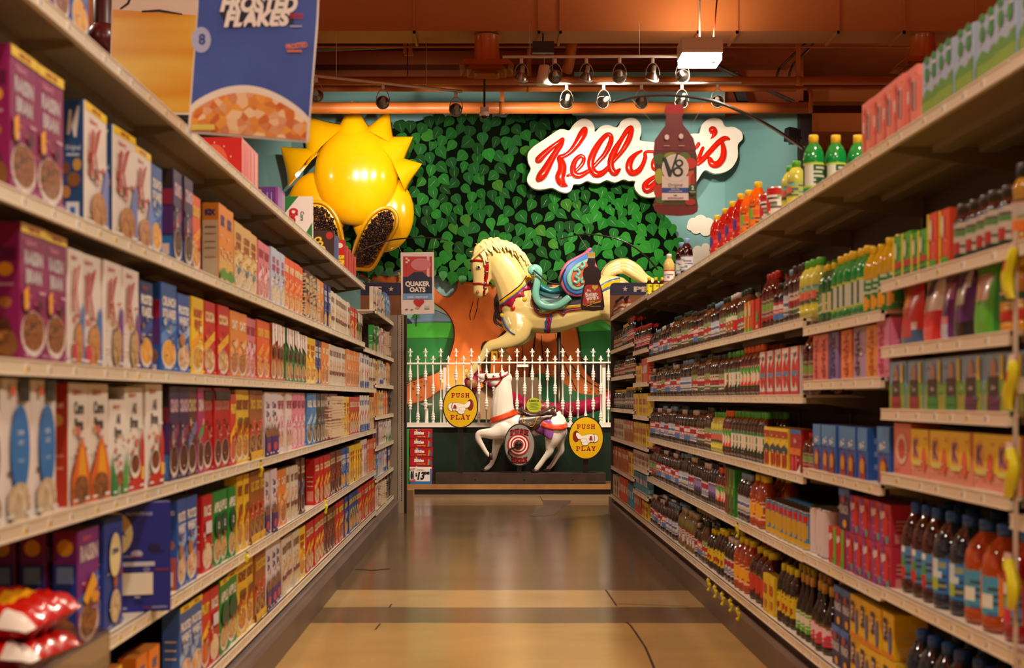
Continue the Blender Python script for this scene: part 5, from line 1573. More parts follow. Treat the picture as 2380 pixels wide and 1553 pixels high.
std('kix', 'orange corn-puff box', '#e8902c', ['KIX'], '#2a3a8a', 'food:#f0c860,#e0a840,#f8e090,50', None, None, .19, .33, .07, None, [('p', [(0, 0), (1, 0), (1, .12), (.5, .2), (0, .14)], '#5a9a30')],
    side=[('r', 0, 0, 1, .78, '#e0d0b4'), ('t', 'KIX', .5, .88, .7, .07, '#2a3a8a', {'bold': .08}), ('r', .15, .68, .85, .7, '#807060'), ('r', .15, .6, .85, .61, '#807060'), ('r', .15, .5, .85, .51, '#807060'), ('r', .15, .42, .85, .43, '#807060'), ('r', .15, .3, .85, .31, '#807060')])
std('bei', 'beige oat-ring box', '#d8ae68', ['CORN', 'PUFFS'], '#a04a20', OATS, '#e8d090', None, .2, .3, .06, None, [('e', .5, .3, .12, .05, '#3a90c0')])
std('pnk', 'pink berry-cereal box', '#d87888', ['BERRY'], '#a01838', 'food:#d8a080,#c05a68,#f0d0c0,60', '#f0c8d0', None, .18, .3, .06)
std('lbl', 'pale blue cereal box', '#b8c4dc', ['RICE', 'CRISPS'], '#c03050', OATS, '#e8e4e8', None, .19, .3, .06)
std('ror', 'red-orange cereal box', '#e05a24', ['HONEY'], '#f8e0b0', 'food:#e8b060,#d89040,#f0c880,60', '#f09040', None, .19, .3, .06)
std('brn', 'dark brown cereal box', '#4c2a1a', ['BRAN', 'FLAKES'], '#e8c890', 'food:#c07830,#e0a050,#8a4a20,60', '#d07a28', None, .19, .3, .06, side=[('t', 'BRAN FLAKES', .5, .5, .85, .3, '#d8c8a8', {'rot': -PI / 2, 'vert': True})])
std('yel', 'yellow honey-ring box', '#eec81e', ['HONEY', 'RINGS'], '#b83018', 'food:#e0a838,#c88820,#f0c860,50', '#f0a020', None, .2, .3, .065, None, None,
    side=[('t', 'NUT', .5, .86, .7, .08, '#a84820', {'bold': .06}), ('p', [(0, .66), (1, .72), (1, .62), (0, .58)], '#e08020'), ('e', .5, .28, .5, .16, 'food:#c87828,#e0a848,#8a4818,50'), ('r', 0, 0, 1, .1, '#7a2818')])
std('red', 'red cereal box', '#c41c1c', ['COCOA'], '#f0d8a0', 'food:#e8d0a0,#c89a58,#a86a38,60', '#e8b828', None, .19, .3, .06)
std('grn', 'green apple-cereal box', '#1f8a34', ['APPLE'], '#e8e8d8', 'food:#d8b070,#b88848,#e8d0a0,60', None, None, .18, .3, .06, None, [('e', .5, .55, .42, .16, '#1a4a2a'), ('t', 'O', .5, .55, .4, .1, '#d8d8d0', {'bold': .05}), ('e', .5, .4, .1, .03, '#c03020')])
std('gry', 'green cereal box with yellow top band', '#1f8a34', ['APPLE'], '#e8e8d8', 'food:#d8b070,#b88848,#e8d0a0,60', None, '#f0d420', .2, .31, .06, None, [('e', .5, .52, .42, .16, '#1a4a2a'), ('e', .5, .38, .1, .03, '#c03020')])
std('org', 'orange oat-square box', '#e08838', ['OAT'], '#f8e8c8', 'food:#a86a38,#c88a50,#804820,60', '#f0b070', None, .18, .3, .06)
std('orr', 'orange-red crunch box', '#e0602c', ['CRUNCH'], '#f0c040', 'food:#c87838,#e09a50,#f0c040,60', '#f0a030', None, .18, .3, .06)
std('chb', 'rust-brown Chex box', '#b8501c', [], '#fff', 'food:#c8985a,#a87838,#e0b878,30', None, None, .19, .3, .06, None, [('p', [(0, 1), (1, 1), (1, .72), (0, .6)], '#ece6dc'), ('t', 'Chex', .5, .83, .7, .12, '#c02018', {'bold': .06, 'rot': -1.2}), ('e', .5, .5, .3, .1, CHOC)])
std('chg', 'green Chex box', '#22803a', [], '#fff', 'food:#c8985a,#a87838,#e0b878,30', None, None, .19, .3, .06, None, [('p', [(0, 1), (1, 1), (1, .6), (0, .74)], '#ece6dc'), ('t', 'Chex', .5, .84, .7, .12, '#c02018', {'bold': .06, 'rot': -1.2}), ('e', .5, .5, .3, .1, CHOC), ('e', .6, .1, .14, .05, '#c02018')])
std('wov', 'white oat box with blue oval', '#e6e0dc', [], '#fff', None, None, None, .225, .335, .075, None, [('e', .55, .5, .34, .32, '#2a78c8'), ('t', 'SUPER', .55, .62, .5, .035, '#c8dcf0'), ('t', 'OATS', .55, .55, .5, .035, '#c8dcf0'), ('t', 'WHEAT', .55, .42, .4, .03, '#a0c8ec'), ('e', .5, .12, .42, .15, 'food:#d8c8a8,#b8a078,#e8e0d0,50'), ('r', .5, .84, .85, 1, '#1c1c1c'), ('r', .18, .88, .32, .95, '#e06028')])
std('wpu', 'white oat box with dark purple oval', '#e6e0dc', [], '#fff', None, None, None, .225, .31, .075, None, [('e', .55, .5, .34, .32, '#6a2458'), ('t', 'OATS', .55, .55, .5, .035, '#d8b8d0'), ('e', .5, .12, .42, .15, 'food:#8a5a40,#b8a078,#5a3020,50'), ('r', .5, .84, .85, 1, '#1c1c1c')])
std('wor', 'white granola box with orange flame', '#e8e2da', ['Corn', 'Bran'], '#3a3a3a', 'food:#c87838,#8a4a20,#e0a050,50', None, None, .19, .33, .065, ("Kellogg's", '#c02828'), [('p', [(.0, .0), (.0, .22), (.3, .42), (.55, .56), (.8, .42), (1, .22), (1, 0)], '#e06a28'), ('p', [(.3, .2), (.45, .45), (.55, .5), (.7, .4), (.8, .2)], '#f0a828'), ('e', .5, .12, .42, .12, RBROWN)],
    side=[('r', 0, 0, 1, 1, '#b83418'), ('r', .2, .8, .8, .84, '#e0a890'), ('e', .5, .7, .3, .05, '#d8a040'), ('r', .2, .3, .8, .32, '#d89070'), ('r', .2, .4, .8, .42, '#d89070')])
std('wgr', 'white bran box with green corners', '#e8e4dc', ['All', 'Bran'], '#4a4a48', None, None, None, .17, .285, .06, ("Kellogg's", '#c02828'), [('p', [(0, 0), (.45, 0), (.2, .25), (0, .45)], '#2a8a38'), ('p', [(1, 0), (.6, 0), (.8, .25), (1, .5)], '#48a838'), ('e', .5, .18, .2, .08, 'food:#8a4a20,#a86a38,#5a2a18,60'), ('e', .5, .33, .08, .03, '#c02020')])
std('wrd', 'white bran box with red flame', '#e8e4dc', ['All', 'Bran'], '#4a4a48', None, None, None, .19, .33, .065, ("Kellogg's", '#c02828'), [('p', [(.85, .6), (1, .45), (1, 0), (.0, 0), (.15, .1), (.7, .2)], '#c8301c'), ('e', .45, .24, .3, .12, '#efe8dc'), ('e', .45, .26, .25, .09, 'food:#6a3018,#8a4a20,#4a2010,60'), ('r', .8, .1, .95, .22, '#f0d040')])
std('npu', 'purple and brown cereal box', '#3a2250', ['CRUNCH'], '#d8b8c8', CHOC, '#8a3058', None, .19, .33, .065, None, None, side=[('r', 0, .8, 1, 1, '#2a1a18'), ('r', 0, .62, 1, .78, '#8a2038'), ('r', 0, .3, 1, .6, '#4a2468'), ('r', 0, .02, 1, .28, '#2a6ab0'), ('r', .2, .08, .8, .2, '#d8c0b8')])
std('bwn', 'brown chocolate-cereal box', '#5a3020', ['CHOC'], '#d8c090', CHOC, '#5878b8', None, .18, .33, .06)
std('rdc', 'dark red chocolate-cereal box', '#b01414', ['COCOA'], '#b87868', CHOC, None, None, .18, .33, .06, None, [('r', .0, .86, 1, .97, '#2c1210'), ('t', '7g', .5, .45, .5, .08, '#c88070')])
std('mag', 'magenta and green cereal box', '#a82468', ['CINNA'], '#f0d8e0', CHOC, '#38a050', None, .16, .33, .06)
std('ybr', 'yellow peanut-ring box', '#e8c028', ['HONEY'], '#8a3818', 'food:#b06a28,#d89a40,#8a4818,50', '#d83818', None, .19, .33, .06, None, [('p', [(.2, .62), (.3, .4), (.5, .62), (.7, .4), (.8, .62)], '#6a3818')])
std('bry', 'brown and yellow chocolate-ring box', '#9a5a24', ['CHOCO'], '#f0c830', 'food:#6a3818,#8a5028,#e8c028,50', '#d83818', None, .17, .33, .06, None, [('r', 0, 0, 1, .12, '#e8b828')])
std('wpp', 'white cinnamon box with purple base', '#dcd4dc', ['Cinna', 'Crisp'], '#5a3a78', None, None, None, .19, .32, .06, None, [('r', 0, 0, 1, .3, '#4a2878'), ('p', [(0, .3), (0, .55), (.2, .4), (.45, .5), (.7, .36), (1, .52), (1, .3)], '#8a5a38'), ('e', .5, .14, .3, .07, '#c04858')])
std('wpk', 'white and pink cereal box', '#e4d4d4', ['PUFF'], '#b03858', 'food:#c89070,#e0b8a0,#a06050,60', '#e088a0', None, .16, .32, .06)
std('pkw', 'pink marshmallow box', '#e088a0', ['MALLOW'], '#a02050', 'food:#f0c8c0,#e0a0a8,#fff0e8,50', '#f0c8d4', None, .17, .32, .06)
std('cbl', 'clear blue muesli box', '#3a80c0', ['MUESLI'], '#e8e8e8', 'food:#5a5048,#8a7a68,#c0b090,40', '#a8c4d8', None, .19, .32, .06, side=[('r', .1, .1, .9, .9, '#a0a8b0'), ('r', .2, .3, .8, .7, '#8a8a88')])
std('drd', 'dark red shredded-wheat box', '#7a1c14', ['WHEAT'], '#e8d8b8', 'food:#c89858,#a87838,#e0b878,60', None, None, .17, .32, .06, side=[('t', 'Shredded Wheat', .5, .5, .9, .5, '#e0d0b0', {'rot': -PI / 2, 'vert': True, 'shear': .2})])
std('blk', 'near-black clear-window box', '#38302c', ['GRAIN'], '#c8c0b0', 'food:#a08868,#6a5a48,#c8b898,50', None, None, .15, .32, .06)
std('wrb', 'white box with red and blue stripes', '#e0d8cc', ['OAT'], '#2a58a8', OATS, '#d04030', None, .14, .3, .05, None, [('r', 0, .0, 1, .2, '#3a70c0')])
std('wsm', 'small white granola box', '#d8cebc', ['OATS'], '#8a5a3a', OATS, '#d8b088', None, .13, .26, .05, None, [('r', .1, .28, .9, .36, '#8a4a48')])
std('fam', 'purple box with yellow and blue flake picture', '#7a2a80', ['RAISIN'], '#d0c0c8', RBROWN, '#3a78c8', None, .19, .33, .07, ("Kellogg's", '#e06080'), [('p', [(.1, .42), (.6, .62), (.8, .5), (.3, .36)], '#f0b020'), ('e', .7, .4, .2, .05, '#e09a28')],
    side=[('r', 0, .84, 1, 1, '#8a2050'), ('e', .5, .86, .34, .07, '#f0b020'), ('r', 0, 0, 1, .72, '#1c3a90'), ('r', .15, .56, .85, .7, '#7a98d0'), ('e', .5, .38, .3, .05, '#c88838'), ('e', .5, .14, .5, .12, RBROWN)])
std('bov', 'blue cinnamon box with cream oval', '#24409c', [], '#fff', None, None, None, .2, .34, .07, None, [('e', .5, .66, .3, .2, '#e8dca0'), ('t', 'CINNA', .5, .7, .44, .05, '#2a3a8a', {'bold': .06}), ('e', .5, .2, .28, .15, 'food:#c8a878,#e0d0a8,#a07848,50'), ('e', .5, .42, .1, .06, '#a85a30')])
std('bma', 'deep blue box turned sideways with white square', '#1c2c8c', [], '#fff', None, None, None, .2, .35, .07, None, [('e', .1, .72, .3, .2, '#e8dca0'), ('t', 'CINNA', .12, .72, .34, .05, '#2a3a8a'), ('r', .1, .42, .75, .46, '#c8c8d8'), ('r', .2, .16, .72, .36, '#e8e0cc'), ('t', 'NUTRITIOUS', .5, .9, .6, .03, '#a8b0d8')],
    side=[('r', .0, .65, .22, .85, '#e8dca0'), ('t', 'CHURROS', .5, .49, .8, .03, '#c8c8d8'), ('r', .12, .14, .8, .38, '#e8e0cc'), ('r', .3, .78, .86, .8, '#98a4d0'), ('r', .3, .84, .86, .86, '#98a4d0')])
std('oro', 'orange oat box', '#e88420', ['OAT'], '#3a60a8', OATS, '#f0a848', None, .19, .24, .06, None, None, side=[('e', .4, .6, .3, .12, '#e8b868'), ('r', .2, .4, .6, .6, '#2a7a40'), ('r', .2, .1, .8, .3, '#f0a850')])
std('yor', 'yellow-orange biscuit box', '#e87c18', ['CRUNCH'], '#2a58a8', 'food:#c87838,#e0a050,#a05a28,60', '#f0d020', '#f0d020', .19, .26, .06)
std('bnb', 'blue and white box with yellow top band', '#3a62b0', ['FROSTED', 'WHEAT'], '#e8e8ec', 'food:#c89058,#e0b890,#f0e4d8,40', '#9ac0ec', '#f0d020', .2, .31, .065)
std('rdn', 'red rice-cereal box', '#c01c20', ['RICE'], '#e8e0d8', 'food:#e8d8b8,#d8b888,#f0e8d8,60', None, None, .16, .3, .06, None, [('r', .2, .5, .8, .66, '#d8d4d8')])
std('ryl', 'red and yellow fruit-cereal box', '#c82818', ['FRUIT'], '#f0d830', 'food:#f0a030,#d03030,#40a040,30', '#f0c020', None, .16, .3, .06)
std('brd', 'brown-red cocoa box', '#6a2c1c', ['COCOA'], '#e0c080', CHOC, '#a84828', None, .16, .3, .06)
std('nye', 'navy and yellow cereal box', '#24408c', ['CORN'], '#f0d030', CORN, '#f0d030', None, .16, .3, .06)

def make_box(key, scale_h=1.0):
    d = D[key]
    w, h, dp = d['w'], d['h'], d['d']
    mb = MB()
    base = d['base']
    # body with slightly soft vertical edges
    e = .003
    pts = [(-w / 2 + e, 0), (w / 2 - e, 0), (w / 2, e), (w / 2, dp - e), (w / 2 - e, dp), (-w / 2 + e, dp), (-w / 2, dp - e), (-w / 2, e)]
    n = 8
    mb.add([(x, y, 0) for x, y in pts] + [(x, y, h) for x, y in pts], [tuple(range(n))[::-1]] + [(i, (i + 1) % n, (i + 1) % n + n, i + n) for i in range(n)], base)
    mb.add([(x, y, h) for x, y in pts], [tuple(range(n))], d['top'])
    L = [l for l in d['layers']]
    paint(mb, (-w / 2 + e, 0, 0), (1, 0, 0), (0, 0, 1), (0, -1, 0), w - 2 * e, h, L)
    S = list(d['side'])
    if d.get('sidebase'): S = [('r', 0, 0, 1, 1, d['sidebase'])] + S
    for sg in (-1, 1):
        if sg < 0: paint(mb, (-w / 2, dp - e, 0), (0, -1, 0), (0, 0, 1), (-1, 0, 0), dp - 2 * e, h, S)
        else: paint(mb, (w / 2, e, 0), (0, 1, 0), (0, 0, 1), (1, 0, 0), dp - 2 * e, h, S)
    return mb
PROTO = {}
SIDEW = {-1: 'left', 1: 'right'}
COUNT = {}
def place(key, name, cat, side, y, z, x=None, scale=(1, 1, 1), shelfname='', rz=0.0, desc=None, unique=None, tilt=0.0):
    """a copy of a product (a box or a bottle with its parts) on a shelf"""
    if key not in PROTO:
        r = MAKE[key](name)
        PROTO[key] = (r, list(r.children))
        o = r
    else:
        r, kids = PROTO[key]
        o = r.copy(); COL.objects.link(o)
        for c in kids:
            q = c.copy(); COL.objects.link(q); q.parent = o
    desc = desc or D[key]['desc']
    front = XL if side < 0 else XR
    xx = side * (front + .02 if x is None else x)
    o.location = (xx, y, z + .0008)
    o.rotation_euler = (tilt, 0, (PI / 2 if side < 0 else -PI / 2) + rz)
    o.scale = scale
    if unique: o['label'] = unique
    else:
        ck = (desc, side, shelfname)
        COUNT[ck] = COUNT.get(ck, 0) + 1
        PEND.append((o, ck, COUNT[ck], y))
        o['group'] = 'run of the %s, %s %s' % (desc, SIDEW[side], shelfname)
    o['category'] = cat
    return o
PEND = []
MAKE = {}
for _k in D: MAKE[_k] = (lambda k: (lambda name: make_box(k).build(name)))(_k)
SHN = {0: 'top shelf', 1: 'shelf second from top', 2: 'third shelf down', 3: 'fourth shelf down', 4: 'fifth shelf down', 5: 'bottom shelf'}
def row(side, z, shelfname, items, yfun, cat='cereal box', name='cereal_box', gap=.004, zmax=None, jx=.012, hs=1.0):
    """items (x0, x1, key[, height scale]) in photo pixels along the shelf"""
    for it in items:
        x0, x1, key = it[:3]; hsc = it[3] if len(it) > 3 else 1.0
        ya, yb = sorted((yfun(x0), yfun(x1)))
        w = D[key]['w']
        n = max(1, int(round((yb - ya) / (w + gap))))
        pitch = (yb - ya) / n
        sx = min(1.12, max(.72, (pitch - gap) / w))
        for i in range(n):
            y = ya + pitch * (i + .5)
            hh = D[key]['h'] * hsc * hs
            if zmax: hsc2 = min(hsc * hs, (zmax - .02) / D[key]['h'])
            else: hsc2 = hsc * hs
            place(key, name, cat, side, y, z, x=(XL if side < 0 else XR) + .018 + rnd.random() * jx, scale=(sx, 1, hsc2), shelfname=shelfname, rz=rnd.uniform(-.035, .035))

# ---------------------------------------------------------------- left side
LF = lambda a: a
row(-1, ZL[0], 'top shelf', [(92, 188, 'fam', .98), (190, 232, 'blu', 1.02)], yl)
row(-1, ZL[1], 'second shelf down', [(50, 168, 'rb', 1.1), (212, 280, 'ky', 1.08), (280, 330, 'ky', 1.04), (330, 368, 'ky', 1.0), (372, 396, 'blu', 1.0), (418, 462, 'npu', 1.0), (462, 482, 'orr', .96),
    (520, 554, 'kix', .98), (554, 612, 'bei', .98), (612, 640, 'pnk', .95), (640, 672, 'lbl', .98), (672, 714, 'ror', .98), (716, 745, 'brn', .98), (745, 762, 'org', .98), (762, 776, 'nvy', .98), (776, 822, 'wsm', 1.05), (822, 836, 'red', .86), (836, 848, 'chg', .8)], yl, zmax=.46)
row(-1, ZL[2], 'third shelf down', [(-90, -12, 'rb', 1.04), (72, 180, 'rb', 1.04), (182, 212, 'kb'), (212, 256, 'kb'), (256, 303, 'kp'), (303, 343, 'kp'), (345, 372, 'nvy', .96), (386, 430, 'blu', 1.02), (430, 458, 'blw', .9), (462, 490, 'yel', .98), (490, 542, 'red', .98),
    (545, 582, 'org', .96), (582, 608, 'pnk', .94), (608, 637, 'orr', .96), (640, 672, 'chb', .98), (674, 702, 'chg', .98), (702, 722, 'chg', .95), (722, 742, 'yel', .95), (742, 756, 'nvy', .95), (756, 772, 'org', .95), (772, 812, 'wsm', 1.1), (812, 842, 'org', .98), (842, 862, 'wrb'), (862, 877, 'wsm', 1.1)], yl, zmax=.365)
row(-1, ZL[3], 'fourth shelf down', [(-60, 28, 'wpu', 1.0), (28, 160, 'wov', 1.0), (184, 272, 'wor', 1.0), (272, 308, 'wgr', 1.0), (308, 350, 'wrd', .98), (350, 394, 'wrd', 1.02), (408, 450, 'npu', 1.0), (450, 472, 'bwn', 1.0), (472, 488, 'mag', 1.0), (489, 545, 'rdc', 1.0),
    (545, 561, 'ryl', 1.02), (561, 592, 'ybr', .99), (592, 623, 'bry', .99), (623, 654, 'wpp', 1.0), (654, 690, 'wpk', 1.0), (690, 719, 'pkw', 1.0), (722, 744, 'cbl', 1.0), (744, 764, 'blk'), (764, 792, 'drd'), (792, 800, 'brn'), (800, 818, 'yel'), (818, 842, 'red'), (842, 865, 'wrb', 1.05), (865, 877, 'bei')], yl, zmax=.36)
row(-1, ZL[4], 'fifth shelf down', [(200, 248, 'fam', .98), (258, 312, 'bov', .97), (425, 472, 'blw', 1.0), (485, 510, 'rdn', 1.0), (510, 558, 'grn', 1.0), (566, 593, 'ybr', 1.02), (593, 627, 'bry', 1.02), (627, 652, 'wpp'), (652, 676, 'org'), (676, 700, 'wsm', 1.15), (700, 716, 'bwn'),
    (742, 775, 'red', .98), (775, 800, 'brd'), (800, 816, 'blu'), (816, 846, 'yel'), (846, 858, 'wpk'), (858, 877, 'ror')], yl, zmax=.365)
for j in range(4): place('fam', 'cereal_box', 'cereal box', -1, yl(222) - .0, ZL[4], x=XL + .11 + .082 * j, scale=(1, 1, .98), shelfname='fifth shelf down')
place('bma', 'cereal_box', 'cereal box', -1, yl(345), ZL[4], x=XL + .03, rz=-1.25, shelfname='fifth shelf down')
row(-1, ZL[5], 'bottom shelf', [(190, 300, 'yor', 1.0), (335, 384, 'oro', 1.0), (430, 481, 'bnb', 1.0), (481, 500, 'ryl', 1.0), (500, 521, 'rdn', 1.0), (521, 566, 'gry', 1.0), (566, 603, 'ybr', 1.0), (603, 627, 'bry'), (627, 664, 'wpp', 1.02), (664, 704, 'wsm', 1.18), (704, 719, 'yel', 1.0), (719, 762, 'red', 1.0),
    (762, 788, 'brd'), (788, 806, 'ryl'), (806, 838, 'nye'), (838, 862, 'red'), (862, 877, 'ryl')], yl, zmax=.355)
# small food boxes in the two far sections
far = ['wsm', 'wrb', 'bei', 'org', 'chb', 'blk', 'drd', 'wpk', 'bwn', 'cbl']
FARN = {0: 'far top shelf', 1: 'far second shelf', 2: 'far third shelf', 3: 'far fourth shelf', 4: 'far fifth shelf', 5: 'far sixth shelf', 6: 'far bottom shelf'}
for i, z in enumerate(ZLF):
    zup = (ZLF[i - 1] - z if i else .35) - .06
    y = YLk(8) + .09
    pool = [['wsm', 'wrb', 'wsm', 'cbl'], ['grn', 'wpk', 'drd', 'blk'], ['bei', 'wrb', 'wsm', 'org'], ['org', 'bei', 'ror', 'blk'], ['bwn', 'wpk', 'wsm', 'wgr'], ['cbl', 'lbl', 'wrb', 'nvy'], ['wpk', 'drd', 'brd', 'blk']][i]
    j = 0
    while y < YENDL - .1:
        k = pool[min(3, j // 4)]
        w = D[k]['w'] * .8
        place(k, 'food_box', 'food box', -1, y, z, x=XL + .02 + rnd.random() * .015, scale=(.78, .8, min(.86 - .1 * (j % 3 == 2), zup / D[k]['h'])), shelfname=FARN[i])
        y += w + .012; j += 1
# overstock boxes lying or turned on the top shelf
def carton(px0, px1, y0, y1, X, base, layers, label, side='#c88080', name='overstock_carton', cat='carton', depth=.3, rz=0):
    """box turned so that its wide face looks down the aisle at the camera; its left edge stands at x = X"""
    Y = -X * F / (VX - px0)
    w = (px1 - px0) * Y / F; h = (y1 - y0) * Y / F
    mb = MB(); mb.box((0, 0, 0), (w, depth, h), side)
    paint(mb, (0, 0, 0), (1, 0, 0), (0, 0, 1), (0, -1, 0), w, h, [('r', 0, 0, 1, 1, base)] + layers)
    L2 = []
    for j in range(4): L2.append(('r', .1 + .22 * j, .05, .26 + .22 * j, .95, mixh(base, '#e8d8d0', .35 + .1 * j)))
    paint(mb, (w, 0, 0), (0, 1, 0), (0, 0, 1), (1, 0, 0), depth, h, L2)
    o = mb.build(name, loc=(X, Y, ZL[0] + .001)); tag(o, label, cat)
    return o
carton(446, 562, 322, 475, -1.5, '#d02018', [('e', .45, .5, .3, .4, '#e86a48'), ('e', .45, .5, .2, .28, '#f0d8b0'), ('e', .45, .5, .1, .14, '#d86a50')] +
       [('e', .45 + .38 * math.cos(a * .52), .5 + .42 * math.sin(a * .52), .012, .016, '#f0d0c0') for a in range(12)], 'red carton with pale burst picture on the left top shelf below the cereal banner', depth=.5)
carton(588, 646, 404, 530, -1.48, '#5a2a80', [('r', .2, .1, .34, .95, '#d88a28'), ('r', .55, .15, .6, .9, '#a080c0'), ('r', .72, .15, .76, .9, '#a080c0'), ('r', .9, 0, 1, 1, '#8a3a90')], 'purple carton with orange stripe standing on the left top shelf', '#8a4a98', depth=.3)
def lying(px, py, w, h, Y, base, layers, label, rz=0.0, dz=0.0, depth=.06):
    mb = MB(); mb.box((-w / 2, 0, 0), (w / 2, depth, h), mixh(base, '#d0c0a0', .2))
    paint(mb, (-w / 2, 0, 0), (1, 0, 0), (0, 0, 1), (0, -1, 0), w, h, layers)
    o = mb.build('cereal_box', loc=(P(px, 0, Y).x, Y, ZL[0] + .001 + dz), rot=(0, rz, 0)); tag(o, label, 'cereal box')
    return o
lying(690, 0, .2, .34, 9.3, '#e8e4dc', [('r', 0, 0, 1, 1, '#e8e4dc'), ('p', [(0, 1), (.0, .6), (.55, 1)], '#1f7a38'), ('p', [(1, .0), (.5, 0), (1, .5)], '#1f7a38'), ('t', 'Corn', .68, .62, .3, .07, '#3a5a40', {'rot': -PI / 2}), ('t', 'Chex', .4, .6, .6, .15, '#c81c20', {'rot': -PI / 2, 'bold': .08})],
      'white and green Corn Chex box standing on the left top shelf by the raisins')
lying(742, 0, .22, .27, 10.6, '#3a2018', [('r', 0, 0, 1, 1, '#3a2018'), ('t', 'COCOA', .58, .5, .85, .2, '#f0d020', {'rot': -1.2, 'bold': .06}), ('t', 'PEBBLES', .3, .4, .8, .17, '#f0d020', {'rot': -1.2, 'bold': .06}), ('e', .85, .86, .12, .1, '#c02828')],
      'dark brown Cocoa Pebbles box standing on the left top shelf by the raisins')
lying(775, 0, .07, .3, 11.2, '#3a5a98', [('r', .1, .1, .9, .9, '#4a6aa8')], 'narrow blue-grey box beside the brown cocoa box on the left top shelf')
lying(787, 0, .1, .3, 11.5, '#c81c1c', [('r', 0, 0, 1, 1, '#c81c1c'), ('t', 'FRUITY', .5, .45, .8, .3, '#f0e020', {'rot': -PI / 2, 'bold': .05}), ('e', .6, .85, .25, .07, '#f0e8e0')], 'bright red fruit-cereal box on the left top shelf beside the brown one')
for i in range(4):
    lying(800 + i * 6.2, 0, .055, .28 - .015 * i, 11.75 + .16 * i, '#c83838', [('r', .15, .05, .4, .95, '#e8c8c0'), ('r', .6, .05, .8, .95, '#a02828')], '%s slim red box after the bright red one on the left top shelf' % ordn(i + 1))

# ================================================================ bottles, cans and packs
def bottle_design(key, desc, h, r, shape, liquid, label, cap, pat=None, lab=(.16, .55), rough=.1, w=None):
    D[key] = dict(desc=desc, w=w or 2 * r + .004, h=h, d=2 * r, r=r, shape=shape, liquid=liquid, label=label, cap=cap, pat=pat, lab=lab, rough=rough, kind='bottle')
    MAKE[key] = lambda name: make_bottle(key, name)
def profile(shape, h, r):
    if shape == 'juice':   # shouldered bottle with a waist
        return [(0, 0), (r * .8, 0), (r * .96, .012), (r, .04 * h), (r, .16 * h), (r * .955, .165 * h), (r * .955, .54 * h), (r, .56 * h), (r * 1.0, .62 * h), (r * .93, .72 * h), (r * .7, .81 * h), (r * .42, .87 * h), (r * .36, .9 * h), (r * .36, .92 * h)], .915
    if shape == 'soda':
        return [(0, 0), (r * .7, 0), (r * .95, .03 * h), (r, .1 * h), (r * .95, .17 * h), (r * .95, .5 * h), (r, .53 * h), (r, .64 * h), (r * .85, .75 * h), (r * .5, .86 * h), (r * .3, .91 * h), (r * .28, .93 * h)], .925
    if shape == 'slim':
        return [(0, 0), (r * .9, 0), (r, .02 * h), (r, .14 * h), (r * .96, .15 * h), (r * .96, .62 * h), (r, .64 * h), (r * .9, .74 * h), (r * .6, .84 * h), (r * .48, .9 * h), (r * .48, .92 * h)], .915
    if shape == 'long':
        return [(0, 0), (r * .9, 0), (r, .02 * h), (r, .12 * h), (r * .97, .13 * h), (r * .97, .42 * h), (r, .44 * h), (r * .95, .52 * h), (r * .5, .68 * h), (r * .32, .8 * h), (r * .3, .93 * h)], .9
    if shape == 'jar':
        return [(0, 0), (r * .9, 0), (r, .03 * h), (r, .14 * h), (r * .97, .15 * h), (r * .97, .62 * h), (r, .64 * h), (r, .72 * h), (r * .8, .82 * h), (r * .66, .86 * h)], .85
    if shape == 'jug':
        return [(0, 0), (r * .85, 0), (r, .03 * h), (r, .14 * h), (r * .96, .15 * h), (r * .96, .5 * h), (r, .52 * h), (r * 1.0, .6 * h), (r * .92, .7 * h), (r * .7, .8 * h), (r * .42, .88 * h), (r * .34, .91 * h)], .905
    return [(0, 0), (r, 0), (r, h)], 1.0
def label_grid(mb, r, z0, z1, base, pat, n=24, m=8):
    """wrapped paper label made of small facets; pat(angle_frac, height_frac) -> colour"""
    r8 = random.Random(base + str(z1)); vs = []; fc = []
    ink = mixh(base, '#f4ece0', .75) if sum(int(base[i:i + 2], 16) for i in (1, 3, 5)) < 360 else mixh(base, '#3a2a24', .7)
    ink2 = mixh(base, r8.choice(['#c83020', '#e0c040', '#3a6ab0', '#3a8a40']), .6)
    blk = {}
    for j in range(m + 1):
        for i in range(n):
            a = 2 * PI * i / n
            vs.append((r * math.cos(a), r * math.sin(a), z0 + (z1 - z0) * j / m))
    for j in range(m):
        for i in range(n):
            u = ((i + .5) / n * 2 + 1.5) % 2 - 1      # 0 towards -Y (front)
            c = (pat(u, (j + .5) / m) if pat else None)
            if not c:
                q = blk.setdefault((i // 3, j), r8.random())
                c = ink if q < .45 and j % 2 else ink2 if q > .9 else base
            fc.append(((j * n + i, j * n + (i + 1) % n, (j + 1) * n + (i + 1) % n, (j + 1) * n + i), c))
    mb.grid(vs, fc)
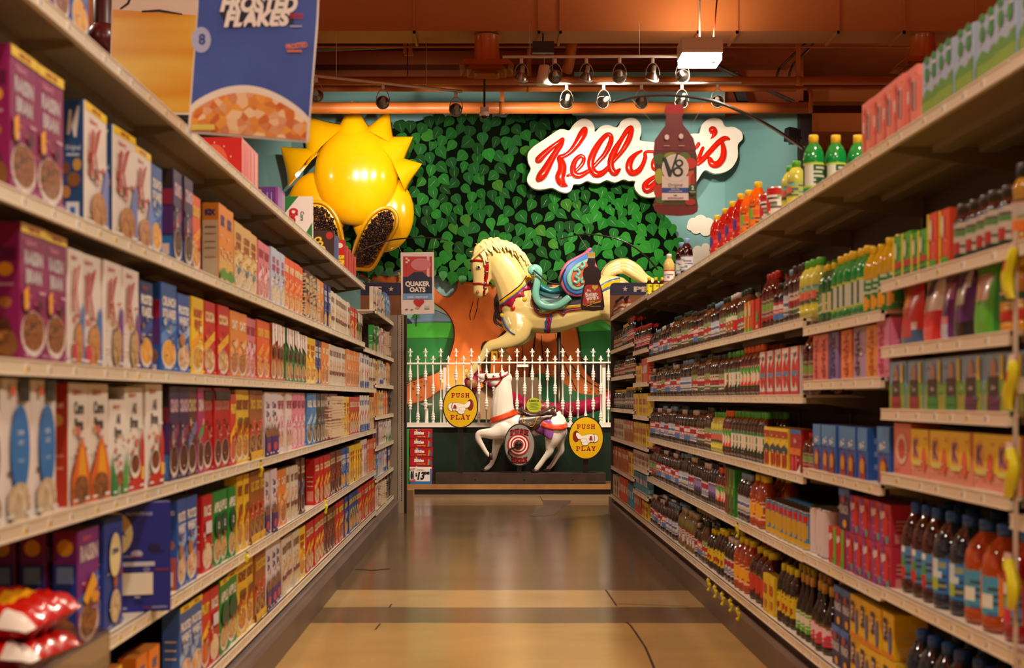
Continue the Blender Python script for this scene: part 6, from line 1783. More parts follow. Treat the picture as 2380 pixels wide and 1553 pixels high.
def make_bottle(key, name):
    d = D[key]; h, r = d['h'], d['r']
    prof, capz = profile(d['shape'], h, r)
    liq = mat(d['liquid'] or '#888888', rough=.05, spec=1.0)
    if d['shape'] == 'can':
        mb = MB().lathe([(0, 0), (r * .93, 0), (r, .006), (r, h - .006), (r * .93, h), (r * .9, h - .005), (0, h - .005)], mat('#b8b4ac', rough=.25, metal=.9), 20)
        o = mb.build(name)
        m = MB(); label_grid(m, r * 1.008, .008, h - .008, d['label'], d['pat'], 28, 14); m.build('paper_label', o)
        return o
    n = 18
    o = MB().lathe(prof, liq, n).build(name)
    m = MB(); la, lb = d['lab']
    lr = r * (.975 if d['shape'] in ('juice', 'jug', 'soda') else 1.005)
    label_grid(m, lr + .0008, la * h, lb * h, d['label'], d['pat'], 26, 12); m.build('label', o)
    cr = prof[-1][0] * 1.25
    m = MB().lathe([(0, h), (cr * .9, h), (cr, h - .004), (cr, capz * h - .012), (cr * .8, capz * h - .012)], mat(d['cap'], rough=.35), 16); m.build('cap', o)
    return o
def stripe(*bands):
    """bands: (z0, z1, colour) or (u0, u1, z0, z1, colour)"""
    def f(u, z):
        c = None
        for b in bands:
            if len(b) == 3:
                if b[0] <= z < b[1]: c = b[2]
            elif b[0] <= u < b[1] and b[2] <= z < b[3]: c = b[4]
        return c
    return f
def disc(cz, rz_, ru, col, *bands):
    g = stripe(*bands)
    def f(u, z):
        for off in (-1, 0, 1):
            if ((u - off) / ru) ** 2 + ((z - cz) / rz_) ** 2 < 1: return col
        return g(u, z)
    return f
bottle_design('big_red', 'dark red punch bottle with blue cap', .30, .062, 'jug', '#3c0808', '#4a90c8', '#1450a0', stripe((-.3, .1, 0, .3, '#d02030'), (-.15, .1, .3, .6, '#4aa040'), (.25, .6, 0, 1, '#e04048'), (-1, -.5, 0, 1, '#e04048'), (-.1, .1, .75, .95, '#e8f0f4')))
bottle_design('big_blu', 'dark blue punch bottle with blue cap', .30, .062, 'jug', '#0a2238', '#2a80d0', '#1450a0', stripe((-.2, .1, .1, .4, '#a8c840'), (-.25, .15, .6, .9, '#c8e0f0'), (.25, .6, 0, 1, '#2870d0'), (-.1, .2, .4, .55, '#d0e8f0')))
bottle_design('big_org', 'orange punch bottle with blue cap', .30, .062, 'jug', '#b04408', '#48a0c8', '#1450a0', stripe((-.3, .0, .1, .4, '#e8d040'), (.0, .2, .2, .5, '#e8f0e8'), (.25, .7, 0, 1, '#f08020'), (-1, -.5, 0, 1, '#f08020')))
bottle_design('big_pnk', 'bright red punch bottle with blue cap', .30, .062, 'jug', '#98101c', '#4a90c8', '#1450a0', stripe((-.3, .1, 0, .35, '#d03050'), (-.2, .1, .4, .6, '#50a868'), (.25, .7, 0, 1, '#e83058'), (-1, -.5, 0, 1, '#e83058'), (-.15, .15, .7, .9, '#e8e8f0')))
bottle_design('big_blk', 'near-black punch bottle with blue cap', .30, .062, 'jug', '#0c0c14', '#3a70a8', '#143c80', stripe((.25, .7, 0, 1, '#40306a')))
bottle_design('big_grn', 'green punch bottle with blue cap', .30, .062, 'jug', '#0c4a14', '#48a0a8', '#143c80', stripe((.25, .7, 0, 1, '#48a840')))
bottle_design('grn_y', 'green bottle with yellow cap', .28, .046, 'juice', '#0c8a3c', '#0e4a24', '#e8c020', stripe((-.35, -.05, .25, .8, '#d8c070'), (.15, .42, .1, .95, '#c8d0c0'), (0, .06, '#b0c840'), (.95, 1, '#b0c840')))
bottle_design('grn_d', 'dark green lime bottle', .25, .042, 'soda', '#0c5a24', '#1c7a38', '#e0b820', stripe((-.3, .0, .2, .7, '#c8c030'), (.1, .4, .1, .9, '#d0c898'), (.4, .7, .2, .8, '#b8c840')))
bottle_design('lem_y', 'green lemon bottle with yellow top', .25, .04, 'soda', '#c8a010', '#1c7a38', '#e8c020', disc(.3, .25, .25, '#e8a020', (0, .5, '#1c7a38')), (.02, .5))
bottle_design('lim_y', 'pale yellow-green lemonade bottle', .26, .045, 'juice', '#c8c850', '#a8b860', '#58b030', stripe((-.3, .3, .45, .75, '#d86858'), (-.3, .3, .3, .42, '#4a5838'), (0, .2, '#e0d840'), (.1, .4, .8, .95, '#70b8c8')))
bottle_design('org_y', 'orange juice bottle with yellow cap', .27, .05, 'jug', '#e05c08', '#e88020', '#e8c020', disc(.5, .3, .3, '#80a838', (.4, .7, '#e05c20')), (.15, .6))
bottle_design('red_y', 'red juice bottle with yellow cap', .27, .046, 'jug', '#a80c08', '#b8201c', '#e8c020', disc(.5, .3, .3, '#4a3080', (.4, .6, '#d84030')), (.15, .6))
bottle_design('drk_w', 'dark juice bottle with white cap', .25, .042, 'juice', '#240808', '#d8ccc8', '#d8d0cc', stripe((.5, .8, '#a83040'), (-.2, .2, .1, .3, '#8a98b8')))
bottle_design('drk_r', 'dark juice bottle with red-white label', .25, .042, 'juice', '#1c0a0a', '#b83048', '#2c2020', stripe((.0, .3, '#4a80c0'), (.6, .8, '#e0d4d0')))
bottle_design('drk_p', 'dark juice bottle with purple label', .26, .043, 'juice', '#140a14', '#584080', '#181018', disc(.6, .25, .3, '#9080b8', (.0, .2, '#303028')))
bottle_design('drk_l', 'dark juice bottle with light blue label', .27, .043, 'juice', '#200a10', '#b8c4d8', '#7898c0', stripe((.3, .7, '#d8dce4'), (-.1, .3, .4, .6, '#5870a0')))
bottle_design('brw_c', 'brown tea bottle with clear shoulders', .25, .042, 'juice', '#3a2010', '#d0c4b0', '#3a2c20', stripe((.35, .6, '#a02828'), (.0, .2, '#486838')))
bottle_design('brw_g', 'brown cider bottle with green cap', .27, .043, 'juice', '#4a2c14', '#c8bca8', '#12342c', stripe((.3, .55, '#b82c34'), (.7, .9, '#8ca060')))
bottle_design('amb', 'amber apple-juice bottle', .27, .05, 'jug', '#3a1806', '#489a38', '#c8c0b8', stripe((.1, .5, 0, .6, '#c82c24'), (.6, .8, '#d8d8c0')))
bottle_design('v_grn', 'vegetable-juice bottle with green label', .26, .045, 'juice', '#3c1008', '#3a9a30', '#48a838', disc(.5, .32, .22, '#e8dccc', (.0, .3, '#0e4020'), (.3, .55, .1, .9, '#d84020')), (.12, .6))
bottle_design('v_red', 'vegetable-juice bottle with red label', .26, .045, 'juice', '#5a140c', '#d83c1c', '#e06820', disc(.5, .3, .2, '#e8dccc', (.6, .9, '#48a030'), (.0, .15, '#0e4020')), (.12, .6))
bottle_design('dkrc', 'dark red bottle with red cap', .29, .052, 'jug', '#4a0c0c', '#b89080', '#a81410', stripe((-.3, .3, .4, .75, '#78a048'), (.0, .15, '#a83028'), (.3, .6, .1, .9, '#a89880')))
bottle_design('clr_y', 'pale juice bottle with white label', .27, .045, 'juice', '#c8b468', '#e0d4cc', '#dcd4cc', stripe((0, .08, '#b03020'), (.92, 1, '#b03020'), (-.1, .15, .1, .25, '#403838')), (.14, .52))
bottle_design('ber', 'dark berry juice bottle with pale blue label', .28, .045, 'juice', '#280608', '#c8cce0', '#7aa0d0', stripe((-.1, .3, .3, .7, '#e0dcdc'), (.0, .06, '#98b0d8')))
bottle_design('yel_s', 'small yellow sleeve bottle', .2, .026, 'slim', '#34100a', '#d8d418', '#e8d010', stripe((.9, 1, '#301008')), (.02, .74))
bottle_design('drk_y', 'dark bottle with yellow label and cap', .25, .044, 'jug', '#1c0c08', '#d8c020', '#e0d018', disc(.35, .2, .2, '#a83018', (.0, .12, '#403010')))
bottle_design('jug_o', 'big orange juice jug with yellow cap', .31, .062, 'jug', '#a83c06', '#c04a08', '#d8c818', disc(.45, .3, .28, '#f0b020', (-.2, .05, .2, .5, '#a82818')), (.12, .62))
bottle_design('jug_r', 'big red punch jug with yellow cap', .29, .066, 'jug', '#3a0806', '#58200c', '#d8c818', disc(.5, .35, .35, '#c83828', (.6, .9, '#3a8a30')), (.1, .6))
bottle_design('pale', 'pale grape-juice bottle with pink-white label', .27, .055, 'jug', '#6a6028', '#d8c0b8', '#b8b090', stripe((0, .07, '#a83020'), (.93, 1, '#a83020'), (-.1, .1, .1, .3, '#403030')), (.12, .5))
bottle_design('spk_g', 'sparkling-cider bottle with gold neck and green label', .28, .04, 'long', '#0a0c08', '#58b030', '#c89a48', disc(.65, .2, .3, '#e0e0d0'), (.12, .42))
bottle_design('spk_p', 'sparkling-cider bottle with gold neck and pink label', .28, .04, 'long', '#0a0808', '#d83058', '#c89a48', disc(.7, .2, .35, '#e8c8d0'), (.12, .42))
bottle_design('syr', 'small dark syrup bottle', .2, .028, 'slim', '#180a06', '#b8a890', '#201410', stripe((.3, .6, '#a02820')))
bottle_design('syr_r', 'small syrup bottle with red cap', .22, .03, 'slim', '#1c0a08', '#a8203a', '#b81818', stripe((.4, .7, '#d8c0b0')))
bottle_design('syr_y', 'small syrup bottle with yellow cap', .2, .028, 'slim', '#180c08', '#706050', '#d8a818', stripe((.3, .6, '#c8b090')))
bottle_design('ham', 'amber maple-syrup bottle', .19, .03, 'long', '#8a3410', '#d8c8b0', '#1a1210', stripe((.3, .6, '#a83c18')))
bottle_design('jar_b', 'brown fruit jar with white label', .17, .038, 'jar', '#381810', '#c0b8a8', '#2a1c18', disc(.25, .2, .2, '#b03028', (.0, .12, '#1c4028'), (.6, .75, '#5a8a48')), (.1, .68))
bottle_design('jar_o', 'yellow fruit jar', .24, .05, 'jar', '#b88a28', '#c8a080', '#181418', stripe((.0, .3, '#e07820'), (.5, .8, '#b8b0a8')))
bottle_design('yjug', 'tall yellow fruit-juice bottle', .26, .05, 'slim', '#d89810', '#c88810', '#e0b018', stripe((.0, .3, '#b83020'), (-.3, .0, .3, .8, '#2a5a20'), (.7, .9, '#2a6a28')))
D['can_b'] = dict(desc='blue pineapple-juice can', w=.104, h=.17, d=.1, r=.05, shape='can', liquid='', label='#3a88b8', pat=disc(.45, .3, .3, '#c8a030', (0, 1, '#3a88b8'), (.0, .14, '#d8b020'), (.05, .3, .72, .92, '#c82818'), (.4, .8, .2, .8, '#24502c')), cap='', lab=(0, 1), rough=.3)
D['can_w'] = dict(desc='tall white coconut-juice can', w=.104, h=.185, d=.1, r=.05, shape='can', liquid='', label='#d8ccd4', pat=stripe((0, 1, '#d8ccd4'), (-.3, -.1, .35, .85, '#5a5058'), (-.2, .0, .05, .2, '#40a040')), cap='', lab=(0, 1), rough=.3)
D['can_s'] = dict(desc='small blue and yellow pineapple can', w=.058, h=.105, d=.056, r=.027, shape='can', liquid='', label='#2a68b0', pat=disc(.5, .4, .25, '#d8b828', (.8, 1, '#88b8d0')), cap='', lab=(0, 1), rough=.3)
D['can_r'] = dict(desc='red and white tomato-juice can', w=.11, h=.19, d=.106, r=.053, shape='can', liquid='', label='#e4dcd4', pat=disc(.42, .22, .24, '#c81c1c', (.8, 1, '#b81818'), (0, .1, '#c02020'), (.1, .3, .62, .74, '#403838')), cap='', lab=(0, 1), rough=.3)
for _k in ('can_b', 'can_w', 'can_s', 'can_r'): MAKE[_k] = (lambda k: (lambda name: make_bottle(k, name)))(_k)
def pack(key, desc, w, h, d, base, layers, side=None):
    r8 = random.Random(key); pal = [mixh(base, '#f8f0e4', .6), mixh(base, '#20140c', .45), mixh(base, '#e0b030', .5), mixh(base, '#c03028', .5)]
    ex = []
    for q in range(8):
        x = r8.uniform(.03, .85); y = r8.uniform(.05, .9); ex.append(('r', x, y, min(.99, x + r8.uniform(.05, .25)), min(.99, y + r8.uniform(.01, .05)), r8.choice(pal)))
    layers = ex[:4] + layers + ex[4:]
    box_design(key, desc, w, h, d, base, layers, side)
    MAKE[key] = lambda name: make_box(key).build(name)
pack('apl', 'blue and green apple-juice carton', .155, .19, .12, '#a8c0dc', [('r', 0, 0, 1, .38, '#88b028'), ('p', [(0, .38), (.3, .5), (.6, .4), (1, .52), (1, .3), (0, .3)], '#5a9a28'), ('e', .3, .74, .13, .12, '#2a9038'), ('e', .75, .74, .13, .12, '#2a9038'), ('e', .3, .98, .14, .06, '#2a9038'), ('e', .75, .98, .14, .06, '#2a9038')],
     [('r', 0, 0, 1, .3, '#4a8038'), ('r', .1, .35, .4, .8, '#e0d8d0'), ('r', .5, .35, .9, .7, '#5a3a48'), ('r', .7, .5, .85, .9, '#c8a838')])
pack('apk', 'pink-red water-can pack', .13, .2, .1, '#f08878', [('r', .1, .1, .4, .9, '#e86858'), ('t', 'VB', .25, .55, .25, .2, '#f0e8e0'), ('r', .6, .3, .8, .75, '#6a1820'), ('r', .8, .28, .88, .78, '#e8d8d8')])
pack('hic', 'red and white tomato-juice pack', .2, .19, .12, '#e4dcd4', [('e', .3, .45, .22, .3, '#c81c20'), ('e', .75, .45, .22, .3, '#c81c20'), ('r', .1, .4, .9, .5, '#4a80b8'), ('r', 0, .0, 1, .08, '#c81c20'), ('t', 'Juice', .5, .86, .7, .12, '#303038', {'bold': .04, 'rot': .15}), ('r', .82, 0, 1, 1, '#c82028')])
pack('ap_red', 'salmon drink-pouch carton', .13, .19, .12, '#e07868', [('t', 'drink', .5, .5, .9, .3, '#a82828', {'rot': PI / 2, 'vert': True})])
pack('ap_pur', 'purple drink-pouch carton', .13, .19, .12, '#8870b0', [('t', 'drink', .5, .5, .9, .3, '#2a2060', {'rot': PI / 2, 'vert': True}), ('r', 0, 0, .3, 1, '#504088')])
pack('ap_org', 'orange drink-pouch carton', .13, .19, .12, '#f08c48', [('t', 'drink', .5, .5, .9, .3, '#c04020', {'rot': PI / 2, 'vert': True})])
pack('ap_lil', 'lilac drink-pouch carton', .15, .19, .12, '#b090b8', [('t', 'drink', .3, .5, .9, .3, '#4a2848', {'rot': PI / 2, 'vert': True})])
pack('ap_yel', 'amber drink-pouch carton', .13, .19, .12, '#e0982c', [('t', 'drink', .5, .5, .9, .3, '#c84818', {'rot': PI / 2, 'vert': True})])
pack('ap_pnk', 'pink drink-pouch carton', .17, .2, .12, '#e078a0', [('t', 'drink', .3, .5, .9, .3, '#c02058', {'rot': PI / 2, 'vert': True}), ('r', .7, 0, 1, 1, '#d888b8')])
for nm, c, c2, ds in (('jr', '#a02830', '#801820', 'red-based'), ('jg', '#3a9038', '#2a7028', 'green-based'), ('jp', '#6a2458', '#501840', 'plum-based')):
    pack(nm, ds + ' juice-box carton with sky and orchard print', .19, .16, .12, '#8ab0d8', [('r', 0, 0, 1, .45, '#a0a838'), ('p', [(0, .45), (.2, .6), (.4, .48), (.8, .62), (1, .5), (1, .3), (0, .3)], '#70a038'), ('e', .45, .72, .13, .2, '#c09080'), ('r', .2, .26, .7, .6, '#3a2424'), ('t', 'juice', .45, .42, .4, .08, '#c8c0b8'), ('r', .18, 0, .74, .26, c), ('r', .22, .08, .7, .12, c2), ('r', .78, .55, .92, .95, '#e0c828')],
         [('r', 0, 0, 1, .4, '#70a038'), ('r', .2, .5, .5, .9, '#e0c828')])
pack('bcp', 'blue drink-pouch pack', .135, .19, .11, '#2a5ab0', [('r', 0, .55, 1, 1, '#4a88c8'), ('t', 'fruit', .45, .68, .7, .13, '#e0e4e8', {'bold': .05, 'rot': .2}), ('p', [(.2, 0), (.2, .35), (.5, .48), (.8, .35), (.8, 0)], '#b03028'), ('e', .5, .25, .2, .15, '#c8a030')], [('r', .2, .2, .8, .3, '#7898d0'), ('r', .2, .45, .8, .55, '#7898d0'), ('r', .2, .7, .8, .8, '#7898d0')])
pack('klp', 'pink and yellow lemonade pack', .2, .155, .1, '#e89a80', [('r', 0, .3, 1, 1, '#f0d030'), ('e', .3, .55, .2, .33, '#e8a848'), ('t', 'K', .3, .62, .3, .34, '#6a3a80', {'bold': .06}), ('e', .75, .4, .14, .25, '#e86848'), ('r', .1, .26, .6, .36, '#e0e070')])
pack('klr', 'pink and white lemonade pack', .16, .17, .1, '#e08070', [('e', .5, .5, .35, .3, '#e8c8b8'), ('e', .5, .5, .22, .2, '#c85848')])
pack('koo', 'red and purple fruit-drink pack', .13, .15, .12, '#c03048', [('p', [(0, 0), (.5, 0), (.3, 1), (0, 1)], '#8a3890'), ('e', .6, .5, .26, .38, '#d02020'), ('t', 'fun', .3, .75, .5, .2, '#e8e0e8', {'bold': .06, 'rot': .3}), ('e', .8, .15, .15, .1, '#40a0a8')])
pack('kog', 'red and green fruit-drink pack', .13, .15, .12, '#c82828', [('p', [(.5, 0), (1, 0), (1, 1), (.7, 1)], '#68b838'), ('e', .45, .5, .26, .38, '#c81818'), ('t', 'fun', .3, .75, .5, .2, '#e8e0e8', {'bold': .06, 'rot': .3})])
pack('nyp', 'navy fruit-punch can pack', .14, .16, .12, '#1c2460', [('r', 0, .82, 1, 1, '#3a70c8'), ('t', 'PUNCH', .5, .5, .8, .2, '#c8c8d8', {'bold': .05}), ('e', .4, .72, .2, .1, '#a84048'), ('e', .6, .15, .2, .1, '#e0a028')])
pack('ylp', 'yellow fruit-punch can pack', .15, .16, .12, '#e8c020', [('r', .1, .35, .45, .85, '#3a2048'), ('t', 'P', .27, .6, .25, .3, '#e0d0e0'), ('e', .72, .4, .16, .3, '#5060a0'), ('r', 0, 0, 1, .1, '#e08828')])
pack('ysc', 'yellow vegetable-juice pack', .14, .19, .11, '#e8c828', [('r', 0, .75, 1, .92, '#a83820'), ('p', [(0, .5), (.5, .6), (1, .5), (1, .38), (0, .38)], '#1c4058'), ('e', .3, .2, .17, .2, '#b82018'), ('e', .7, .22, .17, .2, '#b82018')])
pack('rsc', 'red vegetable-juice pack', .22, .19, .11, '#a81c20', [('r', 0, .9, 1, 1, '#3a68b0'), ('t', 'Juice', .5, .75, .8, .1, '#e8d8d0', {'shear': .3}), ('r', 0, .4, 1, .56, '#e07828'), ('e', .3, .2, .12, .2, '#d83048'), ('e', .6, .2, .12, .2, '#d83048'), ('p', [(0, 0), (1, 0), (1, .2), (.7, .02)], '#e8e0d8')])
pack('grc', 'tall green drink carton', .1, .24, .1, '#2a8a28', [('r', 0, 0, .35, 1, '#a02030'), ('e', .6, .5, .3, .1, '#68b838'), ('r', .35, .1, 1, .16, '#1c5a1c')])
pack('cg', 'green fruit-squeeze carton', .12, .15, .1, '#4aa828', [('r', 0, 0, .2, 1, '#e8d820'), ('r', .2, .25, 1, .4, '#b83028'), ('r', .2, 0, 1, .12, '#1c5a28'), ('e', .4, .65, .14, .2, '#d0d8c8')])
pack('cr', 'red fruit-squeeze carton', .12, .17, .1, '#d84828', [('r', 0, 0, .2, 1, '#e8d820'), ('r', .2, 0, 1, .16, '#4aa828'), ('e', .4, .7, .14, .2, '#e0d8c8')])
pack('rpk', 'tall red mix carton', .09, .17, .08, '#c02820', [('r', .2, .3, .8, .6, '#4a9a38'), ('r', .2, .1, .8, .2, '#d8c0a0')])
pack('bxs', 'brown-orange pancake-mix box', .11, .2, .06, '#b8602c', [('r', .1, .6, .9, .8, '#e8d8b8'), ('e', .5, .25, .35, .15, 'food:#a06028,#c08848,#704018,50')])
pack('bxy', 'yellow pancake-mix box', .11, .2, .06, '#e0c020', [('r', .15, .5, .85, .75, '#b83828'), ('e', .5, .25, .3, .12, '#c8803a')])
pack('bxo', 'red-orange pancake-mix box', .11, .24, .06, '#d04828', [('r', .15, .4, .85, .7, '#e8dcc8')])
pack('bxw', 'pale pancake-mix box', .11, .2, .06, '#c8b8a0', [('r', .15, .5, .85, .75, '#904030'), ('e', .5, .25, .3, .12, '#a07048')])
pack('bxb', 'blue baking-mix box', .11, .2, .06, '#3a88a8', [('r', .15, .4, .85, .7, '#d8d8d8')])
# soft pouches
def pouch(key, desc, w, h, t, base, layers, name='pouch'):
    D[key] = dict(desc=desc, w=w, h=h, d=t, kind='pouch')
    def mk(nm):
        mb = MB(); N, K = 8, 8
        m = mat(base, rough=.25, coat=.3); fc = []; allv = []
        for sg in (-1, 1):
            vs = []
            for j in range(K + 1):
                for i in range(N + 1):
                    u = i / N * 2 - 1; v = j / K
                    th = t / 2 * (1 - abs(u) ** 2.4) * (1 - max(0, v * 1.06 - .06) ** 2.2) ** .8 * (1.0 if j else .9)
                    vs.append((u * w / 2, t / 2 + sg * th, v * h))
            fs = [(j * (N + 1) + i, j * (N + 1) + i + 1, (j + 1) * (N + 1) + i + 1, (j + 1) * (N + 1) + i) for j in range(K) for i in range(N)]
            if sg > 0: fs = [f[::-1] for f in fs]
            # printed colour by facet
            for q, f in enumerate(fs):
                j, i = divmod(q, N)
                c = m
                u = (i + .5) / N; v = (j + .5) / K
                for (a, b, c0, d0, cc) in layers:
                    if a <= u < c0 and b <= v < d0: c = mat(cc, rough=.25, coat=.3)
                fc.append((tuple(k + (0 if sg < 0 else (N + 1) * (K + 1)) for k in f), c))
            allv += vs
        mb.grid(allv, fc)
        return mb.build(nm)
    MAKE[key] = mk
pouch('po_r', 'red and blue drink-mix pouch', .19, .21, .07, '#d01c20', [(0, 0, 1, .3, '#3a6890'), (.1, .3, .9, .42, '#d8ccc8'), (.2, .15, .7, .35, '#c02838'), (.3, .6, .7, .75, '#e88880'), (.35, .82, .6, .92, '#7080c0')])
pouch('po_w', 'white and red drink-mix pouch', .17, .22, .07, '#e8d8d0', [(0, 0, 1, .45, '#d82428'), (.3, .8, .6, .95, '#2a3068'), (.4, .5, .55, .75, '#706880'), (.2, .05, .8, .2, '#e85850')])
pouch('po_p', 'purple drink-mix pouch', .17, .22, .07, '#6a2478', [(.1, .65, .9, .85, '#b868a0'), (.2, .0, .8, .25, '#c8c8d8'), (.3, .3, .7, .4, '#d88090')])
pouch('po_k', 'dark purple grape pouch', .19, .21, .07, '#5a2470', [(0, 0, 1, .3, '#201418'), (.2, .45, .7, .7, '#b8b8a8'), (.6, .8, .9, .95, '#d8d0d8')])
pouch('po_g', 'lime green fruit pouch', .2, .22, .07, '#58b828', [(.1, .45, .4, .9, '#d84828'), (.3, .5, .75, .85, '#d8a8a0'), (0, 0, .1, 1, '#289028'), (.9, 0, 1, 1, '#289028')])
def seq(side, z, shelfname, items, cat_of=None, depth2=False, zmax=None):
    for it in items:
        x0, x1, key = it[:3]; hsc = it[3] if len(it) > 3 else 1.0; lift = it[4] if len(it) > 4 else 0
        ya, yb = sorted((yr(x0), yr(x1))); key0 = key
        d = D[key]; w = d['w']
        n = max(1, int(round((yb - ya) / (w + .004)))); pitch = (yb - ya) / n
        isb = d.get('kind') == 'bottle'; can = d.get('shape') == 'can'
        cat, name = ('bottle', 'drink_bottle') if isb else ('can', 'drink_can') if can else ('pouch', 'drink_pouch') if d['kind'] == 'pouch' else ('carton', 'drink_carton')
        if 'jar' in d['desc']: cat, name = 'jar', 'fruit_jar'
        if 'pancake' in d['desc'] or 'baking' in d['desc']: cat, name = 'food box', 'food_box'
        if 'syrup' in d['desc']: cat, name = 'syrup bottle', 'syrup_bottle'
        if 'punch' in d['desc'] and isb: cat = 'punch bottle'
        elif 'cider' in d['desc']: cat = 'cider bottle'
        elif 'lem' in d['desc'] and isb: cat = 'lemonade bottle'
        if zmax: hsc = min(hsc, (zmax - .015) / d['h'])
        s = min(1.2, max(.75, (pitch - .003) / w))
        for i in range(n):
            y = ya + pitch * (i + .5)
            if key0 in ALT: key = ALT[key0][(i // 3 + len(shelfname) + int(x0)) % len(ALT[key0])]
            if isb or can: xo = XR + .02 + d['r'] * s; sc = (s, s, hsc)
            else: xo = XR + .02; sc = (s, 1, hsc)
            place(key, name, cat, side, y, z + lift, x=xo + rnd.random() * .012, scale=sc, shelfname=shelfname)
            if isb or can:
                BACKROW.append((key, xo + 2 * d['r'] * s + .006, y, z + lift, sc))
BACKROW = []
ALT = {'drk_r': ['drk_r', 'drk_w'], 'drk_w': ['drk_w', 'drk_l', 'drk_r'], 'brw_g': ['brw_g', 'brw_c'], 'brw_c': ['brw_c', 'drk_r', 'brw_g'], 'drk_p': ['drk_p', 'drk_p', 'drk_w'], 'amb': ['amb', 'brw_g']}
# top shelf, right (from far to near)
for px, key, nd, hs in ((1509, 'yel_s', 3, .95), (1555, 'clr_y', 1, 1.0), (1596, 'ber', 1, 1.0), (1584, 'ber', 1, 1.0), (1667, 'red_y', 2, 1.0), (1686, 'red_y', 1, 1.0), (1703, 'red_y', 1, 1.03), (1722, 'red_y', 1, 1.05), (1741, 'org_y', 1, 1.0), (1762, 'org_y', 1, 1.02),
                        (1790, 'can_r', 1, .86), (1807, 'can_r', 1, .9), (1838, 'lim_y', 1, .85), (1851, 'lim_y', 1, .86), (1891, 'grn_y', 3, 1.0)):
    d = D[key]; nm = 'drink_can' if d['shape'] == 'can' else 'drink_bottle'
    for j in range(nd):
        xx = XR + .03 + d['r']
        place(key, nm, 'can' if d['shape'] == 'can' else 'lemonade bottle' if 'lem' in d['desc'] else 'bottle', 1, F * xx / (px - VX), ZRT, x=xx + j * (2 * d['r'] + .006), scale=(1, 1, hs), shelfname='top shelf')
seq(1, ZRT, 'top shelf', [(1990, 2112, 'apk'), (2122, 2400, 'apl')])
# second shelf
seq(1, ZC[0], 'second shelf down', [(1502, 1520, 'drk_w', .85), (1520, 1552, 'drk_r', .95), (1552, 1600, 'brw_g'), (1602, 1640, 'brw_c', .95), (1640, 1658, 'drk_w', .9), (1658, 1718, 'amb', .95), (1718, 1740, 'cr', 1.0), (1742, 1752, 'rpk'), (1753, 1780, 'dkrc', .98), (1781, 1800, 'brw_c', .85), (1802, 1816, 'drk_l', .95), (1816, 1842, 'brw_c', 1.05), (1842, 1876, 'lim_y', 1.0)], zmax=.44)
seq(1, ZB[0], 'second shelf down', [(1880, 1910, 'grn_d', 1.0), (1910, 1985, 'grn_y', .95), (1988, 2016, 'lem_y', 1.0), (2018, 2052, 'lem_y', 1.05)], zmax=.45)
seq(1, ZA[0], 'second shelf down', [(2056, 2098, 'cg', 1.0), (2098, 2140, 'cg', .9), (2140, 2185, 'cr', 1.02), (2188, 2315, 'jar_b', 1.02), (2318, 2356, 'jar_o', .9)], zmax=.38)
seq(1, 1.70, 'second shelf down', [(2362, 2450, 'jar_o', .9)], zmax=.38)
# third
seq(1, ZC[1], 'third shelf down', [(1502, 1518, 'drk_r', .95), (1518, 1546, 'brw_c', .95), (1546, 1572, 'drk_w', .95), (1572, 1595, 'drk_l', .95), (1595, 1655, 'brw_g', 1.0), (1655, 1672, 'amb', .92), (1672, 1705, 'v_grn', .98), (1706, 1752, 'v_red', 1.02), (1754, 1846, 'hic', 1.15), (1848, 1872, 'dkrc', .98)], zmax=.3)
seq(1, ZB[1], 'third shelf down', [(1878, 1892, 'ap_red'), (1892, 1912, 'ap_red'), (1912, 1936, 'ap_pur'), (1936, 1963, 'ap_org'), (1963, 1996, 'ap_lil', 1.02), (1998, 2022, 'ap_yel'), (2022, 2054, 'ap_pnk', 1.02)], zmax=.22)
seq(1, ZA[1], 'third shelf down', [(2057, 2108, 'po_r', .95), (2108, 2150, 'po_w', .98), (2150, 2180, 'po_p', .98), (2180, 2220, 'po_k', .95), (2222, 2280, 'po_g', .95), (2284, 2350, 'yjug', .82)], zmax=.215)
seq(1, 1.35, 'third shelf down', [(2362, 2450, 'dkrc', .95)], zmax=.33)
# fourth
seq(1, ZC[2], 'fourth shelf down', [(1502, 1522, 'drk_r', 1.0), (1522, 1545, 'drk_w', 1.0), (1545, 1558, 'drk_l', 1.0), (1558, 1605, 'drk_r', 1.0), (1605, 1640, 'brw_c', 1.02), (1640, 1668, 'lim_y', .95), (1668, 1685, 'v_red', 1.0), (1685, 1760, 'v_grn', 1.0), (1762, 1818, 'ysc', 1.0), (1820, 1846, 'rsc', 1.0), (1848, 1872, 'dkrc', .62)], zmax=.33)
seq(1, ZB[2], 'fourth shelf down', [(1876, 1975, 'bcp', 1.0), (1977, 2000, 'bcp', 1.0), (2022, 2056, 'bcp', 1.05)], zmax=.33)
seq(1, ZA[2], 'fourth shelf down', [(2053, 2090, 'jr'), (2090, 2128, 'jr'), (2128, 2218, 'jg'), (2218, 2320, 'jp'), (2320, 2352, 'jg')], zmax=.19)
seq(1, 1.0, 'fourth shelf down', [(2362, 2450, 'v_grn', 1.0)], zmax=.33)
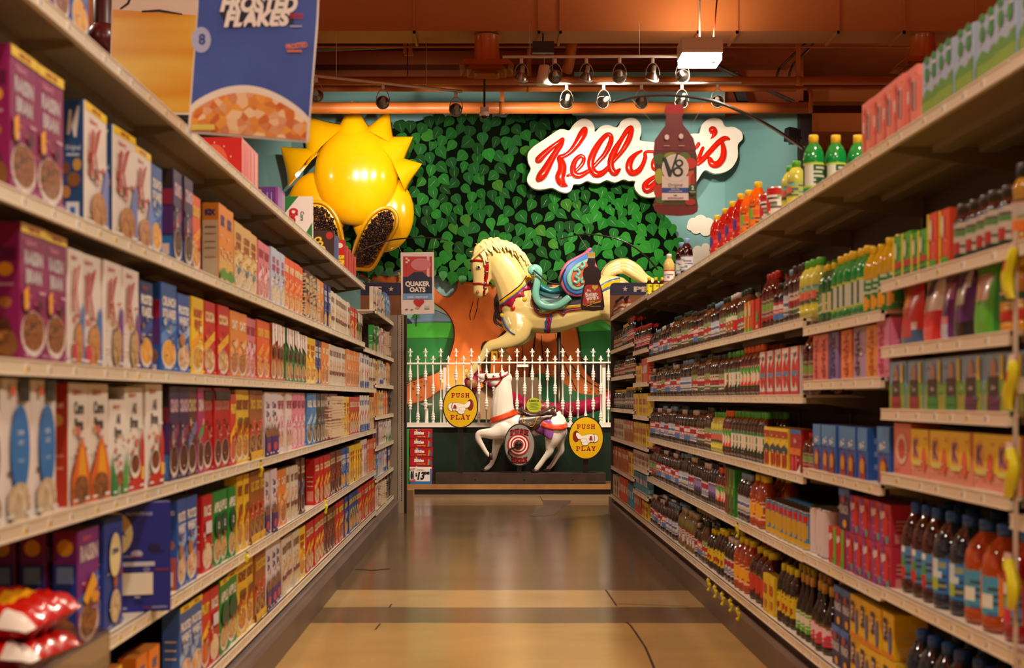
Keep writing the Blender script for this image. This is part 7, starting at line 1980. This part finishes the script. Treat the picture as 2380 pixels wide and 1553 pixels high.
# fifth
seq(1, ZC[3], 'fifth shelf down', [(1502, 1518, 'dkrc', .9), (1518, 1548, 'drk_r'), (1548, 1580, 'drk_w'), (1580, 1602, 'drk_w', 1.05), (1602, 1650, 'drk_p', 1.0), (1650, 1672, 'v_red', .95), (1674, 1698, 'grc', 1.1), (1700, 1726, 'drk_l', .95), (1728, 1756, 'jug_o', .86), (1764, 1856, 'can_b', 1.0), (1860, 1876, 'can_w', 1.1)], zmax=.32)
seq(1, ZB[3], 'fifth shelf down', [(1878, 1902, 'can_w', 1.1), (1912, 1950, 'kog', 1.0), (1950, 2056, 'koo', 1.0)], zmax=.34)
seq(1, ZB[3], 'fifth shelf down', [(1960, 2052, 'koo', .95, .152), (1932, 1958, 'nyp', 1.0, .152)])
seq(1, ZA[3], 'fifth shelf down', [(2056, 2100, 'klr'), (2102, 2352, 'klp', 1.0)], zmax=.19)
seq(1, ZA[4], 'sixth shelf down', [(2064, 2136, 'big_red'), (2136, 2204, 'big_blu'), (2204, 2288, 'big_org'), (2290, 2390, 'big_pnk')], zmax=.35)
seq(1, .65, 'sixth shelf down', [(2395, 2480, 'big_pnk')], zmax=.35)
# bottom deck
seq(1, ZDK, 'bottom shelf', [(1504, 1540, 'drk_r', .95), (1540, 1560, 'drk_l', .95), (1564, 1600, 'pale', .98), (1604, 1622, 'drk_w', .9), (1622, 1630, 'brw_c', 1.0), (1632, 1650, 'drk_y', .95), (1650, 1668, 'drk_y', 1.08), (1670, 1690, 'drk_p', 1.0), (1692, 1720, 'jug_o', .92), (1724, 1762, 'jug_r', .95), (1764, 1786, 'bxy', .95), (1792, 1826, 'drk_y', 1.1), (1834, 1862, 'spk_g'), (1864, 1902, 'spk_p'),
    (1918, 1958, 'nyp'), (1958, 2064, 'ylp'), (2076, 2156, 'big_blu'), (2158, 2226, 'big_blk'), (2228, 2300, 'big_grn'), (2300, 2420, 'big_blu')], zmax=.36)
seq(1, ZDK, 'bottom shelf', [(1922, 1960, 'nyp', .98, .162), (1960, 2056, 'ylp', .98, .162)])
# far sections on the right
seq(1, ZD2[0], 'far top shelf', [(1421, 1436, 'ham', 1.0)])
for nm, z, top, items1 in (('far second shelf', ZD1[0], ZD2[0], [(1466, 1482, 'syr_r', 1.05), (1482, 1499, 'syr_r', 1.0)]), ('far third shelf', ZD1[1], ZD1[0], [(1470, 1484, 'bxy', .8), (1484, 1499, 'bxo', .9)]), ('far fourth shelf', ZD1[2], ZD1[1], [(1466, 1499, 'bxy', 1.0)]),
                     ('far fifth shelf', ZD1[3], ZD1[2], [(1466, 1499, 'bxy', .98)]), ('far sixth shelf', ZD1[4], ZD1[3], [(1466, 1499, 'bxw', .9)]), ('far low shelf', ZD1[5], ZD1[4], [(1466, 1499, 'bxb', .9)])):
    seq(1, z, nm, items1, zmax=top - z - .05)
for nm, z, top, items1 in (('end second shelf', ZD2[1], ZD2[0], [(1420, 1440, 'syr', 1.0), (1440, 1452, 'syr_y', 1.15), (1452, 1465, 'syr_r', 1.2)]), ('end third shelf', ZD2[2], ZD2[1], [(1420, 1434, 'syr', .9), (1434, 1446, 'ham', .9), (1446, 1465, 'syr', 1.0)]),
                     ('end fourth shelf', ZD2[3], ZD2[2], [(1420, 1446, 'syr_y', 1.0), (1446, 1465, 'syr_y', 1.1)]), ('end fifth shelf', ZD2[4], ZD2[3], [(1420, 1444, 'bxw', 1.0), (1444, 1465, 'bxs', 1.0)]), ('end sixth shelf', ZD2[5], ZD2[4], [(1420, 1454, 'bxs', 1.1), (1454, 1465, 'bxy', 1.1)]),
                     ('end bottom shelf', ZDK, ZD2[5], [(1420, 1434, 'bxw', 1.1), (1434, 1452, 'bxo', 1.0), (1452, 1466, 'bxb', 1.1)])):
    seq(1, z, nm, items1, zmax=top - z - .05)
seq(1, ZDK, 'far bottom shelf', [(1468, 1484, 'bxo', .8), (1485, 1500, 'bxy', .7)], zmax=.2)
# bottles standing behind the front ones: a mass nobody could tell apart
def back_mass():
    mb = MB()
    for key, x, y, z, sc in BACKROW:
        d = D[key]; h, r = d['h'], d['r']
        if x + r * sc[0] > XR + DEPTH - .01: continue
        if d['shape'] == 'can': prof, capz = [(0, 0), (r, 0), (r, h), (0, h)], 1
        else:
            prof, capz = profile(d['shape'], h, r)
        c = (x + r * 0.0, y, z + .001)
        mb.lathe([(a * sc[0], b * sc[2]) for a, b in prof], mat(d['liquid'], rough=.1, coat=.6) if d['liquid'] else mat(d['label']), 10, c)
        if d['shape'] != 'can':
            la, lb = d['lab']; k = .98 * sc[0]
            mb.lathe([(r * k + .001, la * h * sc[2]), (r * k + .001, lb * h * sc[2])], M(d['label']), 10, c)
            cr = prof[-1][0] * 1.25 * sc[0]
            mb.lathe([(cr, (capz * h - .012) * sc[2]), (cr, h * sc[2]), (0, h * sc[2])], mat(d['cap'], rough=.35), 8, c)
    return mb.build('bottles_in_second_row')
o = back_mass(); tag(o, 'second rows of drink bottles standing in shadow behind the front ones, right shelving', 'bottles', kind='stuff')
# white plastic jugs' tops behind the pouches
m = MB()
for i in range(9):
    y = yr(2200 + i * 12); m.ball((XR + .2, y, ZA[1] + .225 - .0), .022, '#d8d0c8', 10); m.tube([(XR + .2, y, ZA[1] + .002), (XR + .2, y, ZA[1] + .17), (XR + .2, y, ZA[1] + .22)], [.03, .03, .012], mat('#1a1214', rough=.15), 10)
tag(m.build('white_topped_bottles'), 'row of dark bottles with round white tops behind the pouches', 'bottles', kind='stuff')
for o, ck, i, y in PEND:
    pass
# labels: counted from the camera end along each shelf
groups = {}
for o, ck, i, y in PEND: groups.setdefault(ck, []).append((y, o.location.z, o))
def words(s): return len(s.split())
for (desc, side, sn), L in groups.items():
    L.sort(key=lambda t: (round(t[0], 3), t[1], abs(t[2].location.x)))
    n = len(L)
    for i, (y, z, o) in enumerate(L):
        if n == 1:
            lab = 'the only %s on the %s %s' % (desc, SIDEW[side], sn)
        elif n == 2:
            lab = '%s %s on the %s %s' % (('nearer', 'farther')[i], desc, SIDEW[side], sn)
        else:
            lab = '%s %s on the %s %s' % ('nearest' if i == 0 else 'farthest' if i == n - 1 else ordn(i + 1) + ' nearest', desc, SIDEW[side], sn)
        if words(lab) > 16: lab = lab.replace(' on the ', ', ').replace(' with ', ', ')
        o['label'] = lab
        if n == 1 and 'group' in o: del o['group']
# ================================================================ hanging signs on curved rods
ROD = mat('#14100f', rough=.25, coat=.4)
def rod(e, pts, r=.009):
    o0 = e.location
    q = catmull([tuple(p) for p in pts], 8)
    MB().tube([Vector(p) - o0 for p in q], [r * (1 - .45 * i / len(q)) for i in range(len(q))], ROD, 8).build('curved_rod', e)
def board(e, px, Y, th, layers_fn, m, name='printed_board', smooth=False, yaw=0.0):
    o0 = e.location
    q = catmull(px, 4, True) if smooth else px
    mb = MB(); mb.prism([P(x, y, Y) - o0 for x, y in q], (0, th, 0), m)
    o = mb.build(name, e, fix=True)
    return o
# --- vegetable juice bottle sign
YV = 8.0
e = empty('juice_bottle_sign', P(1570, 370, YV), 'hanging juice-bottle-shaped sign lettered V8 on a curved black rod', 'hanging sign')
o0 = e.location
rod(e, [P(1868, 345, 8.1), P(1800, 300, 8.05), P(1740, 268, 8.0), P(1660, 236, 8.0), P(1570, 222, 8.0), P(1490, 224, 8.0), P(1424, 237, 8.0)], .011)
m = MB()
for a, b in (((1467, 229), (1530, 300)), ((1640, 232), (1605, 296))): m.tube([P(a[0], a[1], YV) - o0, P(b[0], b[1], YV) - o0], .0012, '#b8a898', 5)
m.build('hanging_line', e)
bot = [(1547, 250), (1550, 243), (1585, 243), (1588, 250), (1588, 266), (1585, 270), (1588, 290), (1600, 305), (1612, 322), (1618, 345), (1617, 352), (1620, 360), (1619, 460), (1623, 480), (1621, 492), (1610, 499), (1580, 502), (1550, 500), (1530, 495), (1521, 486), (1520, 475), (1524, 455), (1522, 380), (1518, 358), (1520, 345), (1522, 325), (1534, 308), (1546, 292), (1549, 270), (1545, 264)]
board(e, bot, YV, .012, None, mat('#7a2424', rough=.3, coat=.3, noise='#6a1c1c', nscale=6), 'bottle_board')
x0, x1, y0, y1 = 1518, 1622, 243, 502
w = (x1 - x0) * YV / F; h = (y1 - y0) * YV / F
U = lambda x: (x - x0) / (x1 - x0)
V = lambda y: (y1 - y) / (y1 - y0)
m = MB()
GRN = '#4a6a20'
L = [('p', [(U(1547), V(265)), (U(1588), V(265)), (U(1588), V(246)), (U(1584), V(243)), (U(1551), V(243)), (U(1547), V(246))], '#b81c18'),
     ('p', [(U(1522), V(352)), (U(1616), V(352)), (U(1614), V(349)), (U(1524), V(349))], '#5a1614'),
     ('r', U(1523), V(478), U(1619), V(356), '#4a3a18'),
     ('p', [(U(1523), V(478)), (U(1540), V(478)), (U(1545), V(440)), (U(1535), V(400)), (U(1523), V(390))], '#8a2a1c'),
     ('e', U(1533), V(370), .14, .05, GRN), ('e', U(1560), V(362), .16, .03, '#8aa030'), ('e', U(1590), V(366), .14, .045, '#5a7a28'), ('e', U(1532), V(410), .1, .07, '#a8b040'), ('e', U(1530), V(445), .1, .06, '#b83a24'),
     ('e', U(1605), V(380), .13, .05, '#c83020'), ('p', [(U(1596), V(400)), (U(1612), V(396)), (U(1614), V(440)), (U(1604), V(455))], '#c85a24'), ('e', U(1610), V(420), .05, .06, '#a82a1c'), ('e', U(1534), V(466), .1, .03, GRN), ('e', U(1604), V(470), .12, .03, '#a83020'),
     ('r', U(1538), V(466), U(1600), V(410), '#dcd4d0'), ('r', U(1538), V(449), U(1600), V(437), '#2a4a9a'), ('r', U(1541), V(465), U(1597), V(450), '#e4dcd8'),
     ('e', U(1569), V(391), .3, .122, '#f0e8e0'), ('e', U(1569), V(391), .285, .115, '#d8d4cc'),
     ('p', [(U(1538), V(368)), (U(1547), V(366)), (U(1559), V(396)), (U(1572), V(357)), (U(1576), V(358)), (U(1559), V(412)), (U(1553), V(412)), (U(1541), V(372))], '#26282c'),
     ('p', ring(U(1578), V(380), .095, .035, .05, .018, 0, 1.999 * PI), '#26282c'), ('p', ring(U(1575), V(400), .12, .046, .07, .026, 0, 1.999 * PI), '#26282c'),
     ('t', 'Original', U(1569), V(430), .5, .03, '#7a6a5c', {'bold': 0}), ('t', 'ESSENTIAL', U(1569), V(440.5), .32, .012, '#c8d0e8', {}), ('t', 'ANTIOXIDANTS', U(1569), V(445.5), .42, .012, '#c8d0e8', {}),
     ('t', '100%', U(1569), V(455), .18, .012, '#403838', {}), ('t', 'VEGETABLE JUICE', U(1569), V(461), .45, .013, '#802828', {'bold': .03}),
     ('e', U(1609), V(441), .09, .05, '#24502c'), ('t', '2', U(1609), V(437), .1, .035, '#e0e8d8', {'bold': .04}), ('r', U(1602), V(448), U(1616), V(446), '#a8c090'),
     ('e', U(1549), V(320), .05, .024, '#e8dcd8'), ('e', U(1582), V(318), .05, .024, '#e8dcd8'), ('r', U(1542), V(341), U(1556), V(339), '#c89890'), ('r', U(1576), V(341), U(1590), V(339), '#c89890')]
paint(m, P(x0, y1, YV) - o0 - Vector((0, .0004, 0)), (1, 0, 0), (0, 0, 1), (0, -1, 0), w, h, L, .0005)
m.build('printed_face', e)
# --- oats box sign
YQ = 14.0
e = empty('oats_box_sign', P(970, 660, YQ), 'hanging flat oats box sign above the far end of the left shelving', 'hanging sign')
o0 = e.location
rod(e, [P(822, 592, 13.9), P(850, 578, 13.9), P(900, 560, 14), P(960, 553, 14), P(1010, 554, 14), P(1042, 560, 14)], .009)
m = MB()
for a, b in (((925, 570), (934, 588)), ((1012, 556), (1006, 588))): m.tube([P(a[0], a[1], YQ) - o0, P(b[0], b[1], YQ) - o0], .0015, '#c8c0b0', 5)
m.build('hanging_line', e)
pts = [(931, 587), (1008.5, 586), (1009.5, 729), (933, 731)]
board(e, pts, YQ, .012, None, mat('#e0d4cc', rough=.35))
w = 77 * YQ / F; h = 144 * YQ / F
m = MB()
L = [('r', .06, .52, .94, .93, '#b83430'), ('r', .78, .52, .86, .93, '#d8b0a8'), ('e', .6, .8, .3, .1, '#c87880'), ('r', .06, .30, .94, .6, '#14203c'), ('p', [(.2, .6), (.4, .68), (.66, .68), (.82, .6)], '#14203c'),
     ('r', .14, .82, .2, .85, '#e8d8d0'), ('r', .2, .85, .26, .88, '#e8d8d0'), ('r', .14, .88, .2, .91, '#e8d8d0'),
     ('t', 'QUAKER', .5, .49, .74, .075, '#e8e0d0', {'bold': .05}), ('t', 'OATS', .5, .395, .48, .075, '#e8e0d0', {'bold': .05}),
     ('r', .06, .235, .94, .33, '#6a9ac8'), ('t', 'QUICK 1-MINUTE OATS', .5, .275, .62, .028, '#dce4ec', {'bold': .03}),
     ('e', .47, .2, .09, .045, '#b8201c'), ('e', .61, .2, .09, .045, '#b8201c'), ('p', [(.39, .185), (.69, .185), (.54, .09)], '#b8201c'), ('e', .5, .1, .06, .018, '#c8a068'),
     ('r', .72, .08, .86, .13, '#b8bcc0'), ('r', .72, .08, .86, .09, '#58a050'), ('e', .17, .075, .05, .01, '#806868'), ('e', .33, .07, .04, .01, '#806868')]
paint(m, P(932, 730, YQ) - o0 - Vector((0, .0004, 0)), (1, 0, 0), (0, 0, 1), (0, -1, 0), w, h, L, .0005)
m.build('printed_face', e)
# --- syrup bottle sign
YB2 = 14.0
e = empty('syrup_bottle_sign', P(1377, 650, YB2), 'hanging dark syrup-bottle sign with red label in front of the cream horse', 'hanging sign')
o0 = e.location
rod(e, [P(1529, 628, 14), P(1505, 600, 14), P(1470, 572, 14), P(1430, 554, 14), P(1385, 546, 14), P(1345, 546, 14), P(1302, 556, 14)], .009)
m = MB()
for a, b in (((1345, 546), (1371, 588)), ((1400, 548), (1381, 588))): m.tube([P(a[0], a[1], YB2) - o0, P(b[0], b[1], YB2) - o0], .0015, '#c8c0b0', 5)
m.build('hanging_line', e)
bt = [(1367, 600), (1364, 611), (1367, 618), (1357, 625), (1354, 637), (1356, 647), (1360, 654), (1355, 670), (1350, 698), (1349, 715), (1353, 721), (1378, 723), (1402, 721), (1405, 712), (1403, 695), (1399, 672), (1393, 654), (1397, 645), (1397, 633), (1391, 624), (1382, 618), (1384, 610), (1382, 600)]
board(e, bt, YB2, .014, None, mat('#1c0a0c', rough=.2, coat=.5), 'bottle_board')
board(e, [(1366, 586.5), (1383, 586.5), (1383, 600), (1366, 600)], YB2 - .001, .014, None, '#d8b840', 'cap_board')
x0, x1, y0, y1 = 1349, 1405, 586, 723
w = (x1 - x0) * YB2 / F; h = (y1 - y0) * YB2 / F
m = MB()
L = [('r', U(1367), V(600), U(1382), V(595), '#d8c8a0'), ('p', [(U(1359), V(666)), (U(1365), V(662)), (U(1391), V(662)), (U(1396), V(670)), (U(1399), V(698)), (U(1388), V(700)), (U(1372), V(706)), (U(1362), V(710)), (U(1354), V(705))], '#a81c14'),
     ('p', [(U(1354), V(706)), (U(1362), V(711)), (U(1374), V(707)), (U(1388), V(701)), (U(1397), V(699)), (U(1395), V(703)), (U(1380), V(706)), (U(1364), V(713)), (U(1354), V(708))], '#c8a030'),
     ('e', U(1379), V(667), .06, .03, '#c8b428'), ('e', U(1386), V(667), .06, .03, '#c8b428'), ('p', [(U(1375.5), V(668)), (U(1389.5), V(668)), (U(1382), V(676))], '#c8b428'),
     ('t', 'Mrs.', U(1369), V(675), .17, .045, '#e8dcd0', {'rot': .12, 'bold': .03}), ('t', 'Butter-', U(1375), V(683.5), .52, .075, '#e8dcd0', {'rot': .12, 'bold': .05}), ('t', "worth's", U(1376.5), V(692), .52, .07, '#e8dcd0', {'rot': .12, 'bold': .05}),
     ('t', 'Original', U(1373), V(701), .34, .045, '#d89a40', {'rot': .12, 'shear': .2}), ('r', U(1371), V(713), U(1396), V(711.5), '#8a7a70')]
paint(m, P(x0, y1, YB2) - o0 - Vector((0, .0025, 0)), (1, 0, 0), (0, 0, 1), (0, -1, 0), w, h, L, .0006)
m.build('printed_face', e)
# --- big frosted cereal box sign (character left out)
YF = 5.1
e = empty('cereal_box_sign', P(585, 100, YF), 'large hanging blue frosted flakes box sign with a bowl of flakes', 'hanging sign')
o0 = e.location
pts = [(462, -85), (744, -85), (739, 40), (716, 331), (436, 308), (458, 20)]
board(e, pts, YF, .012, None, mat('#e0dcd4', rough=.4))
x0, x1, y0, y1 = 434, 744, -85, 331
w = (x1 - x0) * YF / F; h = (y1 - y0) * YF / F
m = MB()
BLU2 = mat('#3a56a8', rough=.35, coat=.3, noise='#4462b4', nscale=5)
FL = 'food:#eaa84a,#c85a1e,#f6dcae,34'
edge = [(440, 305), (714, 328), (736, 40), (741, -80), (464, -80), (461, 20)]
bowl = []
for i in range(25):
    t = i / 24
    x = 441 + (718 - 441) * t
    y = 236 + 26 * t - 62 * math.sin(PI * t) ** .8 + 0
    bowl.append((U(min(x, 719.5 - .0 * t)), V(y + 12)))
bowl += [(U(714.5), V(327)), (U(440.5), V(304.5))]
inner_b = [(U(446 + 268 * t), V(262 + 24 * t - 58 * math.sin(PI * t) ** .8)) for t in [i / 24 for i in range(25)]] + [(U(712), V(326)), (U(442), V(304))]
L = [('p', [(U(a), V(b)) for a, b in edge], BLU2), ('p', bowl, '#e8e0d4'), ('p', inner_b, FL),
     ('e', U(468), V(93), .073, .072, '#a8b4dc'), ('t', '8', U(470), V(91), .05, .06, '#2a4090', {'bold': .03}),
     ('p', [(U(512), V(32)), (U(520), V(-14)), (U(690), V(-16)), (U(682), V(56)), (U(530), V(66))], '#10183c'),
     ('t', 'FROSTED', U(602), V(8), .58, .09, '#e8e4e0', {'bold': .06, 'shear': .25, 'rot': -.02}), ('t', 'FLAKES', U(598), V(42), .5, .085, '#e8e4e0', {'bold': .06, 'shear': .25, 'rot': .02}),
     ('t', 'SWEETENED', U(690), V(38), .1, .03, '#b83040', {}), ('r', U(675), V(64), U(702), V(60), '#a8a8c8'), ('t', 'FROSTED', U(690), V(107), .16, .028, '#e88050', {'rot': .12, 'bold': .04}), ('r', U(668), V(122), U(702), V(118), '#e88050'),
     ('r', U(447), V(303), U(500), V(290), '#e0d060')]
paint(m, P(x0, y1, YF) - o0 - Vector((0, .0004, 0)), (1, 0, 0), (0, 0, 1), (0, -1, 0), w, h, L, .0006)
m.build('printed_face', e)
m = MB()
for x in (478, 728): m.tube([P(x, -84, YF) - o0, P(x + (120 if x < 500 else -130), -260, YF) - o0], .0015, '#c8c0b0', 5)
m.build('hanging_line', e)
rod(e, [Vector((-1.5, 4.9, 2.3)), Vector((-1.45, 4.95, 2.8)), P(380, -230, 5.05), P(480, -262, YF), P(598, -262, YF), P(700, -240, YF)], .011)
# --- yellow banner behind it
YY = 7.2
e = empty('yellow_box_banner', P(355, 130, YY), 'hanging yellow box-shaped banner with a white top behind the blue one', 'hanging sign')
o0 = e.location
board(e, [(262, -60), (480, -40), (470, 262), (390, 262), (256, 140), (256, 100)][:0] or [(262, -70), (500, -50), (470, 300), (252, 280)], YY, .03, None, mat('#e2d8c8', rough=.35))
x0, x1, y0, y1 = 252, 500, -70, 300
w = (x1 - x0) * YY / F; h = (y1 - y0) * YY / F
m = MB()
def gradm():  # two yellows mixed by a stretched noise
    m = bpy.data.materials.new('yellow_two_tone'); m.use_nodes = True
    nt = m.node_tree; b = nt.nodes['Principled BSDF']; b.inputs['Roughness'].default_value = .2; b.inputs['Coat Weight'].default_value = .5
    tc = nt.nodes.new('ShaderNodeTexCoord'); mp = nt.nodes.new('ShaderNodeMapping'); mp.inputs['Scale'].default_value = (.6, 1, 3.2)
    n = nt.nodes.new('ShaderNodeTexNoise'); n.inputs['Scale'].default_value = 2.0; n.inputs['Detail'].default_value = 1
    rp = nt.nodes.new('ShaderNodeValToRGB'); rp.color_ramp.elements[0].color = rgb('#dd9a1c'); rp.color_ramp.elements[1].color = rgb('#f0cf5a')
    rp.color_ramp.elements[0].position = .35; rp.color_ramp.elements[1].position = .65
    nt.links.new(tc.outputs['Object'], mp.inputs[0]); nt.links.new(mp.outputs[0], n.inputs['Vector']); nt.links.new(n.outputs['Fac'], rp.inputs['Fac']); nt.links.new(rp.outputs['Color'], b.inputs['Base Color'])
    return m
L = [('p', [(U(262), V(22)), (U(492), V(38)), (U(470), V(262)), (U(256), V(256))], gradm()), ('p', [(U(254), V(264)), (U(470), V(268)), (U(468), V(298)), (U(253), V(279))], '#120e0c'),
     ('p', [(U(282), V(22)), (U(300), V(10)), (U(320), V(-40)), (U(312), V(-40)), (U(296), V(6)), (U(278), V(20))], '#1a1412'), ('p', [(U(330), V(25)), (U(370), V(22)), (U(424), V(32)), (U(424), V(35)), (U(370), V(28)), (U(330), V(29))], '#1a1412')]
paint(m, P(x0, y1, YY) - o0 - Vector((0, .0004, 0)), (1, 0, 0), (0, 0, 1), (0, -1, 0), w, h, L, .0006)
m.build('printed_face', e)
rod(e, [Vector((-1.66, 7.5, 2.3)), Vector((-1.68, 7.5, 2.9)), P(330, -130, YY + .1), P(440, -140, YY)], .011)
m = MB()
for x in (300, 430): m.tube([P(x, -68 + (x - 262) * .08, YY) - o0, P(x, -132, YY) - o0], .0015, '#c8c0b0', 5)
m.build('hanging_line', e)
# dark maroon round post seen between the boxes and the banner
e = empty('maroon_fixture', P(240, 90, 9.5), 'dark maroon rounded fixture high behind the top shelf boxes at left', 'fixture')
MB().ball((0, 0, 0), .11, mat('#4a1416', rough=.3), 20, (1, 1, 1.1)).build('ball', e)
MB().tube([(0, 0, -.9), (0, 0, .9)], .07, mat('#3a1012', rough=.4), 14).build('post', e)

# ================================================================ red bags in a clear tray, lower left
BAG = mat('#c81410', rough=.22, coat=.5, bump=.4, nscale=9)
def bag(loc, rot, sx, label, seed):
    mb = MB(); N, K = 18, 12; r3 = random.Random(seed)
    w, d, t = .32 * sx, .22, .036
    vs = []
    for sg in (1, -1):
        for j in range(K + 1):
            for i in range(N + 1):
                u = i / N * 2 - 1; v = j / K * 2 - 1
                th = t * max(0, 1 - u ** 4) ** .5 * max(0, 1 - v ** 4) ** .5
                wr = .008 * math.sin(u * 13 + seed) * math.sin(v * 9 + seed) + .004 * math.sin(u * 29 + v * 17)
                vs.append((u * w / 2, v * d / 2, sg * (th + wr * (1 if th > .01 else .2))))
    M1 = (K + 1) * (N + 1)
    fs = []
    for s in (0, 1):
        for j in range(K):
            for i in range(N):
                a = s * M1 + j * (N + 1) + i
                f = (a, a + 1, a + N + 2, a + N + 1)
                fs.append(f if s == 0 else f[::-1])
    fc = []
    for f in fs:
        c = sum((Vector(vs[k]) for k in f), Vector()) / 4
        col = BAG
        if c.z > 0 and -.01 < c.y < .035 and abs(c.x) < w * .3: col = mat('#f0a818', rough=.25, coat=.4)
        if c.y < -.03 and c.z > 0 and c.x < -w * .36: col = mat('#e4d8cc', rough=.3)
        if abs(c.x) > w * .48: col = mat('#c89a80', rough=.35)
        fc.append((f, col))
    mb.grid(vs, fc)
    o = mb.build('cereal_bag', loc=loc, rot=rot); tag(o, label, 'cereal bag', 'red cereal bags in the clear tray')
    return o
bag((-1.13, 3.36, .795), (.12, -.05, 1.45), 1.0, 'upper red cereal bag lying in the clear tray, lower left corner', 2)
bag((-1.12, 3.34, .715), (.1, .04, 1.5), 1.05, 'lower red cereal bag under the other one in the clear tray', 5)
e = empty('clear_display_tray', (-1.14, 3.2, .617), 'clear plastic tray holding two red bags, lower left corner', 'tray')
CLR = mat('#d8c8b8', rough=.06, trans=.9, coat=.3)
MB().box((-.17, -.3, 0), (.17, .42, .006), CLR).build('tray_floor', e)
MB().box((.165, -.3, .006), (.171, .42, .09), CLR).build('tray_front', e)
MB().box((-.17, .414, .006), (.165, .42, .1), CLR).build('tray_end', e)
m = MB(); m.tube([(.168, -.3, .092), (.168, .42, .092)], .004, '#4a342a', 6); m.build('tray_rim', e)

# ================================================================ small clip strips and shelf talkers
YT = mat('#e0dc20', rough=.3, coat=.3)
def talker(x, y, Y, label, h=28, group='yellow twisted shelf tags'):
    c = P(x, y, Y); k = Y / F
    e = MB()
    q = catmull([(0, 0, 0), (-.004, -.005, -h * k * .3), (.006, -.008, -h * k * .6), (-.004, -.006, -h * k)], 4)
    e.tube([Vector(p) for p in q], [.006 + .006 * abs(math.sin(i * .7)) for i in range(len(q))], YT, 6, True, (Vector((0, 1, 0)), .5))
    e.ball((0, 0, 0), .008, '#5a3a18', 6)
    o = e.build('shelf_tag', loc=c); tag(o, label, 'shelf tag', group)
for i, (x, y) in enumerate(((1655, 1352), (1670, 1368), (1687, 1385), (1706, 1400), (1723, 1420))):
    talker(x - 8, y - 8, yr(x + 12) - .02, '%s yellow shelf tag from the left, hanging over the right bumper' % ordn(i + 1), 30, 'yellow tags over the right bumper')
talker(1714, 1218, yr(1716) - .015, 'yellow shelf tag above the orange jug on the right shelving', 32)
talker(606, 1072, yl(604) - .02, 'yellow shelf tag hanging from the fourth left shelf by the yellow boxes', 36)
talker(757, 1160, yl(755) - .02, 'yellow shelf tag hanging from the fifth left shelf', 34)
talker(573, 1285, yl(570) - .02, 'short yellow shelf tag above the green box, left side', 20)
# clip strip of yellow bags at the right edge
e = empty('clip_strip', (XR - .03, 3.575, 1.72), 'clip strip hung with yellow snack bags at the right edge', 'clip strip')
MB().box((-.002, -.012, -1.35), (.002, .012, 0), '#c8b8a8').build('strip', e)
r4 = random.Random(9)
for i, z in enumerate((-.10, -.38, -.60, -.88)):
    mb = MB()
    w, h, t = .055, .14, .018
    N, K = 6, 10
    vs = []
    for sg in (-1, 1):
        for j in range(K + 1):
            for a in range(N + 1):
                u = a / N * 2 - 1; v = j / K
                th = t * (1 - u * u) ** .5 * math.sin(PI * (.04 + .92 * v)) ** .6 if abs(u) < 1 else 0
                bend = .02 * math.sin(v * 5 + i)
                vs.append((sg * th - .012, u * w / 2 * (1 - .25 * v) + bend, z - h / 2 + v * h))
    M1 = (K + 1) * (N + 1); fc = []
    for s in (0, 1):
        for j in range(K):
            for a in range(N):
                q = s * M1 + j * (N + 1) + a
                f = (q, q + 1, q + N + 2, q + N + 1)
                col = YT if not (j in (5, 6) and a in (2, 3)) else '#c02818'
                if j >= 9: col = '#c8a898'
                fc.append((f if s else f[::-1], col))
    mb.grid(vs, fc); mb.build('snack_bag', e)
